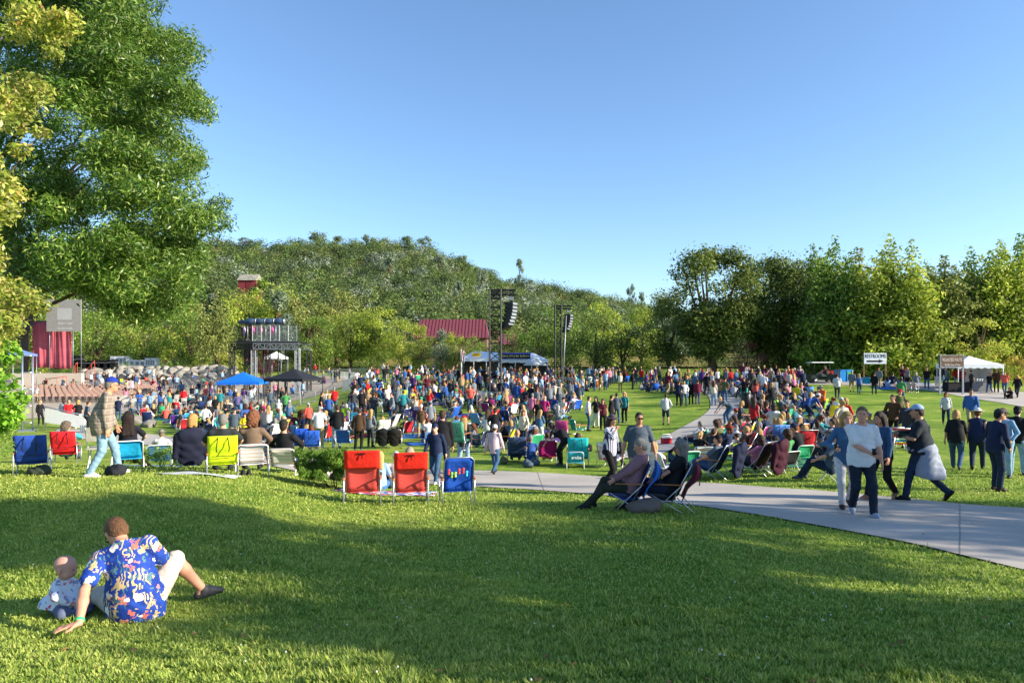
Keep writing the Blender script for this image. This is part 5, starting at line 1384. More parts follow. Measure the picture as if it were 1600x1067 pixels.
barriers([atY(470, 104), atY(545, 104), atY(600, 102)], 'steel crowd barrier in the far run beside the hedge', 'far barriers by the hedge')
barriers([atY(522, 100), atY(555, 92), atY(560, 80), atY(535, 68)], 'steel crowd barrier curving beside the tan path', 'barriers curving by the path')
barriers([atY(747, 47), atY(758, 45.2), atY(786, 45), atY(797, 47.5)], 'steel crowd barrier around foot of the tall speaker tower', 'barriers round the speaker tower')
barriers([atY(862, 62), atY(890, 62)], 'steel crowd barrier at foot of the second speaker tower', 'barriers at second tower')
barriers([atY(110, 88), atY(150, 87)], 'steel crowd barrier in front of the stage steps', 'barriers by the stage steps')
# --- seats of the bowl
def fold_chair(m, m2):
    b = MB()
    b.box((0, 0.02, 0.45), (0.44, 0.42, 0.035), m)
    b.grid(lambda u, v: ((u-.5)*.44, -0.20-0.05*v-0.03*math.cos((u-.5)*3), 0.60+v*0.28), 4, 2, m, False, 0.025)
    for s in (-1, 1):
        b.bar((s*.22, 0.22, 0), (s*.22, -0.26, 0.88), 0.014, m2, 4); b.bar((s*.2, -0.24, 0), (s*.2, 0.18, 0.45), 0.014, m2, 4)
    b.bar((-.2, -.2, .1), (.2, -.2, .1), 0.012, m2, 4); b.bar((-.21, .18, .1), (.21, .18, .1), 0.012, m2, 4)
    return b.mesh('folding_chair')
FCB = fold_chair(plain('brown_plastic', '#8c7268', 0.6), plain('dark_chair_steel', '#3a302c', 0.5, 0.4, 0.3))
FCW = fold_chair(plain('white_plastic', '#aaa79f', 0.5), plain('white_chair_steel', '#b0b0ac', 0.5))
FCD = fold_chair(plain('dark_blue_plastic', '#3a4048', 0.5), plain('pale_chair_steel', '#8f9499', 0.5, 0.4, 0.3))
def seats(me, lab, grp, Y0, Y1, dY, p0, p1, dx, slant, rz, cat='chair', gap=()):
    Y = Y0; r = 0
    while Y <= Y1:
        n = 0; a, c = p0(Y), p1(Y)
        x = (a-800)/F*Y; xe = (c-800)/F*Y
        while x < xe:
            yy = Y+slant*(x-xe)
            px = 800+F*x/yy
            if not any(g0 < px < g1 for g0, g1 in gap):
                o = put('folding_chair', me, None, loc=(x, yy, gz(x, yy)+0.04), rz=rz+rng.uniform(-.06, .06)); tag(o, lab, cat, grp)
            x += dx
        Y += dY; r += 1
seats(FCB, 'empty brown folding chair in rows before the stage', 'brown folding chairs before the stage', 70, 88, 1.55, lambda Y: 58+(Y-70)*.2, lambda Y: 196+(Y-70)*3.3, 0.66, 0.05, 0.9)
seats(FCW, 'empty white folding chair in rows behind the brown seats', 'white folding chairs in rows', 60, 68, 1.5, lambda Y: 172+(Y-60)*2, lambda Y: 285+(Y-60)*4, 0.72, 0.05, 0.5)
seats(FCD, 'empty dark folding chair in far rows by the stone bank', 'dark folding chairs in far rows', 86, 98, 2.0, lambda Y: 275-(Y-86)*1.0, lambda Y: 352+(Y-86)*6.5, 0.95, -0.04, 0.8)

# --- golf cart, bins, bin
def golf_cart():
    p = atY(1283, 61.5); o = thing('golf_cart', 'dark golf cart with white roof in front of the trees', 'golf cart', p, 0.0)
    bd = plain('cart_green_black', '#1d2622', 0.4)
    b = MB(); b.box((-.75, 0, 0.55), (0.75, 1.1, 0.4), bd, taper=0.9); b.box((0.0, 0, 0.38), (2.2, 1.1, 0.14), bd); b.box((0.75, 0, 0.62), (1.0, 1.12, 0.36), bd); b.build('body', o)
    b = MB(); b.box((-0.1, 0, 1.87), (2.0, 1.2, 0.08), M['whitem'], taper=0.93); b.build('roof', o)
    for x, x2 in ((-.75, -.9), (0.45, 0.7)):
        for s in (-1, 1): b = MB(); b.bar((x2, s*.5, 0.7), (x, s*.5, 1.84), 0.022, M['blackm'], 5); b.build('post', o)
    b = MB(); b.box((0.1, 0, 0.68), (0.5, 1.05, 0.14), plain('cart_seat', '#8a8478')); b.box((0.36, 0, 0.95), (0.12, 1.05, 0.5), plain('cart_seat2', '#8a8478')); b.build('seat', o)
    b = MB(); b.lathe([(0.14, -.01), (0.16, 0), (0.14, .01)], M['blackm'], 12, (-.42, -.25, 0.98), Matrix.Rotation(-0.7, 3, 'Y')); b.bar((-.42, -.25, .98), (-.65, -.25, .7), 0.02, M['blackm']); b.build('steering_wheel', o)
    for x in (-.8, .85):
        for s in (-1, 1):
            R = Matrix.Rotation(PI/2, 3, 'X'); w = MB(); w.lathe([(0.12, -.09), (0.22, -.09), (0.235, -.05), (0.235, .05), (0.22, .09), (0.12, .09)], M['darkp'], 16, (x, s*.52, 0.235), R); q = w.build('wheel', o)
            w = MB(); w.lathe([(0.02, -.095), (0.12, -.095), (0.12, .095), (0.02, .095)], M['greym'], 12, (x, s*.52, 0.235), R); w.build('rim', q)
    P = dict(POSES['chair'], pel=(0, 0, 0.0)); 
    person(0, 0, 'person in maroon shirt driving the golf cart', 'chair', head=-90, top='#5a2430', bot='#b8a890', loc=Vector((p.x+.15, p.y-.2, p.z+0.5)), q=0.03)
    b = MB(); b.box((0, 0, 0.12), (0.5, 0.5, 0.24), plain('red_crate_plastic', '#c8402c')); b.box((0.0, 0, .27), (0.54, 0.54, .05), plain('red_crate_rim', '#a83424')); tag(b.build('red_crate', None, loc=(p.x+.75, p.y, p.z+0.805)), 'red crate loaded on the golf cart bed', 'crate')
    for i, (px, hx, lab) in enumerate(((1306, '#173a5c', 'dark blue bin right of the golf cart'), (1315, '#2a8ad0', 'bright blue bin, middle of three beside golf cart'), (1326, '#35a0dc', 'light blue bin with green stripe beside golf cart'))):
        q = atY(px, 62.5); o = thing('recycling_bin', lab, 'bin', q); m = plain('bin_plastic%d' % i, hx, 0.5)
        b = MB(); b.box((0, 0, 0.55), (0.48, 0.5, 1.0), m, taper=1.15); b.build('body', o)
        b = MB(); b.box((0, 0, 1.09), (0.6, 0.62, 0.08), m); b.build('lid', o)
        if i == 2: b = MB(); b.box((0, -0.27, 0.8), (0.5, 0.03, 0.2), plain('bin_green', '#4cae4c')); b.build('stripe', o)
        for s in (-1, 1): b = MB(); b.bar((s*.2, .25, .08), (s*.25, .25, .08), 0.08, M['darkp'], 10); b.build('wheel', o)
golf_cart()
def trash():
    p = at(1166, 638); o = thing('trash_can', 'black barrel trash can at edge of the curving path', 'trash can', p)
    b = MB(); b.lathe([(0.27, 0), (0.30, 0.5), (0.31, 0.92), (0.29, 0.94)], M['darkp'], 18); b.build('barrel', o)
    b = MB(); b.lathe([(0.32, 0.94), (0.32, 0.99), (0.25, 1.0)], M['blackm'], 18); b.build('rim', o)
trash()
def ramp_wall():
    p = at(100, 672); o = thing('white_ramp_panel', 'white sloping panel railing behind the red backpack chair', 'railing', p)
    s = p.y/F
    b = MB(); b.add([(-30*s, 0, 34*s), (32*s, 0, 20*s), (32*s, 0, 3*s), (-30*s, 0, 12*s), (-30*s, 0.06, 34*s), (32*s, .06, 20*s), (32*s, .06, 3*s), (-30*s, .06, 12*s)], [(0, 3, 2, 1), (4, 5, 6, 7), (0, 1, 5, 4), (2, 3, 7, 6), (0, 4, 7, 3), (1, 2, 6, 5)], M['whitem']); b.build('panel', o)
    b = MB(); b.bar((-31*s, 0.03, 37*s), (33*s, 0.03, 23*s), 0.03, M['alu'], 6)
    b.build('handrail', o)
    for x, h in ((-30, 37), (0, 30), (32, 23)): b = MB(); b.bar((x*s, 0.1, -0.1), (x*s, .1, h*s), 0.03, M['alu'], 6); b.build('post', o)
    p = at(135, 676); o = thing('picket_fence', 'short white picket fence beside the sloping panel', 'fence', p); s = p.y/F
    for k in range(7): b = MB(); b.box(((-9+k*3)*s, 0, 6*s), (1.6*s, .03, 12*s), M['whitem']); b.build('picket', o)
    b = MB(); b.box((0, 0.03, 8*s), (20*s, .03, 1.5*s), M['whitem']); b.build('rail', o)
ramp_wall()

# ------------------------------------------------------------------ lawn chairs
def stripes(name, cols, axis=0, sc=10.0, edges=None):
    m, nt, b = newmat(name, 0.75, 0.25); o = coords(nt)
    sp = ND(nt, 'ShaderNodeSeparateXYZ'); nt.links.new(o, sp.inputs[0])
    mu = ND(nt, 'ShaderNodeMath', operation='MULTIPLY'); nt.links.new(sp.outputs[axis], mu.inputs[0]); mu.inputs[1].default_value = sc
    fr = ND(nt, 'ShaderNodeMath', operation='FRACT'); nt.links.new(mu.outputs[0], fr.inputs[0])
    n = len(cols); c = ramp(nt, fr.outputs[0], [(i/n, rgb(h)) for i, h in enumerate(cols)], 'CONSTANT')
    if edges:
        ab = ND(nt, 'ShaderNodeMath', operation='ABSOLUTE'); nt.links.new(sp.outputs[0], ab.inputs[0])
        gt = ND(nt, 'ShaderNodeMath', operation='GREATER_THAN'); nt.links.new(ab.outputs[0], gt.inputs[0]); gt.inputs[1].default_value = edges
        c2 = ramp(nt, fr.outputs[0], [(0, rgb('#2c4f96')), (0.34, rgb('#d8d8d8')), (0.6, rgb('#b03a44')), (0.85, rgb('#d8d8d8'))], 'CONSTANT')
        c = mix(nt, gt.outputs[0], c, c2)
    nt.links.new(c, b.inputs['Base Color']); return m
def patchy(name, cols, sc=8.0, base=None):
    """printed cloth of irregular coloured patches"""
    m, nt, b = newmat(name, 0.85, 0.2); o = coords(nt)
    v = ND(nt, 'ShaderNodeTexVoronoi'); v.inputs['Scale'].default_value = sc; nt.links.new(o, v.inputs['Vector'])
    sp = ND(nt, 'ShaderNodeSeparateColor'); nt.links.new(v.outputs['Color'], sp.inputs[0])
    n = len(cols); c = ramp(nt, sp.outputs[0], [(i/n, rgb(h)) for i, h in enumerate(cols)], 'CONSTANT')
    nt.links.new(c, b.inputs['Base Color']); return m
M['stripe_w'] = stripes('white_striped_webbing', ['#d4d4d2', '#d4d4d2', '#c9a9a4', '#d4d4d2'], 2, 14.0, 0.20)
M['stripe_c'] = stripes('rainbow_striped_webbing', ['#d23a3a', '#e8d84a', '#3a66c8', '#3aa070', '#e8e8e8', '#1c1c30'], 2, 4.0)
M['stripe_r'] = stripes('red_blue_striped_webbing', ['#d8d8d8', '#b83244', '#d8d8d8', '#2f4f9a'], 2, 6.0)
M['stripe_o'] = stripes('orange_edged_webbing', ['#e6e6e2', '#e6e6e2', '#e6e6e2', '#dc8a3c'], 2, 8.0, 0.2)
M['floral'] = patchy('pink_floral_cloth', ['#e8e8e8', '#d43a78', '#e8e8e8', '#f0a8c0'], 14)
M['fl_green'] = patchy('green_tropical_cloth', ['#1f8a7c', '#2fb09c', '#145a58', '#8fd0b4'], 14)
M['mesh_red'] = objcol('chair_mesh', 0.7, 0.3, 0.1, 20, 0.1)
_chm = {}
def chair_parts(kind, fm):
    k = (kind, fm)
    if k in _chm: return _chm[k]
    f = M[fm] if fm else M['fabric']; P = []
    w = 0.29
    if kind in ('beach', 'pack', 'red', 'flip'):
        sz, bt, by, top = 0.24, 0.25, -0.22, {'red': 0.98, 'flip': 0.93, 'pack': 0.88}.get(kind, 0.80)
        bl = lambda t: (by-0.20*t, sz+(top-sz)*t)
        fb = 0.40 if kind == 'red' else 0.0
        def back(u, v):
            y, z = bl(0.04+v*0.94); s = math.sin(v*PI); return ((u-.5)*2*(w-.015), y+0.055*s*math.sin(u*PI), z)
        b = MB(); b.grid(back, 6, 8, f, True, 0.012); P.append(('backrest', b.mesh('backrest'), 'f'))
        b = MB(); b.grid(lambda u, v: ((u-.5)*2*(w-.02), -0.24+v*0.50, sz+0.02-0.05*math.sin(v*PI)*math.sin(u*PI)+0.05*v), 5, 6, f, True, 0.012); P.append(('seat', b.mesh('seat'), 'f'))
        b = MB(); y0, z0 = bl(-0.02); y1, z1 = bl(1.0)
        b.tube([(-w, y0, z0), (-w, y1+.02, z1-.06), (-w+.06, y1, z1+.005), (w-.06, y1, z1+.005), (w, y1+.02, z1-.06), (w, y0, z0)], 0.0125, M['alu'], 7); P.append(('back_frame', b.mesh('back_frame'), None))
        b = MB(); b.tube([(-w, -0.26, sz), (-w, 0.27, sz+.05), (w, 0.27, sz+.05), (w, -0.26, sz)], 0.0125, M['alu'], 7); P.append(('seat_frame', b.mesh('seat_frame'), None))
        for s in (-1, 1):
            x = s*(w+.022)
            b = MB(); b.tube([(x, 0.26, 0.50), (x, 0.22, 0.25), (x, 0.14, 0.015), (x, 0.10, 0.012)], 0.0125, M['alu'], 6)
            b.tube([(x, -0.36, 0.50), (x, -0.30, 0.25), (x, -0.42, 0.015), (x, -0.38, 0.012)], 0.0125, M['alu'], 6); b.bar((x, 0.14, .02), (x, -.40, .02), 0.0115, M['alu'], 6)
            P.append(('leg', b.mesh('leg'), None))
            b = MB(); b.tube([(x, 0.30, 0.505), (x, 0.0, 0.515), (x, -.32, 0.515), (x, -.42, .505)], [0.026, 0.032, 0.03, 0.022], M['wood'], 8, flat=0.45); P.append(('armrest', b.mesh('armrest'), None))
        if kind in ('pack', 'red'):
            # flap / pouch on the back
            lo = 0.60 if kind == 'red' else 0.10
            def flap(u, v):
                y, z = bl(lo+v*(1.03-lo)); bul = (0.02 if kind == 'red' else 0.075*math.sin(min(1, (1-v)*1.6)*PI*.8+.2)); return ((u-.5)*2*(w+.012), y-0.022-bul*(0.5+.5*math.sin(u*PI)), z)
            b = MB(); b.grid(flap, 8, 10, M['fabric'], True, 0.016); P.append(('pouch' if kind == 'pack' else 'headrest', b.mesh('pouch'), 'f2'))
            b = MB(); y, z = bl(0.97)
            if kind == 'red':
                b.tube([(-.08, y-.05, z-.0), (0.06, y-.055, z-.005)], 0.009, M['darkp'], 5); b.tube([(0.0, y-.05, z), (0.005, y-.06, z-.03), (0.0, y-.045, z-.09)], 0.008, M['darkp'], 5)
            else:
                for s in (-.1, .1): b.tube([(s, y-.04, z+.01), (s*1.1, y-.12, z-.08), (s*1.3, y-.11, z-.22), (s*1.2, y-.1, z-.30)], 0.011, M['darkp'], 5)
            P.append(('strap', b.mesh('strap'), None))
            if kind == 'pack':
                b = MB(); y, z = bl(0.33); b.tube([(-w*.8, y-.12, z), (0, y-.135, z+.01), (w*.8, y-.12, z)], 0.008, M['darkp'], 5); P.append(('zip', b.mesh('zip'), None))
    elif kind == 'low':
        b = MB(); b.grid(lambda u, v: ((u-.5)*.5, -.22-.14*v+0.03*math.sin(u*PI), .22+v*.34), 6, 5, f, True, 0.01); P.append(('backrest', b.mesh('backrest'), 'f'))
        b = MB(); b.grid(lambda u, v: ((u-.5)*.5, -.22+v*.44, .2+.03*v), 4, 4, f, True, 0.01); P.append(('seat', b.mesh('seat'), 'f'))
        b = MB(); b.tube([(-.26, -.2, .2), (-.26, -.37, .54), (-.2, -.39, .57), (.2, -.39, .57), (.26, -.37, .54), (.26, -.2, .2)], 0.012, M['whitem'], 7); P.append(('back_frame', b.mesh('back_frame'), None))
        for s in (-1, 1):
            b = MB(); x = s*.275; b.tube([(x, .26, .02), (x, .24, .22), (x, -.22, .2), (x, -.34, .02)], 0.012, M['whitem'], 6); b.bar((x, .26, .015), (x, -.34, .015), 0.011, M['whitem'], 6); P.append(('leg', b.mesh('leg'), None))
    elif kind in ('camp', 'campbag'):
        if kind == 'campbag':
            b = MB(); b.grid(lambda u, v: ((u-.5)*.54, -.22-.27*v-0.05-0.2*math.sin(min(1, (1-v)*1.5)*PI*.85+.15)*(0.4+.6*math.sin(u*PI)), .24+v*.66), 8, 10, M['fabric'], True, 0.016); P.append(('pouch', b.mesh('pouch'), 'f2'))
            b = MB(); [b.tube([(q, -.54, .88), (q*1.2, -.64, .74), (q*1.1, -.6, .5)], 0.011, M['darkp'], 5) for q in (-.1,)]; P.append(('strap', b.mesh('strap'), None))
        b = MB(); b.grid(lambda u, v: ((u-.5)*.56, -.16-.27*v+0.06*math.sin(u*PI)*math.sin(v*PI)*-1, .27+v*.60), 6, 8, f, True, 0.014); P.append(('backrest', b.mesh('backrest'), 'f'))
        b = MB(); b.grid(lambda u, v: ((u-.5)*.56, -.18+v*.5, .27+.06*v-.05*math.sin(v*PI)), 5, 5, f, True, 0.014); P.append(('seat', b.mesh('seat'), 'f'))
        b = MB(); b.tube([(-.3, -.1, .2), (-.3, -.46, .90), (.3, -.46, .90), (.3, -.1, .2)], 0.0115, M['alu'], 6); P.append(('back_frame', b.mesh('back_frame'), None))
        for s in (-1, 1):
            b = MB(); x = s*.31; b.bar((x, .30, .36), (x, -.30, .02), 0.011, M['alu'], 6); b.bar((x, .22, .02), (x, -.28, .52), 0.011, M['alu'], 6); b.bar((x, -.2, .3), (x, -.52, .02), .011, M['alu'], 6); P.append(('leg', b.mesh('leg'), None))
            b = MB(); b.tube([(x, .2, .53), (x, -.3, .53)], 0.026, M['wood'], 7, flat=.4); P.append(('armrest', b.mesh('armrest'), None))
    elif kind == 'fold':
        b = MB(); b.box((0, 0.02, 0.45), (0.44, 0.42, 0.03), f); P.append(('seat', b.mesh('seat'), 'f'))
        b = MB(); b.grid(lambda u, v: ((u-.5)*.44, -0.20-0.06*v, 0.60+v*0.28), 4, 2, f, False, 0.02); P.append(('backrest', b.mesh('backrest'), 'f'))
        for s in (-1, 1):
            b = MB(); b.bar((s*.23, .25, 0), (s*.23, -.26, .88), .013, M['whitem'], 5); b.bar((s*.2, -.26, 0), (s*.2, .18, .45), .013, M['whitem'], 5); P.append(('leg', b.mesh('leg'), None))
    _chm[k] = P; return P
def chair(px, py, label, head=0, col='#1f7fa8', kind='beach', fm=None, col2=None, group=None, scale=1.0, loc=None):
    p = loc if loc is not None else at(px, py)
    o = thing('lawn_chair', label, 'chair', p, head_deg(HD(p, head)), group, scale)
    for n, me, c in chair_parts(kind, fm):
        put(n, me, o, rgb(col) if c == 'f' else (rgb(col2 or col) if c == 'f2' else None))
    return o
def blanket(px, py, wx, wy, label, col='#2f6fb8', mat=None, rz=0.0, group=None, name='blanket'):
    p = at(px, py); n = 10
    o = thing(name, label, 'blanket', p, rz, group)
    b = MB(); c, s = math.cos(rz), math.sin(rz); ph = rng.random()*6
    def fn(u, v):
        x, y = (u-.5)*wx, (v-.5)*wy; X, Y = p.x+c*x-s*y, p.y+s*x+c*y
        return (x, y, gz(X, Y)-p.z+0.028+0.012*math.sin(x*7+ph)*math.sin(y*6+ph*2))
    b.grid(fn, n, n, mat or M['fabric'], True, 0.006)
    b.build('cloth', o, rgb(col)); return o
# ------------------------------------------------------------------ people one can see well
def node_math(nt, op, a, b=None):
    n = ND(nt, 'ShaderNodeMath', operation=op)
    for i, x in enumerate((a, b)):
        if x is None: continue
        if isinstance(x, (int, float)): n.inputs[i].default_value = x
        else: nt.links.new(x, n.inputs[i])
    return n.outputs[0]
def hawaii():
    m, nt, b = newmat('floral_shirt_cloth', 0.75, 0.25); o = coords(nt)
    wob = ND(nt, 'ShaderNodeTexNoise'); wob.inputs['Scale'].default_value = 26; nt.links.new(o, wob.inputs['Vector'])
    def warp(amt, off=(0, 0, 0)):
        mx = ND(nt, 'ShaderNodeVectorMath', operation='SCALE'); nt.links.new(wob.outputs['Color'], mx.inputs[0]); mx.inputs['Scale'].default_value = amt
        ad = ND(nt, 'ShaderNodeVectorMath', operation='ADD'); nt.links.new(o, ad.inputs[0]); nt.links.new(mx.outputs[0], ad.inputs[1])
        a2 = ND(nt, 'ShaderNodeVectorMath', operation='ADD'); nt.links.new(ad.outputs[0], a2.inputs[0]); a2.inputs[1].default_value = off; return a2.outputs[0]
    col = ramp(nt, noise(nt, o, 8), [(0.3, rgb('#17307c')), (0.7, rgb('#2348a4'))])
    def layer(col, vec, sc, stops, r, thr=None):
        v = ND(nt, 'ShaderNodeTexVoronoi'); v.inputs['Scale'].default_value = sc; nt.links.new(vec, v.inputs['Vector'])
        sp = ND(nt, 'ShaderNodeSeparateColor'); nt.links.new(v.outputs['Color'], sp.inputs[0])
        c = ramp(nt, sp.outputs[0], [(i/len(stops), rgb(h)) for i, h in enumerate(stops)], 'CONSTANT')
        k = node_math(nt, 'LESS_THAN', v.outputs['Distance'], r)
        if thr: k = node_math(nt, 'MULTIPLY', k, node_math(nt, 'GREATER_THAN', sp.outputs[1], thr))
        return mix(nt, k, col, c), v.outputs['Distance']
    # frond strokes: bands of a wave, only in some patches
    w = ND(nt, 'ShaderNodeTexWave'); w.inputs['Scale'].default_value = 9; w.inputs['Distortion'].default_value = 16; w.inputs['Detail'].default_value = 2; nt.links.new(o, w.inputs['Vector'])
    pt = noise(nt, warp(0.02, (3, 1, 2)), 9, 2)
    k = node_math(nt, 'MULTIPLY', node_math(nt, 'GREATER_THAN', w.outputs['Fac'], 0.62), node_math(nt, 'GREATER_THAN', pt, 0.56))
    col = mix(nt, k, col, rgb('#c8b07c'))
    pt2 = noise(nt, warp(0.02, (7, 4, 1)), 10, 2)
    k = node_math(nt, 'MULTIPLY', node_math(nt, 'LESS_THAN', w.outputs['Fac'], 0.3), node_math(nt, 'GREATER_THAN', pt2, 0.56))
    col = mix(nt, k, col, rgb('#4f7478'))
    col, _ = layer(col, warp(0.13, (1.3, 0, 0)), 10.5, ['#c9b283', '#d06a58', '#b9a070', '#d8847a'], 0.34, 0.45)
    col, dd = layer(col, warp(0.07, (0.2, .4, 0)), 9.0, ['#e6e2da', '#e6e2da', '#e2d6c8'], 0.36, 0.5)
    v = ND(nt, 'ShaderNodeTexVoronoi'); v.inputs['Scale'].default_value = 9.0; nt.links.new(warp(0.07, (0.2, .4, 0)), v.inputs['Vector'])
    sp = ND(nt, 'ShaderNodeSeparateColor'); nt.links.new(v.outputs['Color'], sp.inputs[0])
    k = node_math(nt, 'MULTIPLY', node_math(nt, 'LESS_THAN', v.outputs['Distance'], 0.10), node_math(nt, 'GREATER_THAN', sp.outputs[1], 0.5))
    col = mix(nt, k, col, rgb('#a83a3a'))
    nt.links.new(col, b.inputs['Base Color']); bump(nt, b, noise(nt, o, 14, 4), 0.35, 0.03); return m
def plaid(name, basec, c1, c2, sc=9.0):
    m, nt, b = newmat(name, 0.85, 0.2); o = coords(nt); sp = ND(nt, 'ShaderNodeSeparateXYZ'); nt.links.new(o, sp.inputs[0])
    col = ramp(nt, noise(nt, o, 5), [(0.3, tuple(x*.85 for x in rgb(basec)[:3])+(1,)), (0.7, rgb(basec))])
    xy = node_math(nt, 'ADD', sp.outputs[0], sp.outputs[1])
    for src, off in ((xy, 0), (sp.outputs[2], 0.3)):
        fr = node_math(nt, 'FRACT', node_math(nt, 'ADD', node_math(nt, 'MULTIPLY', src, sc), off+20))
        col = mix(nt, node_math(nt, 'MULTIPLY', node_math(nt, 'LESS_THAN', fr, 0.28), 0.5), col, rgb(c1))
        col = mix(nt, node_math(nt, 'MULTIPLY', node_math(nt, 'GREATER_THAN', fr, 0.86), 0.6), col, rgb(c2))
    nt.links.new(col, b.inputs['Base Color']); bump(nt, b, noise(nt, o, 14, 4), 0.3, 0.03); return m
M['hawaii'] = hawaii(); M['plaid'] = plaid('plaid_cotton', '#94867a', '#6d6058', '#ada092'); M['plaid2'] = plaid('purple_plaid_cotton', '#c9b9bd', '#75566c', '#e0d4d4', 14)
M['vstripe'] = stripes('navy_striped_blouse', ['#c4c6d0', '#2c3356'], 0, 24.0)
M['babyprint'] = patchy('baby_dress_print', ['#d6dbe6', '#d6dbe6', '#d6dbe6', '#d6dbe6', '#c7637c', '#d6dbe6', '#d6dbe6', '#8d98b8'], 42)
def glasses(o, k, dark=True, mat=None):
    b = MB(); H, R = k['hd'], k['Rh']; m = mat or M['darkp']
    for s in (-1, 1):
        b.box(H+R @ V(s*0.033, 0.108, 0.0), (0.05, 0.008, 0.034 if dark else 0.006), m, R=Matrix(R))
        b.bar(H+R @ V(s*0.058, 0.106, 0.008), H+R @ V(s*0.083, -0.01, 0.0), 0.0035, m, 4)
    b.bar(H+R @ V(-.012, .111, .008), H+R @ V(.012, .111, .008), 0.004, m, 4)
    put('glasses', b.mesh('glasses'), o)
def world(o, k, key=None, pt=None):
    mt = Matrix.Translation(o.location) @ Matrix.Rotation(o.rotation_euler.z, 4, 'Z') @ Matrix.Scale(o.scale.x, 4)
    return mt @ Vector(pt if pt is not None else k[key])
def cup(o, k, i, label, hexc='#141414', d=(0, 0.06, 0.01)):
    p = world(o, k, pt=k['wr', i]+np.array(d)); b = MB(); b.lathe([(0.028, -.05), (0.036, 0.05), (0.032, 0.05), (0.026, -.04)], plain('cup'+hexc, hexc, 0.4), 12)
    tag(b.build('cup', None, loc=p), label, 'cup')

# the man and the baby on the foreground grass
P1 = dict(pel=(0, 0, 0.12), ppitch=-12, lean=0, roll=-12, armk=1.1, proll=-3, yaw=4, hyaw=34, hpitch=52, hfol=0, nko=(-.01, .05, -.035), shz=(-0.01, 0.01),
          hands=((-0.28, -0.66, 0.06), (0.12, 0.42, 0.36)), apole=((-0.6, 0.1, 0.4), (0.9, -0.5, -1)),
          feet=((-0.10, 0.66, 0.07), (0.47, 0.36, 0.085)), kpole=((-1, 0.4, 0.15), (0.1, 0.25, 1)), toes=((-0.5, 1, 0.3), (0.95, 0.25, 0.12)),
          hdir=((-0.97, -0.22, -0.14), None), palm=((0.05, 0, 1), None), thumb=((0.4, -1, 0), None), curl=(0.16, 0.4), spread=(0.5, 0.25))
o1m, k1m = person(213, 965, 'man in a blue floral shirt sitting on the foreground grass beside a baby', P=P1, key='hero1', top='#ffffff', bot='#cfc4b2', leg=0.97, sleeve=0.5, hair='short', haircol='#6b4a30', skin='#c98f74', shoe='#3a3a3e', q=0.0085, fingers=True, loose=0.022, girth=1.06, mats={'top': M['hawaii']}, scale=.93, head=-16, rel=False, hem=-0.14, wrinkle=(0.0028, 34))
b = MB(); w_ = k1m['wr', 0]; e_ = k1m['el', 0]; b.tube([w_+(e_-w_)*0.06, w_+(e_-w_)*0.13], 0.034, plain('green_wristband', '#3fd47a', 0.5), 14); put('wristband', b.mesh('wristband'), o1m)
glasses(o1m, k1m, False)
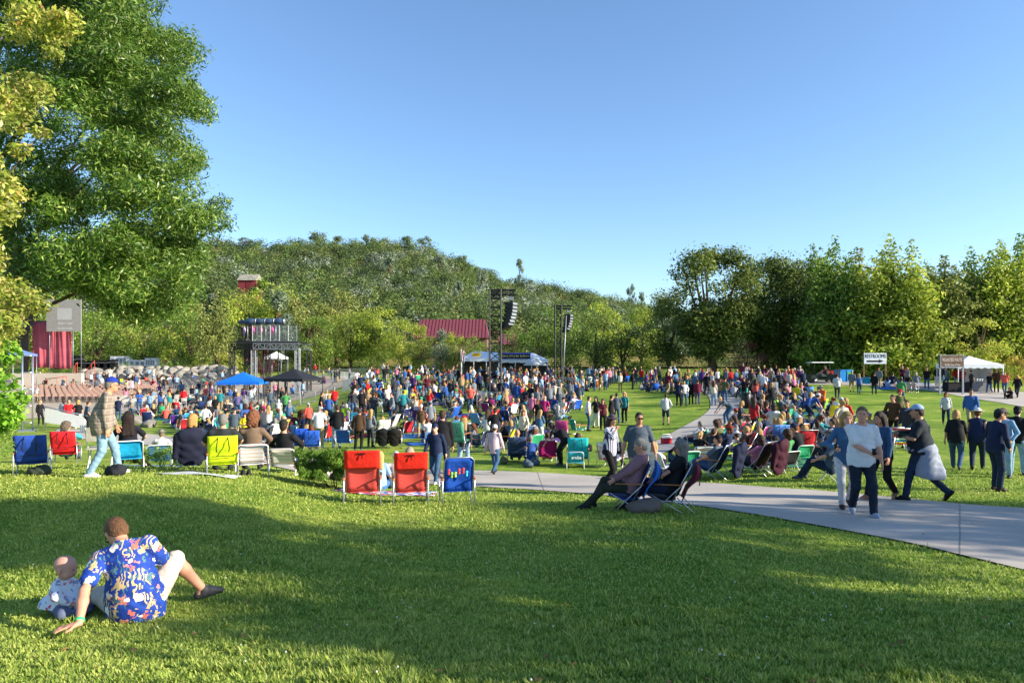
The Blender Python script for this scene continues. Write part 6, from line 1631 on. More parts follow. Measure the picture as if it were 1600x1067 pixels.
def baby():
    p = at(98, 958); o = thing('person', 'bald baby in a white floral dress sitting on the grass by the man', 'baby', p, head_deg(98), None, .9)
    R = rotm(0, 4); Rh = rotm(10, 12); hd = V(0.0, 0.035, 0.405)
    k = dict(hd=hd, Rh=Rh); s = 0.94
    f = Field(0.006)
    f.ell((0, -0.01, 0.19), (0.075, 0.065, 0.12), R, 0.03).cone((0, 0, .29), (0, 0.02, .37), 0.04, 0.04, 0.03)
    f.ell(hd+Rh @ V(0, -0.015, 0.03), (0.078, 0.092, 0.082), Rh, 0.03).ell(hd+Rh @ V(0, 0.015, -0.025), (0.070, 0.070, 0.062), Rh, 0.03)
    f.cone(hd+Rh @ V(0, .085, -.012), hd+Rh @ V(0, .09, -.018), .010, .011, .012)
    for sx in (-1, 1): f.ell(hd+Rh @ V(sx*.045, .045, -.035), (.03, .03, .026), Rh, .02); f.ell(hd+Rh @ V(sx*.080, -.012, -.008), (.012, .021, .030), Rh @ rotm(sx*-24), .008)
    for i, sx in ((0, -1), (1, 1)):
        el, wr = V(sx*.13, .05, .2), V(sx*.085, .15, .13)
        f.cone((sx*.075, 0, .275), el, .03, .026, .02).cone(el, wr, .026, .02, .02)
        d = nrm(V(-sx*.2, .9, -.35)); f.ell(wr+d*.02, (.02, .026, .014), rotm(), .012)
        for j in range(4): a = wr+d*.035+V((j-1.5)*.0105, 0, 0); f.cone(a, a+d*.018+V(0, 0, -.004), .0062, .0055, .004); f.cone(a+d*.018+V(0, 0, -.004), a+d*.026+V(0, 0, -.014), .0056, .005, .004)
        f.cone(wr+V(-sx*.014, .015, 0), wr+V(-sx*.03, .035, 0), .0075, .006, .006)
        f.cone((sx*.05, .0, .07), (sx*.17, .15, .06), .05, .04, .03).cone((sx*.17, .15, .06), (sx*.04, .24, .04), .038, .03, .03).cone((sx*.04, .24, .04), (-sx*.0, .27, .05), .026, .02, .02)
    put('body', f.extract('body', M['skin']), o, rgb('#c99482'))
    t = Field(0.006); t.ell((0, -0.01, 0.2), (0.09, 0.08, 0.125), R, .03).cone((0, 0, .27), (0, 0.005, .315), .055, .045, .03)
    t.cone((0, -.01, .2), (0, .02, .085), .085, .145, .04); t.cone((0, -.01, .15), (0, -.06, .07), .09, .14, .04)
    for sx in (-1, 1): t.cone((sx*.07, 0, .275), (sx*.13, .05, .2), .042, .04, .02).cone((sx*.13, .05, .2), (sx*.095, .135, .14), .04, .036, .02)
    t.cut((0, 0, -1), (0, 0, .075)); t.cut((0, .3, 1), (0, .02, .318)); t.wr = (0.0025, 60)
    put('dress', t.extract('dress', M['babyprint']), o)
    g = Field(0.006)
    for sx in (-1, 1): g.cone((sx*.05, .0, .075), (sx*.17, .15, .062), .062, .048, .03).cone((sx*.17, .15, .062), (sx*.05, .235, .042), .046, .036, .03)
    g.ell((0, -.02, .075), (.11, .09, .07), None, .03)
    put('leggings', g.extract('leggings', M['cloth']), o, rgb('#5d6680'))
    for sx in (-1, 1):
        q = Field(0.006).cone((sx*.04, .24, .042), (-sx*.01, .275, .05), .035, .027, .02); put('sock', q.extract('sock', M['cloth']), o, rgb('#4c566e'))
    b = MB()
    for s in (-1, 1):
        b.lathe([(.0005, -.004), (.0085, 0), (.0005, .004)], M['eyed'], 8, hd+Rh @ V(s*.03, .081, .012), Matrix(Rh))
    b.tube([hd+Rh @ V(-.014, .08, -.042), hd+Rh @ V(0, .085, -.042), hd+Rh @ V(.014, .08, -.042)], .004, M['lip'], 5); put('eyes', b.mesh('eyes'), o)
# the walkers in the middle distance
HQ = 0.0125
o, k = person(160, 744, 'older man in blue cap and plaid shirt walking right past the chairs', P=dict(pel=(0, 0, .92), lean=11, hpitch=6, feet=((-.09, .26, .09), (.10, -.20, .085)), toes=((-.1, 1, .05), (.2, 1, -.05)), hands=((-.25, .22, .86), (.26, .06, .78)), apole=((-.5, -1, 0), (.5, -1, 0))), key='capman', head=88, top='#ffffff', bot='#7f9fb4', hair='short', haircol='#8a8078', hat='cap', hatcol='#1f3490', sleeve=0.97, girth=1.04, loose=0.02, hem=-0.2, mats={'top': M['plaid']}, skin='#c98a6c', shoe='#dcdcda', q=HQ, fingers=True, scale=1.02, wrinkle=(.003, 30))
glasses(o, k, False)
baby()
o, k = person(1346, 806, 'man in white t-shirt and dark jeans walking on the path with a cup', P=dict(pel=(0, 0, .935), lean=2, hyaw=-20, hpitch=3, feet=((-.11, .19, .085), (.08, -.16, .12)), toes=((-.1, 1, .1), (.25, 1, -.35)), hands=((-.27, .10, .88), (-.02, .30, 1.05)), apole=((-.8, -1, 0), (.9, -.5, -.6)), curl=(.7, 1.0)), key='whitetee', head=158, top='#d4d6dc', bot='#1c2738', hair='short', haircol='#6e5a44', girth=1.06, loose=.008, hem=-.13, skin='#c48f78', shoe='#8f9cae', q=0.0115, fingers=True, scale=1.04, wrinkle=(.0035, 28), sleeve=.6)
cup(o, k, 1, 'small dark cup held at the waist of the white t-shirt man', d=(-.03, .05, .03))
o, k = person(1322, 795, 'blond woman in denim jacket and white trousers behind the white t-shirt man', P=dict(pel=(0, 0, .93), lean=2, hyaw=8, feet=((-.09, -.22, .14), (.08, .1, .085)), toes=((-.1, 1, -.5), (.1, 1, 0)), hands=((-.25, .0, .82), (.24, .28, 1.12)), apole=((-.5, -1, 0), (.8, -.4, -1)), curl=(.6, 1)), key='blondw', head=170, fem=True, top='#3f6488', bot='#cfcbcc', hair='long', haircol='#b08a55', sleeve=.97, skin='#cf9c84', shoe='#3a2018', q=HQ, fingers=True, scale=.99)
cup(o, k, 1, 'black cup raised by the blond woman in denim', d=(-.02, .05, .03))
for i in (0, 1): put('boot', shoe_field(k, i, .012, .3).extract('boot', M['shoe']), o, rgb('#351d16'))
o, k = person(1378, 782, 'woman with long dark hair and black leggings behind the white t-shirt man', P=dict(POSES['walk2'], hands=((-.28, .2, .82), (.28, -.1, .82))), key='darkw', head=215, fem=True, top='#2c4a6c', bot='#15161a', hair='long', haircol='#2a1a14', sleeve=.97, skin='#b98468', shoe='#8a6454', q=HQ, fingers=True, scale=.98)
o, k = person(1438, 783, 'man in black t-shirt with grey sweater tied round his waist striding left', P=dict(pel=(0, 0, .93), lean=1, hyaw=10, hpitch=8, feet=((-.12, .22, .085), (.12, -.42, .2)), toes=((-.1, 1, 0), (.1, .7, -.9)), hands=((-.2, .30, 1.2), (.02, .34, 1.22)), apole=((-.7, -.2, -1), (.8, .1, -1)), curl=(1, 1)), key='sweater', head=-84, top='#1c242c', bot='#223248', hair='short', haircol='#3a2a20', hat='cap', hatcol='#8fa6c8', girth=1.24, loose=.02, skin='#b88468', shoe='#16161a', q=HQ, fingers=True, scale=1.05, hem=-.06, wrinkle=(.003, 26))
f = Field(.013); f.ell(k['pel']+V(0, -.02, .03), (.265, .235, .15), None, .03)
f.cone(k['pel']+V(0.06, -.1, 0), k['pel']+V(.06, -.2, -.42), .16, .20, .06).cone(k['pel']+V(-.06, -.1, 0), k['pel']+V(-.08, -.1, -.38), .16, .19, .06).cone(k['pel']+V(.2, .0, 0), k['pel']+V(.22, -.1, -.35), .09, .12, .06)
f.cut((0, .15, -1), k['pel']+V(0, 0, -.46)); f.wr = (.007, 24); put('tied_sweater', f.extract('tied_sweater', M['cloth']), o, rgb('#8c93a2'))
f = Field(.012)
for i in (0, 1): f.cone(k['el', i]+(k['sh', i]-k['el', i])*.15, k['wr', i], .052, .036, .02)
put('arm_sleeve', f.extract('arm_sleeve', M['cloth']), o, rgb('#26382f'))
b = MB(); H_ = k['ch']+k['Rc'] @ V(.02, -.145*1.2-.012, .0)
b.tube([k['ch']+k['Rc'] @ V(.07*math.cos(a), -.152, .1*math.sin(a)) for a in np.linspace(0, 6.28, 18)], .006, plain('grey_print', '#5a646c'), 4); put('shirt_print', b.mesh('shirt_print'), o)
o, k = person(953, 762, 'woman in grey hat and striped blouse walking on the path', P=dict(pel=(0, 0, .93), lean=4, hyaw=-10, feet=((-.09, -.2, .13), (.09, .16, .085)), toes=((-.1, 1, -.5), (.1, 1, 0)), hands=((-.24, .12, .84), (.05, .22, 1.42)), apole=((-.5, -1, 0), (1, 0, -1)), curl=(.6, 1)), key='stripew', head=128, fem=True, top='#ffffff', bot='#121216', hair='long', haircol='#3c2418', hat='hat', hatcol='#4a4248', sleeve=.97, hem=-.16, mats={'top': M['vstripe']}, skin='#b98a70', shoe='#1a1a1c', q=HQ, fingers=True, scale=.98)
b = MB(); hb = k['pel']+V(-.26, .05, .0); b.box(hb, (.12, .3, .28), M['darkp'], taper=.8); b.tube([hb+V(0, -.1, .12), k['sh', 0]+V(0, 0, .06), hb+V(0, .1, .12)], .012, M['darkp'], 5)
q = b.build('handbag', None, loc=o.location, rz=o.rotation_euler.z); tag(q, 'black shoulder bag of the woman in grey hat', 'bag')
o, k = person(998, 772, 'heavy man in slate t-shirt and sunglasses walking towards the camera', P=dict(pel=(0, 0, .93), lean=1, hyaw=6, feet=((-.12, .12, .085), (.12, -.14, .12)), hands=((-.36, .06, .84), (.36, .04, .84)), apole=((-.7, -1, 0), (.7, -1, 0))), key='slate', head=170, top='#46525e', bot='#8f8878', leg=.95, hair='short', haircol='#221c1a', girth=1.15, loose=.016, hem=-.16, skin='#b07a5e', shoe='#2a2a2c', q=HQ, fingers=True, scale=1.0, wrinkle=(.003, 26), sleeve=.62)
glasses(o, k)
# reclining couple at the path edge
def recline(px, py, head, label, clab, col, col2, scale=1.0, **kw):
    p = at(px, py)
    chair(px, py, clab, head, col, 'campbag', None, col2, scale=.9)
    h = math.radians(HD(p, head)); d = Vector((math.sin(h), math.cos(h), 0))
    P = dict(pel=(0, -.02, .42), ppitch=-22, lean=-22, hpitch=24, hfol=.4, hands=((-.20, .26, .52), (.20, .24, .50)), feet=((-.14, .72, .085), (.14, .62, .085)), kpole=((-.1, .3, 1), (.1, .3, 1)), apole=((-1, -.4, -.4), (1, -.4, -.4)))
    P.update(kw.pop('over2', {}))
    return person(0, 0, label, P=P, key='rec'+str(px), head=head, loc=p-d*.06, q=HQ, fingers=True, scale=scale, **kw)
recline(978, 796, -92, 'grey haired man in mauve shirt reclining in a blue chair', 'blue camp chair with bright blue pouch at the path edge', '#1f3f8c', '#2f6fd0', top='#86626c', bot='#2e3128', hair='short', haircol='#8d8880', skin='#c08a78', shoe='#1c1c1c', sleeve=.97, girth=1.1, over2=dict(hpitch=30))
o, k = recline(1040, 797, -90, 'grey haired woman in black top reclining in a maroon chair', 'dark camp chair with maroon pouch at the path edge', '#16161c', '#6d1830', top='#15161c', bot='#1d2840', hair='long', haircol='#77746f', fem=True, skin='#c08a78', shoe='#222226', sleeve=.55, girth=1.1)
glasses(o, k)
p = at(1004, 800); f = Field(.03).ell((0, 0, .08), (.28, .2, .12), None, .03).ell((.15, .05, .1), (.18, .16, .14), None, .05); f.wr = (.01, 20); q = put('duffel_bag', f.extract('duffel_bag', M['cloth']), None, rgb('#6a5f58'), loc=p); tag(q, 'grey soft bag on the grass under the two recliners', 'bag')

# the red chairs and the blue chair
chair(567, 787, 'bright red high backed chair, left of the red pair', 2, '#cf4a44', 'red', 'mesh_red', '#e02a1c', None, 1.0)
chair(641, 786, 'bright red high backed chair beside the blue sandal chair', -2, '#cf4a44', 'red', 'mesh_red', '#e02a1c', None, 0.98)
oc = chair(713, 784, 'blue lawn chair printed with colourful flip flops', -8, '#1a4fb0', 'flip', None, None, None, .95)
b = MB()
for i, (x, z, c) in enumerate(((-.2, .66, '#e0403a'), (-.14, .60, '#8ac83c'), (-.07, .61, '#b4d83c'), (.0, .67, '#e04a3a'), (.08, .68, '#e0403a'), (.15, .62, '#3ac0d0'))):
    m = plain('sandal%d' % i, c); y = -.22-.20*((z-.24)/.56)-.018
    for dz, r in ((0.03, .027), (-.015, .022), (-.04, .024)): b.lathe([(r, -.004), (r, .004)], m, 10, (x+.012*i*0, y-.071*(dz)/.2, z+dz), Matrix.Rotation(PI/2-.34, 3, 'X'))
put('sandal_print', b.mesh('sandal_print'), oc)
M['towel'] = patchy('bright_towel_print', ['#d8dce6', '#3a8fc8', '#c83a5a', '#5a3a8a', '#e6e6ee', '#2f6fb8', '#a03058'], 9)
blanket(604, 772, 2.1, .95, 'bright patterned beach towel under the red chairs', '#ffffff', M['towel'], 0.05)
person(592, 764, 'blond child sitting on the towel behind left red chair', 'cross_leg', head=10, fem=True, top='#8fb0d8', bot='#3f6fb0', hair='long', haircol='#d0aa66', q=.018, scale=.92)
person(619, 763, 'small child in white cap and orange hood between the red chairs', 'cross_leg', head=0, top='#c9b8ac', bot='#5a5a6a', hair='short', haircol='#d0b080', hat='beanie', hatcol='#dcdce4', q=.018, scale=.9, sleeve=.97)
person(641, 760, 'woman with long grey blond hair sitting behind right red chair', 'ground', head=-14, fem=True, top='#1f6f8c', bot='#23324a', hair='long', haircol='#a89a80', q=.018, scale=1.0, sleeve=.97)

# the row of seated people on the left
def sit(px, py, clab, plab, col, kind='beach', fm=None, col2=None, head=0, scale=1.0, pose='chair', q=.016, cscale=None, **kw):
    p = at(px, py); chair(px, py, clab, head, col, kind, fm, col2, None, cscale or scale)
    if plab:
        h = math.radians(HD(p, head)); d = Vector((math.sin(h), math.cos(h), 0))
        return person(0, 0, plab, pose, head=head, loc=p-d*.04, q=q, scale=scale, **kw)
chair(52, 740, 'royal blue backpack chair, leftmost on the lawn', 8, '#1c3f94', 'pack', None, '#2447a0', None, .84)
sit(104, 722, 'red backpack chair with white label at left of the row', 'person in teal shirt sitting in the red backpack chair', '#c01f28', 'pack', None, '#cc2029', 12, 1.08, over=dict(hyaw=-55, hands=((-.25, .3, .5), (.3, .42, .62))), top='#3f9fb8', bot='#3c4a66', hair='curly', haircol='#6b5c50', sleeve=.9, skin='#c99478')
p_ = at(104, 722)
chair(158, 734, 'grey plastic folding chair behind the man in blue cap', 10, '#a8a49a', 'fold')
sit(200, 730, 'turquoise low chair on the blue tarp', 'woman with long dark hair in the turquoise low chair', '#1ba0cf', 'low', None, None, 0, 1.12, top='#1c1c26', bot='#22242c', hair='long', haircol='#2a1c18', fem=True, over=dict(hyaw=-10), sleeve=.55)
chair(248, 730, 'empty blue low chair on the blue tarp', -2, '#1d6fc4', 'low', None, None, None, 1.12)
person(252, 716, 'person in wide grey hat and white top beyond the blue chair', 'ground', head=5, top='#c8c8c4', bot='#7a7a70', hair='short', haircol='#7a6a58', hat='hat', hatcol='#77756e', q=.018, scale=1.06, fem=True)
o = sit(300, 734, 'lime chair with navy jacket over its back', 'woman with wavy blond hair in chair hung with navy jacket', '#a4cc1c', 'pack', None, '#a8d01f', 0, 1.05, cscale=.86, top='#33343f', bot='#3c4a66', hair='bob', haircol='#bd8f52', fem=True, over=dict(hyaw=-35))
def draped(px, py, head, label, hexc, sc=1.0, w=.25, low=.3, name='jacket'):
    p = at(px, py); f = Field(.022)
    for t in np.linspace(0, 1, 4):
        f.ell((0, -.30-.16*t-.06, .82-(1-t)*(.82-low)), (w, .07, .16), None, .06)
    f.cone((-w, -.42, .78), (-w-.05, -.36, low+.05), .09, .06, .05).cone((w, -.42, .78), (w+.06, -.36, low+.02), .09, .06, .05).ell((0, -.42, .86), (w, .1, .06), None, .06)
    f.wr = (.006, 13); q = put(name, pmesh(('drape', w, low), lambda: f.extract(name, M['cloth'])), None, rgb(hexc), loc=p, rz=head_deg(HD(p, head))); q.scale = (sc,)*3
    tag(q, label, 'jacket')
draped(297, 734, -4, 'navy jacket draped over back of the lime chair', '#1d2034', .95, .27, .3)
sit(348, 741, 'acid yellow high backed lawn chair in the front row', 'grey haired man in the acid yellow chair', '#c9dc14', 'pack', None, '#c4dc18', 0, 1.05, cscale=.88, top='#2a2e30', bot='#44506a', hair='short', haircol='#7d7b78', girth=1.06)
sit(394, 740, 'white striped low chair, left of two', 'woman with curly auburn hair in the left striped chair', '#ffffff', 'low', 'stripe_w', None, 0, 1.22, top='#6f5c4c', bot='#24242a', hair='curly', haircol='#7d4f34', fem=True, over=dict(hyaw=-40), sleeve=.97)
sit(447, 740, 'white striped low chair, right of two', 'man in black cap and hoodie in the right striped chair', '#ffffff', 'low', 'stripe_w', None, 16, 1.22, top='#1a1b20', bot='#3f5f88', hair='short', haircol='#3a2a22', hat='cap', hatcol='#2a2726', sleeve=.97, over=dict(feet=((-.02, .9, .09), (.18, .86, .09)), hpitch=0))
M['tarp_b'] = plain('blue_tarp_sheet', '#2b74c0', 0.5, .4, 0, .2, 5, .3)
blanket(246, 729, 2.0, .9, 'shiny blue tarp spread before the low chairs', '#ffffff', M['tarp_b'], 0.0, name='tarp')
blanket(312, 741, 1.4, .5, 'white sheet on the grass by the lime chair', '#c8ccd4', None, .1)
for i, (px, lab) in enumerate(((379, 'left black shoe on grass behind the striped chair'), (388, 'right black shoe on grass behind the striped chair'))):
    p = at(px, 743); f = Field(.012).cone((0, -.09, .045), (0, .1, .035), .045, .035, .03).cone((0, -.09, .05), (0, -.07, .1), .045, .04, .03); f.cut((0, 0, -1), (0, 0, .0)); tag(put('shoe', f.extract('shoe', M['shoe']), None, rgb('#1a1a1c'), loc=p, rz=.5), lab, 'shoe')
for px, py, hx, lab, s in ((506, 742, '#c8c2b6', 'cream cloth bag on grass right of the striped chairs', 1.0), (528, 750, '#2c2f33', 'dark bundle on grass by the flat stone', .9), (60, 742, '#3c4438', 'dark green cloth lying by the blue chair', .9), (180, 742, '#23252b', 'black bag standing behind cap man legs', 1.0)):
    p = at(px, py); f = Field(.025).ell((0, 0, .07), (.26, .17, .10), None, .03).ell((.1, .03, .1), (.15, .13, .12), None, .05); f.wr = (.012, 19); q = put('bag', f.extract('bag', M['cloth']), None, rgb(hx), loc=p, rz=px*.1); q.scale = (s,)*3; tag(q, lab, 'bag')
# ------------------------------------------------------------------ the crowd
CN = {'white': '#cfd0d2', 'black': '#17181c', 'grey': '#6f757c', 'navy': '#1d2947', 'blue': '#2f5598', 'light blue': '#7fa3c8', 'teal': '#23747c', 'red': '#b81f26', 'maroon': '#5e1c30', 'pink': '#d07a92', 'magenta': '#b0246c', 'purple': '#54336e', 'green': '#4a8c52', 'lime': '#9cc822', 'yellow': '#d6c42a', 'orange': '#d2622a', 'tan': '#a78a66', 'brown': '#4e3826', 'cream': '#cfc4ae', 'olive': '#5d603c', 'denim': '#46688c', 'charcoal': '#34383e', 'slate': '#4a5866', 'coral': '#d05a4c', 'violet': '#5f5784', 'aqua': '#4fb8b8', 'khaki': '#a8966e', 'pale jeans': '#88a6bc', 'jeans': '#3a5678', 'dark jeans': '#1f2e46'}
HC = {'blond': '#b8925a', 'brown': '#4a3122', 'black': '#1c1614', 'grey': '#86837e', 'white': '#b9b6b0', 'auburn': '#6e3a22'}
LAB = set()
def lab(top, g, bot, hair, hc, hat, hatc, pose, place):
    h = ('%s %s' % (hatc, hat)) if hat else ('%s %s hair' % (hair, hc) if hair not in ('bald', 'pony') else {'bald': 'bald head', 'pony': '%s ponytail' % hc}[hair])
    pp = {'stand': 'standing', 'stand_b': 'standing', 'stand_c': 'standing', 'hip': 'hand on hip', 'drink': 'one hand raised', 'cross': 'arms folded', 'phone': 'looking at hands', 'shade': 'shading eyes', 'walk': 'walking', 'walk2': 'striding', 'bend': 'bending over', 'ground': 'sitting knees up', 'cross_leg': 'sitting cross legged', 'legs_out': 'lounging', 'chair': 'in chair', 'chair_lean': 'leaning from chair'}[pose]
    L = '%s %s, %s, %s, %s %s' % (top, g, bot, h, pp, place)
    return L
QUEUE = []
def cr(px, py, pose, head, top, bot, hair='short', hc='brown', place='', fem=None, sl=None, hat=None, hatc='black', s=None, loc=None, shorts=False, q=None, girth=1.0, group=None, skin=None):
    p = loc if loc is not None else at(px, py)
    fem = (hair in ('long', 'bob', 'pony')) if fem is None else fem
    sl = (.97 if rng.random() < .45 else .55) if sl is None else sl
    OCC.append((p.x, p.y, .35 if pose not in SEATED else .5))
    if pose == 'stand': pose = rng.choice(['stand', 'stand_b', 'stand_b', 'stand_c', 'stand_c'] if p.y < 50 else ['stand', 'stand_b', 'stand_c', 'hip', 'cross', 'phone', 'drink'])
    QUEUE.append(dict(p=p, pose=pose, head=head+rng.uniform(-6, 6), top=top, bot=bot, hair=hair, hc=hc, place=place, fem=fem, sl=sl, hat=hat, hatc=hatc, s=s or rng.uniform(.96, 1.04)*(.94 if fem else 1.0), shorts=shorts, q=q, girth=girth, skin=skin or rng.choice(['#c99478', '#c08a6c', '#d0a088', '#a87456', '#c6917a']), shoe=rng.choice(['#1c1c1e', '#3a2c22', '#b8b8b8', '#55585e']), v=rng.uniform(.8, 1.15)))
def hexof(c): return '#%02x%02x%02x' % tuple(int(255*min(1, max(0, (1.055*(x**(1/2.4))-.055 if x > .0031 else 12.92*x)))) for x in c)
def build_queue(limit):
    QUEUE.sort(key=lambda e: e['p'].y)
    for e in QUEUE[:limit]:
        p = e['p']; botn = e['bot'] if 'jeans' in e['bot'] else e['bot']+(' shorts' if e['shorts'] else ' trousers')
        g = 'jacket' if e['sl'] > .9 else ('top' if e['fem'] else 't-shirt')
        L = lab(e['top'], g, botn, e['hair'], e['hc'], e['hat'], e['hatc'], e['pose'], e['place'])
        if L in LAB:
            for ad in ('slightly right', 'farther right', 'farther back', 'nearer', 'at edge', 'behind others'):
                if L+', '+ad not in LAB: L = L+', '+ad; break
        LAB.add(L)
        q = e['q'] or (.019 if p.y < 26 else (0.026 if p.y < 45 else 0.034))
        tc = tuple(min(1, c*e['v']) for c in rgb(CN[e['top']])[:3])
        person(0, 0, L, e['pose'], head=e['head'], top=hexof(tc), bot=CN[e['bot']], hair=e['hair'], haircol=HC[e['hc']], hat=e['hat'], hatcol=CN.get(e['hatc'], e['hatc']), fem=e['fem'], sleeve=e['sl'], leg=.95 if e['shorts'] else 1.95, loc=p, q=q, scale=e['s'], girth=e['girth'], skin=e['skin'], shoe=e['shoe'])
    crowd_mass(QUEUE[limit:])
def arr(me):
    n = len(me.vertices); a = np.zeros(n*3, np.float32); me.vertices.foreach_get('co', a)
    q = np.zeros(len(me.loops), np.int32); me.loops.foreach_get('vertex_index', q); return a.reshape(-1, 3), q.reshape(-1, 4)
MASSCH = []
def crowd_mass(L):
    """the far crowd that reads as one mass"""
    V_, F_, C_ = [], [], []; nb = 0
    tpl = {}
    def parts(pose, fem, sl, hair, shorts):
        k = (pose, fem, sl, hair, shorts)
        if k not in tpl:
            K = skeleton(POSES[pose], fem); P = POSES[pose]; q = .048; r = []
            r.append(('skin', *arr(body_field(K, P, q, fem, 1, dict(sleeve=sl, leg=1.95), False, False).extract('m', M['skin']))))
            r.append(('top', *arr(top_field(K, P, q, fem, 1.04, sl).extract('m', M['skin']))))
            r.append(('bot', *arr(bot_field(K, P, q, fem, 1.04, .95 if shorts else 1.95).extract('m', M['skin']))))
            for i in (0, 1): r.append(('shoe', *arr(shoe_field(K, i, .04).extract('m', M['skin']))))
            if hair != 'bald': r.append(('hair', *arr(hair_field(K, .034, hair).extract('m', M['skin']))))
            tpl[k] = r
        return tpl[k]
    for e in L:
        p = e['p']; a = head_deg(HD(p, e['head'])); c, s = math.cos(a), math.sin(a); R = np.array([[c, -s, 0], [s, c, 0], [0, 0, 1]])
        cols = dict(skin=rgb(e['skin']), top=tuple(min(1, x*e['v']) for x in rgb(CN[e['top']])[:3])+(1,), bot=rgb(CN[e['bot']]), shoe=rgb(e['shoe']), hair=rgb(CN.get(e['hatc'], '#222222')) if e['hat'] else rgb(HC[e['hc']]))
        for n, v, f in parts(e['pose'], e['fem'], .97 if e['sl'] > .9 else .55, e['hair'], e['shorts']):
            V_.append((v*e['s']) @ R.T+np.array([p.x, p.y, p.z])); F_.append(f+nb); nb += len(v); C_.append(np.repeat(np.array([cols[n]]), len(v), 0))
    ch = MB(); mm = M['skin']
    ch.grid(lambda u, v: ((u-.5)*.56, -.22-.2*v, .24+.56*v), 2, 2, mm, True, .02); ch.grid(lambda u, v: ((u-.5)*.56, -.22+.46*v, .24+.03*v), 2, 2, mm, True, .02)
    nfab = len(ch.v)
    for sx in (-1, 1): ch.add([(sx*.29+dx, y, z) for (y, z) in ((.25, .02), (-.4, .5), (-.4, .53), (.25, .05)) for dx in (-.012, .012)], [(0, 1, 3, 2), (2, 3, 5, 4), (4, 5, 7, 6), (6, 7, 1, 0), (0, 2, 4, 6), (1, 7, 5, 3)], mm); ch.add([(sx*.29+dx, y, z) for (y, z) in ((-.42, .02), (.22, .5), (.22, .53), (-.42, .05)) for dx in (-.012, .012)], [(0, 1, 3, 2), (2, 3, 5, 4), (4, 5, 7, 6), (6, 7, 1, 0), (0, 2, 4, 6), (1, 7, 5, 3)], mm)
    cv = np.array(ch.v); cf = np.array(ch.f)
    for p, hd, cn in MASSCH:
        a = head_deg(HD(p, hd)); c, s = math.cos(a), math.sin(a); R = np.array([[c, -s, 0], [s, c, 0], [0, 0, 1]])
        V_.append(cv @ R.T+np.array([p.x, p.y, p.z])); F_.append(cf+nb); nb += len(cv)
        col = np.repeat(np.array([rgb(cn)]), len(cv), 0); col[nfab:] = rgb('#8f9499'); C_.append(col)
    m, nt, b = newmat('far_crowd_clothes', .85, .2)
    at_ = ND(nt, 'ShaderNodeAttribute'); at_.attribute_name = 'cloth'
    nt.links.new(mix(nt, 1.0, at_.outputs['Color'], ramp(nt, noise(nt, coords(nt), 11), [(.3, (.7, .7, .7, 1)), (.7, (1.05, 1.05, 1.05, 1))]), 'MULTIPLY'), b.inputs['Base Color'])
    me = mesh_np('crowd', np.concatenate(V_), np.concatenate(F_), m, smooth=True)
    ca = me.color_attributes.new('cloth', 'FLOAT_COLOR', 'POINT'); ca.data.foreach_set('color', np.concatenate(C_).astype(np.float32).ravel())
    o = put('crowd', me); tag(o, 'dense distant crowd of seated and standing people with lawn chairs', 'crowd', kind='stuff')
OCC = []
# --- named individuals, read off the photograph: px, foot row, ...
W = 'near the left lawn ramp'
cr(63, 664, 'stand', 150, 'black', 'black', 'bob', 'blond', W, sl=.97)
cr(108, 668, 'stand', 170, 'red', 'jeans', 'short', 'grey', W)
cr(122, 670, 'hip', 20, 'black', 'white', 'curly', 'blond', W, fem=True, sl=.55)
cr(98, 668, 'stand', 30, 'white', 'jeans', 'short', 'brown', W, sl=.55)
cr(136, 676, 'stand', 75, 'slate', 'black', 'short', 'brown', W)
cr(184, 658, 'stand', 20, 'navy', 'jeans', 'short', 'brown', 'behind cap man', fem=True, sl=.55)
cr(204, 650, 'ground', 80, 'slate', 'jeans', 'short', 'grey', 'behind cap man')
cr(218, 644, 'stand', 180, 'blue', 'jeans', 'short', 'brown', 'behind cap man', hat='cap', hatc='white', sl=.55)
W = 'among the bowl seats'
for a in ((217, 611, 'stand', 90, 'white', 'black', 'short', 'brown'), (253, 606, 'stand', 120, 'cream', 'tan', 'bob', 'brown'), (266, 607, 'stand', 0, 'white', 'white', 'short', 'blond'), (272, 607, 'stand', 10, 'brown', 'jeans', 'bob', 'auburn'), (276, 607.5, 'stand', 10, 'light blue', 'jeans', 'short', 'blond'), (57, 628, 'phone', 60, 'white', 'khaki', 'short', 'grey'), (142, 602, 'stand', 20, 'white', 'navy', 'short', 'brown'), (155, 602, 'stand', 200, 'light blue', 'jeans', 'short', 'grey'), (120, 592, 'stand', 90, 'orange', 'black', 'short', 'brown'), (127, 592, 'stand', 80, 'light blue', 'black', 'short', 'brown'), (134, 591, 'stand', 100, 'navy', 'black', 'short', 'black'), (144, 592, 'stand', 250, 'charcoal', 'black', 'short', 'grey'), (172, 594, 'stand', 180, 'cream', 'white', 'short', 'grey'), (37, 630, 'stand', 30, 'white', 'jeans', 'short', 'brown')):
    cr(*a, W)
W = 'left of the barriers'
for a in ((344, 644, 'stand', 0, 'teal', 'tan', 'short', 'brown'), (336, 655, 'stand', 5, 'black', 'jeans', 'bob', 'blond'), (371, 650, 'stand', 10, 'violet', 'jeans', 'curly', 'blond')): cr(*a, W)
cr(355, 668, 'phone', 200, 'charcoal', 'khaki', 'short', 'grey', W, hat='hat', hatc='tan')
cr(321, 680, 'stand', 0, 'white', 'black', 'short', 'brown', W, fem=True, sl=.97)
cr(391, 672, 'phone', 80, 'red', 'charcoal', 'long', 'auburn', W, sl=.3)
cr(409, 672, 'stand', 30, 'magenta', 'charcoal', 'short', 'white', W, fem=True, sl=.97)
W = 'behind the yellow chair'
cr(345, 694, 'stand', 190, 'aqua', 'jeans', 'bob', 'blond', W, sl=.97)
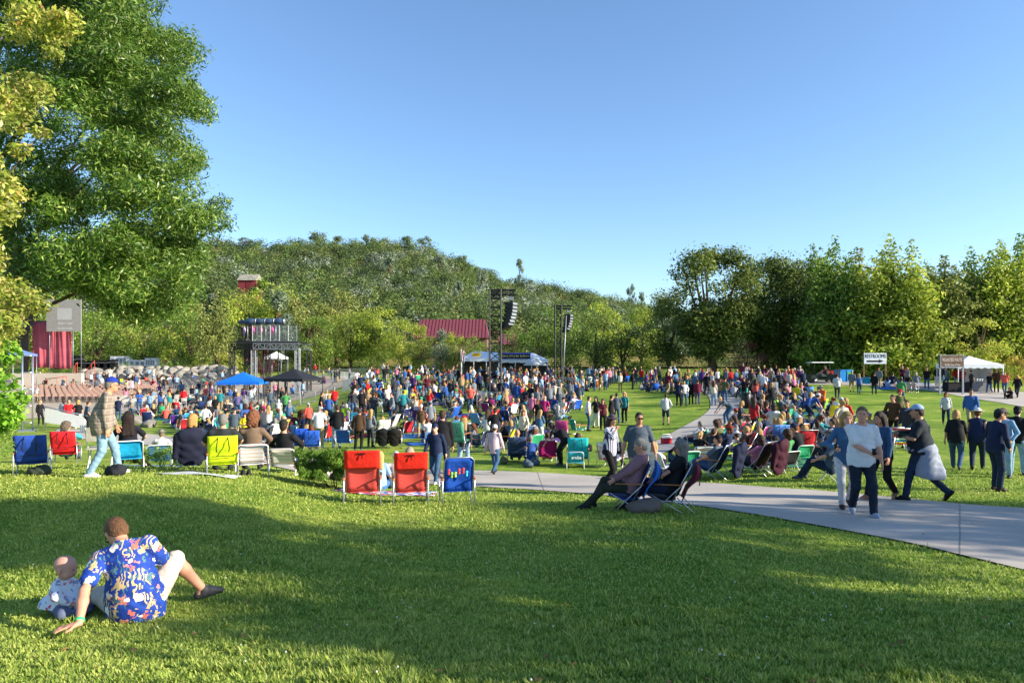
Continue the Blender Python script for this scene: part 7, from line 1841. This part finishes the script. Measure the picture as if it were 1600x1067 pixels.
cr(367, 694, 'stand', 175, 'slate', 'khaki', 'short', 'grey', W, hat='cap', hatc='navy', girth=1.1)
cr(383, 698, 'phone', 195, 'yellow', 'charcoal', 'long', 'brown', W, sl=.97)
cr(400, 700, 'stand', 200, 'black', 'black', 'short', 'grey', W, sl=.97)
W = 'by the mixing barriers'
cr(368, 638, 'stand', 20, 'navy', 'jeans', 'short', 'brown', W, hat='cap', hatc='white', sl=.55)
cr(381, 637, 'stand', 10, 'purple', 'navy', 'short', 'brown', W, girth=1.15, sl=.55)
cr(392, 637, 'stand', 15, 'white', 'jeans', 'short', 'brown', W, sl=.97)
cr(422, 641, 'stand', 0, 'slate', 'jeans', 'short', 'brown', W, sl=.55)
cr(446, 652, 'stand', 5, 'green', 'dark jeans', 'short', 'brown', W, sl=.55, s=1.06)
cr(440, 638, 'cross', 120, 'black', 'jeans', 'short', 'brown', W)
W = 'in the centre left lawn'
cr(502, 655, 'stand', 90, 'black', 'jeans', 'short', 'brown', W, sl=.55, girth=1.1)
cr(513, 660, 'stand', 10, 'blue', 'jeans', 'curly', 'blond', W, fem=True, sl=.55)
cr(522, 645, 'stand', 0, 'red', 'jeans', 'short', 'grey', W, sl=.55)
for a in ((565, 652, 'stand', 0, 'black', 'black', 'short', 'brown'), (553, 648, 'stand', 170, 'charcoal', 'jeans', 'long', 'brown'), (575, 650, 'drink', 190, 'tan', 'jeans', 'long', 'blond'), (584, 660, 'stand', 10, 'charcoal', 'jeans', 'short', 'brown'), (613, 660, 'stand', 250, 'grey', 'jeans', 'short', 'brown'), (630, 655, 'stand', 0, 'teal', 'navy', 'short', 'brown')): cr(*a, W)
W = 'beyond the spreading juniper'
cr(498, 699, 'stand', 4, 'white', 'khaki', 'short', 'grey', W, sl=.55, girth=1.1, s=1.02)
cr(526, 701, 'stand', 2, 'black', 'pale jeans', 'short', 'brown', W, sl=.97, girth=1.12, s=1.04)
cr(560, 704, 'stand', 10, 'brown', 'black', 'short', 'brown', W, sl=.97)
cr(578, 698, 'stand', 30, 'grey', 'charcoal', 'long', 'blond', W, sl=.97)
W = 'in mid lawn'
cr(658, 684, 'hip', 185, 'brown', 'khaki', 'short', 'blond', W, fem=True, hat='cap', hatc='white', sl=.3)
cr(672, 682, 'stand', 0, 'grey', 'charcoal', 'short', 'brown', W, hat='cap', hatc='grey', sl=.55)
for a in ((667, 622, 'stand', 180, 'maroon', 'jeans', 'short', 'brown'), (692, 631, 'stand', 20, 'white', 'jeans', 'long', 'auburn'), (705, 631, 'stand', 200, 'charcoal', 'light blue', 'short', 'brown'), (721, 619, 'stand', 5, 'tan', 'jeans', 'short', 'grey'), (750, 613, 'stand', 20, 'charcoal', 'black', 'short', 'brown')): cr(*a, W)
cr(735, 642, 'stand', 180, 'coral', 'jeans', 'short', 'grey', 'left of the tall speaker tower', girth=1.15, sl=.55)
W = 'right of the tall speaker tower'
for a in ((807, 640, 'stand', 20, 'blue', 'light blue', 'short', 'brown'), (830, 641, 'stand', 30, 'black', 'black', 'short', 'brown'), (842, 641, 'stand', 0, 'charcoal', 'jeans', 'short', 'grey'), (866, 640, 'stand', 0, 'cream', 'black', 'short', 'brown'), (878, 638, 'stand', 0, 'black', 'pale jeans', 'short', 'brown'), (890, 633, 'stand', 5, 'grey', 'pale jeans', 'short', 'brown'), (900, 632, 'stand', 190, 'blue', 'jeans', 'short', 'brown'), (909, 619, 'stand', 30, 'white', 'jeans', 'long', 'blond')): cr(*a, W)
W = 'on the open centre lawn'
for a in ((928, 611, 'phone', 60, 'slate', 'jeans', 'short', 'brown'), (938, 611, 'stand', 20, 'tan', 'tan', 'long', 'brown'), (946, 610, 'stand', 200, 'light blue', 'jeans', 'bob', 'brown'), (969, 612, 'stand', 10, 'cream', 'tan', 'bob', 'blond'), (988, 609, 'stand', 90, 'black', 'black', 'short', 'black'), (1002, 601, 'stand', 10, 'red', 'jeans', 'short', 'brown')): cr(*a, W)
cr(1040, 664, 'stand', 0, 'white', 'navy', 'short', 'brown', W, shorts=True, sl=.97, s=.95)
W = 'in the standing group'
cr(919, 673, 'stand', 80, 'white', 'jeans', 'short', 'brown', W, sl=.55, s=1.03)
cr(932, 668, 'stand', 200, 'black', 'white', 'long', 'black', W, sl=.55)
cr(942, 672, 'drink', 190, 'maroon', 'black', 'long', 'brown', W, sl=.3)
cr(955, 664, 'shade', 120, 'black', 'black', 'pony', 'brown', W)
cr(963, 662, 'stand', 0, 'slate', 'jeans', 'short', 'black', W, sl=.97)
cr(976, 660, 'stand', 210, 'teal', 'black', 'long', 'blond', W, hat='hat', hatc='tan')
W = 'beyond the path in front'
cr(761, 700, 'stand', 0, 'white', 'white', 'long', 'brown', W, sl=.97)
cr(773, 704, 'stand', 10, 'black', 'charcoal', 'short', 'brown', W, hat='cap', hatc='black', sl=.55)
cr(819, 700, 'stand', 200, 'cream', 'charcoal', 'bob', 'auburn', W, sl=.97)
cr(843, 696, 'phone', 30, 'denim', 'white', 'long', 'blond', W, sl=.97)
cr(841, 672, 'stand', 200, 'black', 'black', 'bob', 'auburn', W)
cr(850, 668, 'stand', 20, 'magenta', 'black', 'bald', 'grey', W)
cr(878, 727, 'bend', -60, 'black', 'black', 'pony', 'black', W, sl=.97, s=.95)
W = 'on the path near red chairs'
cr(691, 752, 'stand', 10, 'black', 'charcoal', 'short', 'brown', W, sl=.97, girth=1.15, s=1.04, q=.016)
cr(681, 756, 'walk', 200, 'navy', 'jeans', 'short', 'brown', W, hat='cap', hatc='navy', sl=.97, s=.86, q=.016)
cr(724, 738, 'walk2', 15, 'charcoal', 'pale jeans', 'long', 'blond', W, hat='cap', hatc='red', sl=.97, q=.016)
o, k = person(772, 741, 'boy in white knit cap and purple plaid shirt walking away', 'walk', head=25, top='#ffffff', bot='#34567c', hair='short', haircol='#4a3524', hat='beanie', hatcol='#d0d0d4', sleeve=.97, mats={'top': M['plaid2']}, q=.016, scale=.8, girth=1.0, hem=-.18)
oc = chair(0, 0, 'green backpack chair carried on the back of a woman', 20, '#3f8f6c', 'pack', None, '#4f9f7c', loc=at(724, 738)+Vector((-.12, -.26, .72)), scale=.92)
# --- right lawn
W = 'by the curving path'
for a in ((1060, 635, 'stand', 20, 'navy', 'black', 'short', 'brown'), (1069, 634, 'stand', 160, 'white', 'jeans', 'short', 'brown'), (1080, 632, 'stand', 200, 'black', 'black', 'long', 'black'), (1090, 632, 'stand', 0, 'maroon', 'violet', 'short', 'brown'), (1104, 618, 'stand', 0, 'black', 'charcoal', 'short', 'brown'), (1115, 634, 'stand', 10, 'cream', 'pale jeans', 'long', 'auburn'), (1126, 628, 'hip', 200, 'tan', 'jeans', 'long', 'brown'), (1132, 629, 'stand', 20, 'olive', 'jeans', 'short', 'brown'), (1193, 620, 'stand', 0, 'white', 'pale jeans', 'short', 'grey'), (1218, 617, 'stand', 10, 'charcoal', 'black', 'bald', 'grey'), (1237, 607, 'stand', 15, 'black', 'black', 'long', 'blond'), (1160, 598, 'stand', 10, 'maroon', 'black', 'short', 'grey'), (1137, 664, 'bend', 250, 'slate', 'jeans', 'short', 'blond')): cr(*a, W)
cr(1178, 682, 'stand', 30, 'red', 'charcoal', 'long', 'brown', W, sl=.3)
W = 'on the right lawn'
cr(1265, 662, 'bend', 70, 'blue', 'navy', 'short', 'brown', W, sl=.55, hat='cap', hatc='white', s=1.05)
cr(1285, 652, 'phone', 230, 'orange', 'charcoal', 'short', 'brown', W, hat='cap', hatc='grey', sl=.55)
for a in ((1308, 624, 'walk', 0, 'white', 'charcoal', 'short', 'brown'), (1342, 616, 'walk', 0, 'blue', 'jeans', 'long', 'blond'), (1366, 617, 'walk2', 10, 'black', 'dark jeans', 'short', 'brown'), (1373, 607, 'stand', 200, 'grey', 'khaki', 'short', 'auburn'), (1410, 603, 'stand', 180, 'maroon', 'black', 'bald', 'grey'), (1418, 604, 'stand', 200, 'grey', 'black', 'bob', 'blond')): cr(*a, W)
cr(1331, 613, 'walk2', 0, 'grey', 'khaki', 'short', 'brown', W, hat='cap', hatc='tan', shorts=True)
cr(1408, 633, 'walk', 15, 'green', 'jeans', 'short', 'brown', W, hat='cap', hatc='black', sl=.55)
W = 'on the path by the stall'
for a in ((1448, 608, 'walk', 170, 'black', 'jeans', 'short', 'brown'), (1464, 603, 'stand', 0, 'black', 'white', 'bob', 'brown'), (1471, 604, 'stand', 10, 'charcoal', 'pale jeans', 'short', 'grey'), (1480, 607, 'walk2', 250, 'grey', 'jeans', 'short', 'brown'), (1495, 606, 'stand', 0, 'red', 'pale jeans', 'short', 'grey'), (1518, 612, 'walk', 250, 'charcoal', 'black', 'short', 'black'), (1546, 614, 'walk2', 200, 'black', 'jeans', 'long', 'brown'), (1557, 613, 'drink', 190, 'brown', 'charcoal', 'short', 'grey'), (1570, 615, 'walk', 190, 'coral', 'jeans', 'short', 'brown'), (1590, 622, 'walk', 200, 'black', 'charcoal', 'long', 'blond')): cr(*a, W)
cr(1578, 623, 'ground', 200, 'black', 'black', 'long', 'auburn', W)
cr(1505, 604, 'stand', 180, 'red', 'black', 'short', 'grey', 'behind the stall table', loc=atY(1503, 55.3))
W = 'on the near right lawn'
cr(1478, 664, 'walk', 180, 'white', 'dark jeans', 'bob', 'auburn', W, sl=.97)
cr(1517, 670, 'walk2', 178, 'blue', 'khaki', 'short', 'brown', W, sl=.97, girth=1.05)
cr(1378, 690, 'bend', 80, 'slate', 'jeans', 'short', 'brown', W, sl=.55, s=.98)
cr(1397, 692, 'stand', 200, 'brown', 'black', 'short', 'brown', W, sl=.97)
cr(1406, 668, 'stand', 150, 'olive', 'khaki', 'short', 'brown', W, hat='cap', hatc='red', sl=.3)
cr(1357, 690, 'chair', 190, 'khaki', 'charcoal', 'short', 'grey', W, hat='cap', hatc='grey')
cr(1418, 700, 'stand', 200, 'charcoal', 'jeans', 'short', 'brown', W)
cr(1320, 690, 'stand', 30, 'red', 'jeans', 'bob', 'blond', W)
HQ2 = .015
cr(1494, 735, 'walk', 8, 'black', 'jeans', 'bob', 'blond', 'walking trio on the right', fem=True, sl=.8, girth=1.14, q=HQ2)
cr(1527, 735, 'walk2', 2, 'navy', 'dark jeans', 'short', 'auburn', 'walking trio on the right', fem=True, sl=.0, hat='hat', hatc='white', girth=1.18, q=HQ2)
cr(1556, 766, 'stand', 60, 'navy', 'dark jeans', 'short', 'black', 'nearest at right edge', hat='cap', hatc='charcoal', sl=.97, girth=1.05, q=HQ2)
cr(1588, 742, 'stand', 10, 'black', 'pale jeans', 'short', 'black', 'at the right edge', sl=.97, hat='cap', hatc='black', q=HQ2, girth=1.1)
cr(1570, 746, 'stand', 200, 'light blue', 'pale jeans', 'pony', 'brown', 'at the right edge', sl=.97, q=HQ2)

# --- chairs with people, seen well enough to place
def sc(px, py, col, kind, head, top, bot, hair, hc, place, fm=None, col2=None, pose='chair', clab=None, cs=1.0, **kw):
    p = at(px, py); h = math.radians(HD(p, head)); d = Vector((math.sin(h), math.cos(h), 0))
    chair(px, py, clab, head, col, kind, fm, col2, scale=cs)
    cr(0, 0, pose, head, top, bot, hair, hc, place, loc=p-d*.04, **kw)
W = 'beyond the front path'
sc(1112, 748, '#1b2440', 'camp', -72, 'slate', 'jeans', 'short', 'brown', W, clab='camp chair hung with navy jacket beyond the front path', hat='cap', hatc='black', sl=.55, q=HQ2)
draped(1130, 748, -72, 'navy jacket hanging over the camp chair of the black capped person', '#141c38', 1.0, .24, .2)
sc(1180, 742, '#301420', 'camp', -60, 'pink', 'charcoal', 'curly', 'brown', W, clab='camp chair hung with maroon jacket beyond the front path', fem=True, q=HQ2)
draped(1196, 742, -60, 'maroon jacket hanging over the second camp chair', '#3a0f24', 1.0, .24, .2)
sc(1222, 736, '#1c1c20', 'low', -50, 'green', 'charcoal', 'curly', 'brown', W, clab='black low chair of the person in green', fem=False, sl=.55, q=HQ2)
sc(1296, 752, '#d0d0cc', 'fold', -80, 'slate', 'dark jeans', 'short', 'brown', W, clab='white folding stool chair beside the path', sl=.55, q=HQ2, pose='chair', hat='cap', hatc='grey', cs=.8)
sc(808, 722, '#2c3e5c', 'pack', 0, 'charcoal', 'jeans', 'bald', 'brown', W, clab='slate blue backpack chair beyond the path', col2='#34486a', q=HQ2)
cr(829, 722, 'ground', 5, 'blue', 'khaki', 'short', 'grey', W, sl=.97)
sc(855, 724, '#b0206c', 'beach', -4, 'tan', 'tan', 'short', 'brown', W, clab='magenta draped chair beyond the path', fem=True)
sc(903, 728, '#20a8b4', 'pack', 0, 'purple', 'charcoal', 'curly', 'brown', W, clab='turquoise chair with white printed panel', col2='#1fb4b8', fem=True, cs=1.05)
chair(899, 731, 'aqua low chair back with white lettering', 0, '#39b0d0', 'low', scale=.95)
pl_ = at(899, 731); q = put('lettering', text_mesh('aruba', .14, Wt, .3), None, loc=pl_+Vector((0, -.36, .37))); q.rotation_euler = (math.radians(-20), 0, 0); tag(q, 'white word aruba printed on the aqua low chair', 'lettering')
chair(1067, 738, 'green low chair on the lawn by the path', -30, '#2fa878', 'low', scale=1.15); chair(1035, 742, 'white low chair on the lawn by the path', 40, '#c9ccd4', 'low', scale=1.15)
chair(1099, 728, 'white and orange edged low chair', -6, '#ffffff', 'low', 'stripe_o', scale=1.1)
cr(1063, 728, 'ground', -20, 'black', 'jeans', 'long', 'blond', W, hat='cap', hatc='charcoal'); cr(1022, 738, 'ground', 20, 'white', 'navy', 'long', 'blond', W)
cr(1093, 716, 'ground', 20, 'black', 'jeans', 'pony', 'blond', W); cr(1114, 712, 'ground', 30, 'charcoal', 'charcoal', 'short', 'brown', W)
sc(1088, 702, '#1f8a86', 'beach', -70, 'white', 'navy', 'short', 'grey', W, fm='fl_green', clab='green tropical print chair of the grey haired person'); sc(1118, 700, '#1f8a86', 'beach', -60, 'coral', 'tan', 'short', 'brown', W, fm='fl_green', clab='second green tropical print chair')
sc(955, 730, '#ffffff', 'beach', 30, 'cream', 'jeans', 'bob', 'blond', W, fm='floral', clab='pink floral chair behind the striped woman')
W = 'left of centre lawn'
sc(487, 706, '#1f4fb4', 'pack', 0, 'cream', 'tan', 'curly', 'auburn', W, clab='blue chair with blond head above, mid left', col2='#2458c0', fem=True)
chair(470, 690, 'pale blue tilted beach chair on mid left lawn', 60, '#5f94d4', 'beach'); chair(473, 706, 'big blue backpack chair beyond the juniper', 0, '#1d50b8', 'pack', None, '#1d50b8', scale=1.1)
chair(540, 700, 'blue slatted chair right of the black hooded person', 20, '#2a62c4', 'beach'); chair(525, 690, 'green chair back beyond the black hooded person', 0, '#2fa070', 'beach')
sc(226, 656, '#c02028', 'beach', 0, 'pink', 'jeans', 'short', 'brown', W, clab='red low chair behind the cap man'); 
chair(287, 676, 'black and red chair near the path left', -20, '#a02028', 'beach'); chair(275, 668, 'purple draped chair near the path left', 0, '#5a2a90', 'beach')
draped(598, 700, 0, 'black jacket over a chair in centre lawn, left of two', '#15161a', 0.9, .22, .28); chair(598, 699, 'chair hidden under left black jacket', 0, '#333333', 'beach')
draped(616, 700, 0, 'black jacket over a chair in centre lawn, right of two', '#1a1715', 0.9, .22, .28); chair(616, 699, 'chair hidden under right black jacket', 0, '#333333', 'beach')
draped(473, 662, 0, 'brown jacket over a chair left of centre', '#4a3020', 0.95, .24, .28); chair(473, 661, 'chair hidden under the brown jacket', 0, '#444444', 'beach')
chair(796, 690, 'navy beach chair leaning in centre lawn', 30, '#24408c', 'beach'); chair(828, 690, 'blue grey beach chair in centre lawn', -20, '#5f7ca8', 'beach')
chair(877, 684, 'multicolour striped backpack chair in centre lawn', 0, '#ffffff', 'pack', 'stripe_c', '#b03a78'); chair(904, 679, 'green reclining chair on the open lawn', 60, '#1f9a80', 'beach')
chair(1391, 702, 'rainbow striped chair, left of two on the right lawn', -30, '#ffffff', 'beach', 'stripe_c'); chair(1403, 704, 'rainbow striped chair, right of two on the right lawn', -30, '#ffffff', 'beach', 'stripe_c')
chair(1420, 604, 'red white and blue striped chair by far path, left', 20, '#ffffff', 'beach', 'stripe_r', loc=atY(1420, 54)); chair(1426, 605, 'red white and blue striped chair by far path, right', 20, '#ffffff', 'beach', 'stripe_r', loc=atY(1427, 54))
chair(1340, 708, 'blue and white camp chair right of seated crowd', -50, '#1f3f98', 'campbag', None, '#2a50b0'); chair(1285, 712, 'navy white camp chair among the right crowd', -50, '#23366c', 'camp')
chair(1353, 602, 'bright blue chair under the restrooms sign', 0, '#2a9ad8', 'beach', loc=atY(1354, 58))
# red cooler by the curving path
p = at(1041, 694); o = thing('cooler', 'red and white cooler at edge of the curving path', 'cooler', p, .2)
b = MB(); b.box((0, 0, .15), (.4, .28, .28), plain('cooler_red', '#b82430'), taper=1.05); b.build('box', o); b = MB(); b.box((0, 0, .32), (.43, .31, .06), M['whitem']); b.tube([(-.2, 0, .34), (-.18, 0, .46), (.18, 0, .46), (.2, 0, .34)], .014, M['whitem'], 6); b.build('lid', o)

# --- the filled areas: people and chairs between the ones above
def free(x, y, r): return all((x-a)**2+(y-c)**2 > (r+d)**2*.72 for a, c, d in OCC)
TOPS = ['black', 'black', 'black', 'navy', 'navy', 'charcoal', 'charcoal', 'grey', 'slate', 'slate', 'white', 'white', 'white', 'light blue', 'denim', 'denim', 'cream', 'tan', 'brown', 'blue', 'maroon', 'pink', 'red', 'teal', 'grey', 'black', 'olive', 'charcoal', 'coral', 'navy', 'white', 'slate', 'purple', 'grey']
TOPS_ = ['white', 'black', 'grey', 'navy', 'blue', 'light blue', 'teal', 'red', 'maroon', 'pink', 'magenta', 'purple', 'green', 'lime', 'orange', 'tan', 'brown', 'cream', 'olive', 'charcoal', 'slate', 'coral', 'violet', 'aqua', 'black', 'white', 'navy', 'charcoal', 'red']
BOTS = ['jeans', 'dark jeans', 'black', 'khaki', 'charcoal', 'pale jeans', 'navy']
HRS = ['short', 'short', 'short', 'long', 'long', 'bob', 'pony', 'curly']
HCS = ['brown', 'brown', 'blond', 'blond', 'black', 'grey', 'auburn', 'white']
CC = ['#1f56b8', '#2a9ac0', '#c02830', '#2fa070', '#d8c830', '#1d2f60', '#d06a28', '#a0c828', '#e0e0dc', '#8a2a6a', '#30343c', '#5f94d4']
nch = 0
def fill(poly, n, place, seated, chairs, stand=('stand', 'hip', 'drink', 'cross', 'phone', 'walk', 'shade'), heads=None, bl=0.0):
    global nch
    P = [(q[0], q[1]) for q in poly]; x0, x1 = min(p[0] for p in P), max(p[0] for p in P); y0, y1 = min(p[1] for p in P), max(p[1] for p in P)
    k = t = 0
    while k < n and t < 6000:
        t += 1
        px, py = x0+(x1-x0)*rng.random(), y0+(y1-y0)*rng.random()
        if not inpoly(P, np.array([px]), np.array([py]))[0]: continue
        p = at(px, py)
        if not free(p.x, p.y, .4): continue
        st = rng.random()
        hd = rng.choice(heads or [-70, -50, -30, 0, 20, 60, 180])+rng.uniform(-20, 20)
        a = (rng.choice(TOPS), rng.choice(BOTS), rng.choice(HRS), rng.choice(HCS), place)
        kw = {}
        if rng.random() < .2: kw = dict(hat=rng.choice(['cap', 'cap', 'hat']), hatc=rng.choice(['black', 'navy', 'tan', 'white', 'red', 'grey']))
        if st < chairs:
            nch += 1; cn = rng.choice(CC); nm = ['blue', 'turquoise', 'red', 'green', 'yellow', 'navy', 'orange', 'lime', 'white', 'plum', 'charcoal', 'pale blue'][CC.index(cn)]
            kd = rng.choice(['beach', 'pack', 'beach', 'low', 'camp'])
            if p.y > 44: MASSCH.append((p, hd, cn))
            else: chair(px, py, '%s %s under the person in %s %s' % (nm, {'beach': 'beach chair', 'pack': 'backpack chair', 'low': 'low chair', 'camp': 'camp chair'}[kd], a[0], place), hd, cn, kd, None, None, 'lawn chairs in the crowd')
            h = math.radians(HD(p, hd)); d = Vector((math.sin(h), math.cos(h), 0)); cr(px, py, rng.choice(['chair', 'chair', 'chair_lean']), hd, *a, loc=p-d*.05, **kw)
        elif st < chairs+seated:
            cr(px, py, rng.choice(['ground', 'ground', 'cross_leg', 'legs_out']), hd, *a, loc=p, **kw)
        else: cr(px, py, rng.choice(stand), hd, *a, loc=p, **kw)
        if rng.random() < bl and p.y < 75:
            bc = rng.choice(['#2f6fb8', '#7a2f3a', '#3a7a5a', '#c8c4b8', '#5a4a8a', '#2a8a9a'])
            q = at(px+rng.uniform(-12, 12), py+2); nb = {'#2f6fb8': 'blue', '#7a2f3a': 'wine red', '#3a7a5a': 'green', '#c8c4b8': 'cream', '#5a4a8a': 'violet', '#2a8a9a': 'teal'}[bc]
            blanket(px+rng.uniform(-8, 8), py+1.5, 1.9, 1.5, '%s picnic blanket under the person in %s %s' % (nb, a[0], place), bc, None, rng.uniform(-.5, .5), 'picnic blankets in the crowd')
        k += 1
ALLH = [-60, -40, -30, -10, 0, 20, 50, 120, 180, 200]
fill([(640, 652), (760, 648), (850, 655), (870, 690), (830, 715), (700, 700), (640, 690)], 34, 'on centre lawn', .25, .6, bl=.3, heads=[-60, -45, -30, -15, 0, 20])
fill([(205, 652), (300, 646), (480, 640), (560, 645), (640, 650), (640, 690), (590, 690), (480, 692), (420, 690), (330, 686), (240, 668)], 66, 'on left lawn', .3, .55, bl=.3, heads=[-60, -45, -30, -15, 0, 20, 180])
fill([(1130, 612), (1250, 610), (1300, 640), (1330, 690), (1330, 724), (1200, 730), (1110, 716), (1140, 680), (1175, 650), (1172, 630)], 84, 'in right crowd', .42, .5, heads=[-80, -60, -50, -30, 100], bl=.25)
fill([(555, 612), (700, 618), (760, 630), (880, 636), (840, 655), (760, 650), (640, 652), (545, 645)], 80, 'in mid centre', .3, .5, heads=ALLH, bl=.2)
fill([(555, 606), (590, 583), (720, 581), (900, 594), (960, 600), (900, 622), (760, 634), (700, 618), (600, 622), (545, 640)], 270, 'far centre', .26, .34, bl=.03, heads=ALLH)
fill([(790, 610), (900, 620), (885, 638), (795, 636)], 34, 'between towers', .3, .3, heads=ALLH)
fill([(1000, 605), (1100, 603), (1250, 600), (1255, 612), (1180, 622), (1130, 610), (1080, 622), (1000, 612)], 75, 'far back', .2, .12, bl=.04, heads=ALLH)
fill([(880, 596), (1060, 598), (1060, 606), (900, 606)], 36, 'far back middle', .1, .1, heads=ALLH)
fill([(1135, 608), (1250, 604), (1262, 622), (1180, 634), (1150, 622)], 40, 'back of right crowd', .35, .35, heads=ALLH)
fill([(725, 588), (880, 597), (960, 602), (860, 604), (730, 596)], 36, 'before tents', 0, 0, heads=ALLH)
fill([(470, 585), (560, 585), (540, 600), (480, 600)], 12, 'far barriers', .3, 0)
fill([(1375, 598), (1440, 598), (1440, 606), (1380, 606)], 5, 'far path bend', .7, 0, bl=.5)
fill([(60, 598), (190, 598), (180, 618), (70, 618)], 30, 'brown chairs', .0, 0, stand=('chair', 'chair', 'phone'))
fill([(340, 618), (470, 612), (480, 636), (350, 640)], 26, 'by mixing barriers', .2, .2, heads=ALLH)
fill([(190, 624), (345, 614), (350, 642), (200, 650)], 62, 'behind left lawn', .4, .3, heads=ALLH)
fill([(150, 590), (360, 590), (360, 612), (200, 616)], 40, 'bowl', .0, .2, stand=('chair', 'chair', 'stand'), heads=ALLH)
BAGM = [Field(.03).ell((0, 0, .09), (.2, .14, .12), None, .03).ell((.06, .02, .15), (.12, .1, .12), None, .05), Field(.03).ell((0, 0, .12), (.15, .12, .2), None, .03).ell((0, -.08, .1), (.12, .1, .12), None, .05)]
for f_ in BAGM: f_.wr = (.008, 22)
BAGM = [f_.extract('bag', M['cloth']) for f_ in BAGM]
for i in range(46):
    px, py = rng.choice([(rng.uniform(330, 640), rng.uniform(655, 690)), (rng.uniform(640, 860), rng.uniform(660, 712)), (rng.uniform(1090, 1320), rng.uniform(660, 735)), (rng.uniform(780, 930), rng.uniform(690, 733))])
    p = at(px, py)
    if not free(p.x, p.y, .15): continue
    nm_ = rng.choice(['black', 'navy', 'charcoal', 'brown', 'red', 'cream', 'slate', 'olive'])
    o = put('bag', BAGM[i % 2], None, rgb(CN[nm_]), loc=p, rz=rng.random()*6)
    tag(o, 'small %s bag lying on the grass among the crowd' % nm_, 'bag', '%s bags among the crowd' % nm_)
fill([(850, 640), (905, 628), (905, 645), (870, 668)], 14, 'right of centre', .3, .4, heads=ALLH)
n0 = len([o for o in COL.objects if o.get('category') in ('person', 'baby')])
build_queue(298-n0)
# ------------------------------------------------------------------ camera, sun, sky
cd = bpy.data.cameras.new('camera'); cam = bpy.data.objects.new('camera', cd); COL.objects.link(cam)
cam.location = (0, 0, 0); cam.rotation_euler = (PI/2, 0, 0)
cd.sensor_width = 36; cd.lens = 36*F/1600; cd.shift_y = (HZ-533.5)/1600
cd.clip_start = 0.1; cd.clip_end = 20000
S.camera = cam
SUN_EL = math.radians(22); SD = Vector((-0.965, 0.26, 0)).normalized()
ld = bpy.data.lights.new('sun', 'SUN'); ld.energy = 5.0; ld.angle = math.radians(0.53); ld.color = (1.0, 0.90, 0.74)
sun = bpy.data.objects.new('sun', ld); COL.objects.link(sun)
d = Vector((SD.x*math.cos(SUN_EL), SD.y*math.cos(SUN_EL), -math.sin(SUN_EL)))
sun.rotation_euler = d.to_track_quat('-Z', 'Y').to_euler(); sun.location = (30, -10, 30)
W = bpy.data.worlds.new('World'); S.world = W; W.use_nodes = True
nt = W.node_tree; bg = nt.nodes['Background']
sk = nt.nodes.new('ShaderNodeTexSky'); sk.sky_type = 'NISHITA'; sk.sun_disc = False
sk.sun_elevation = SUN_EL
sk.sun_rotation = math.atan2(-SD.x, -SD.y)
sk.air_density = 1.0; sk.dust_density = 0.3; sk.ozone_density = 4.2
nt.links.new(sk.outputs[0], bg.inputs[0]); bg.inputs[1].default_value = 0.12
S.view_settings.view_transform = 'Standard'; S.view_settings.look = 'None'; S.view_settings.exposure = 1.15; S.view_settings.gamma = 1
S.cycles.max_bounces = 6; S.cycles.transparent_max_bounces = 4
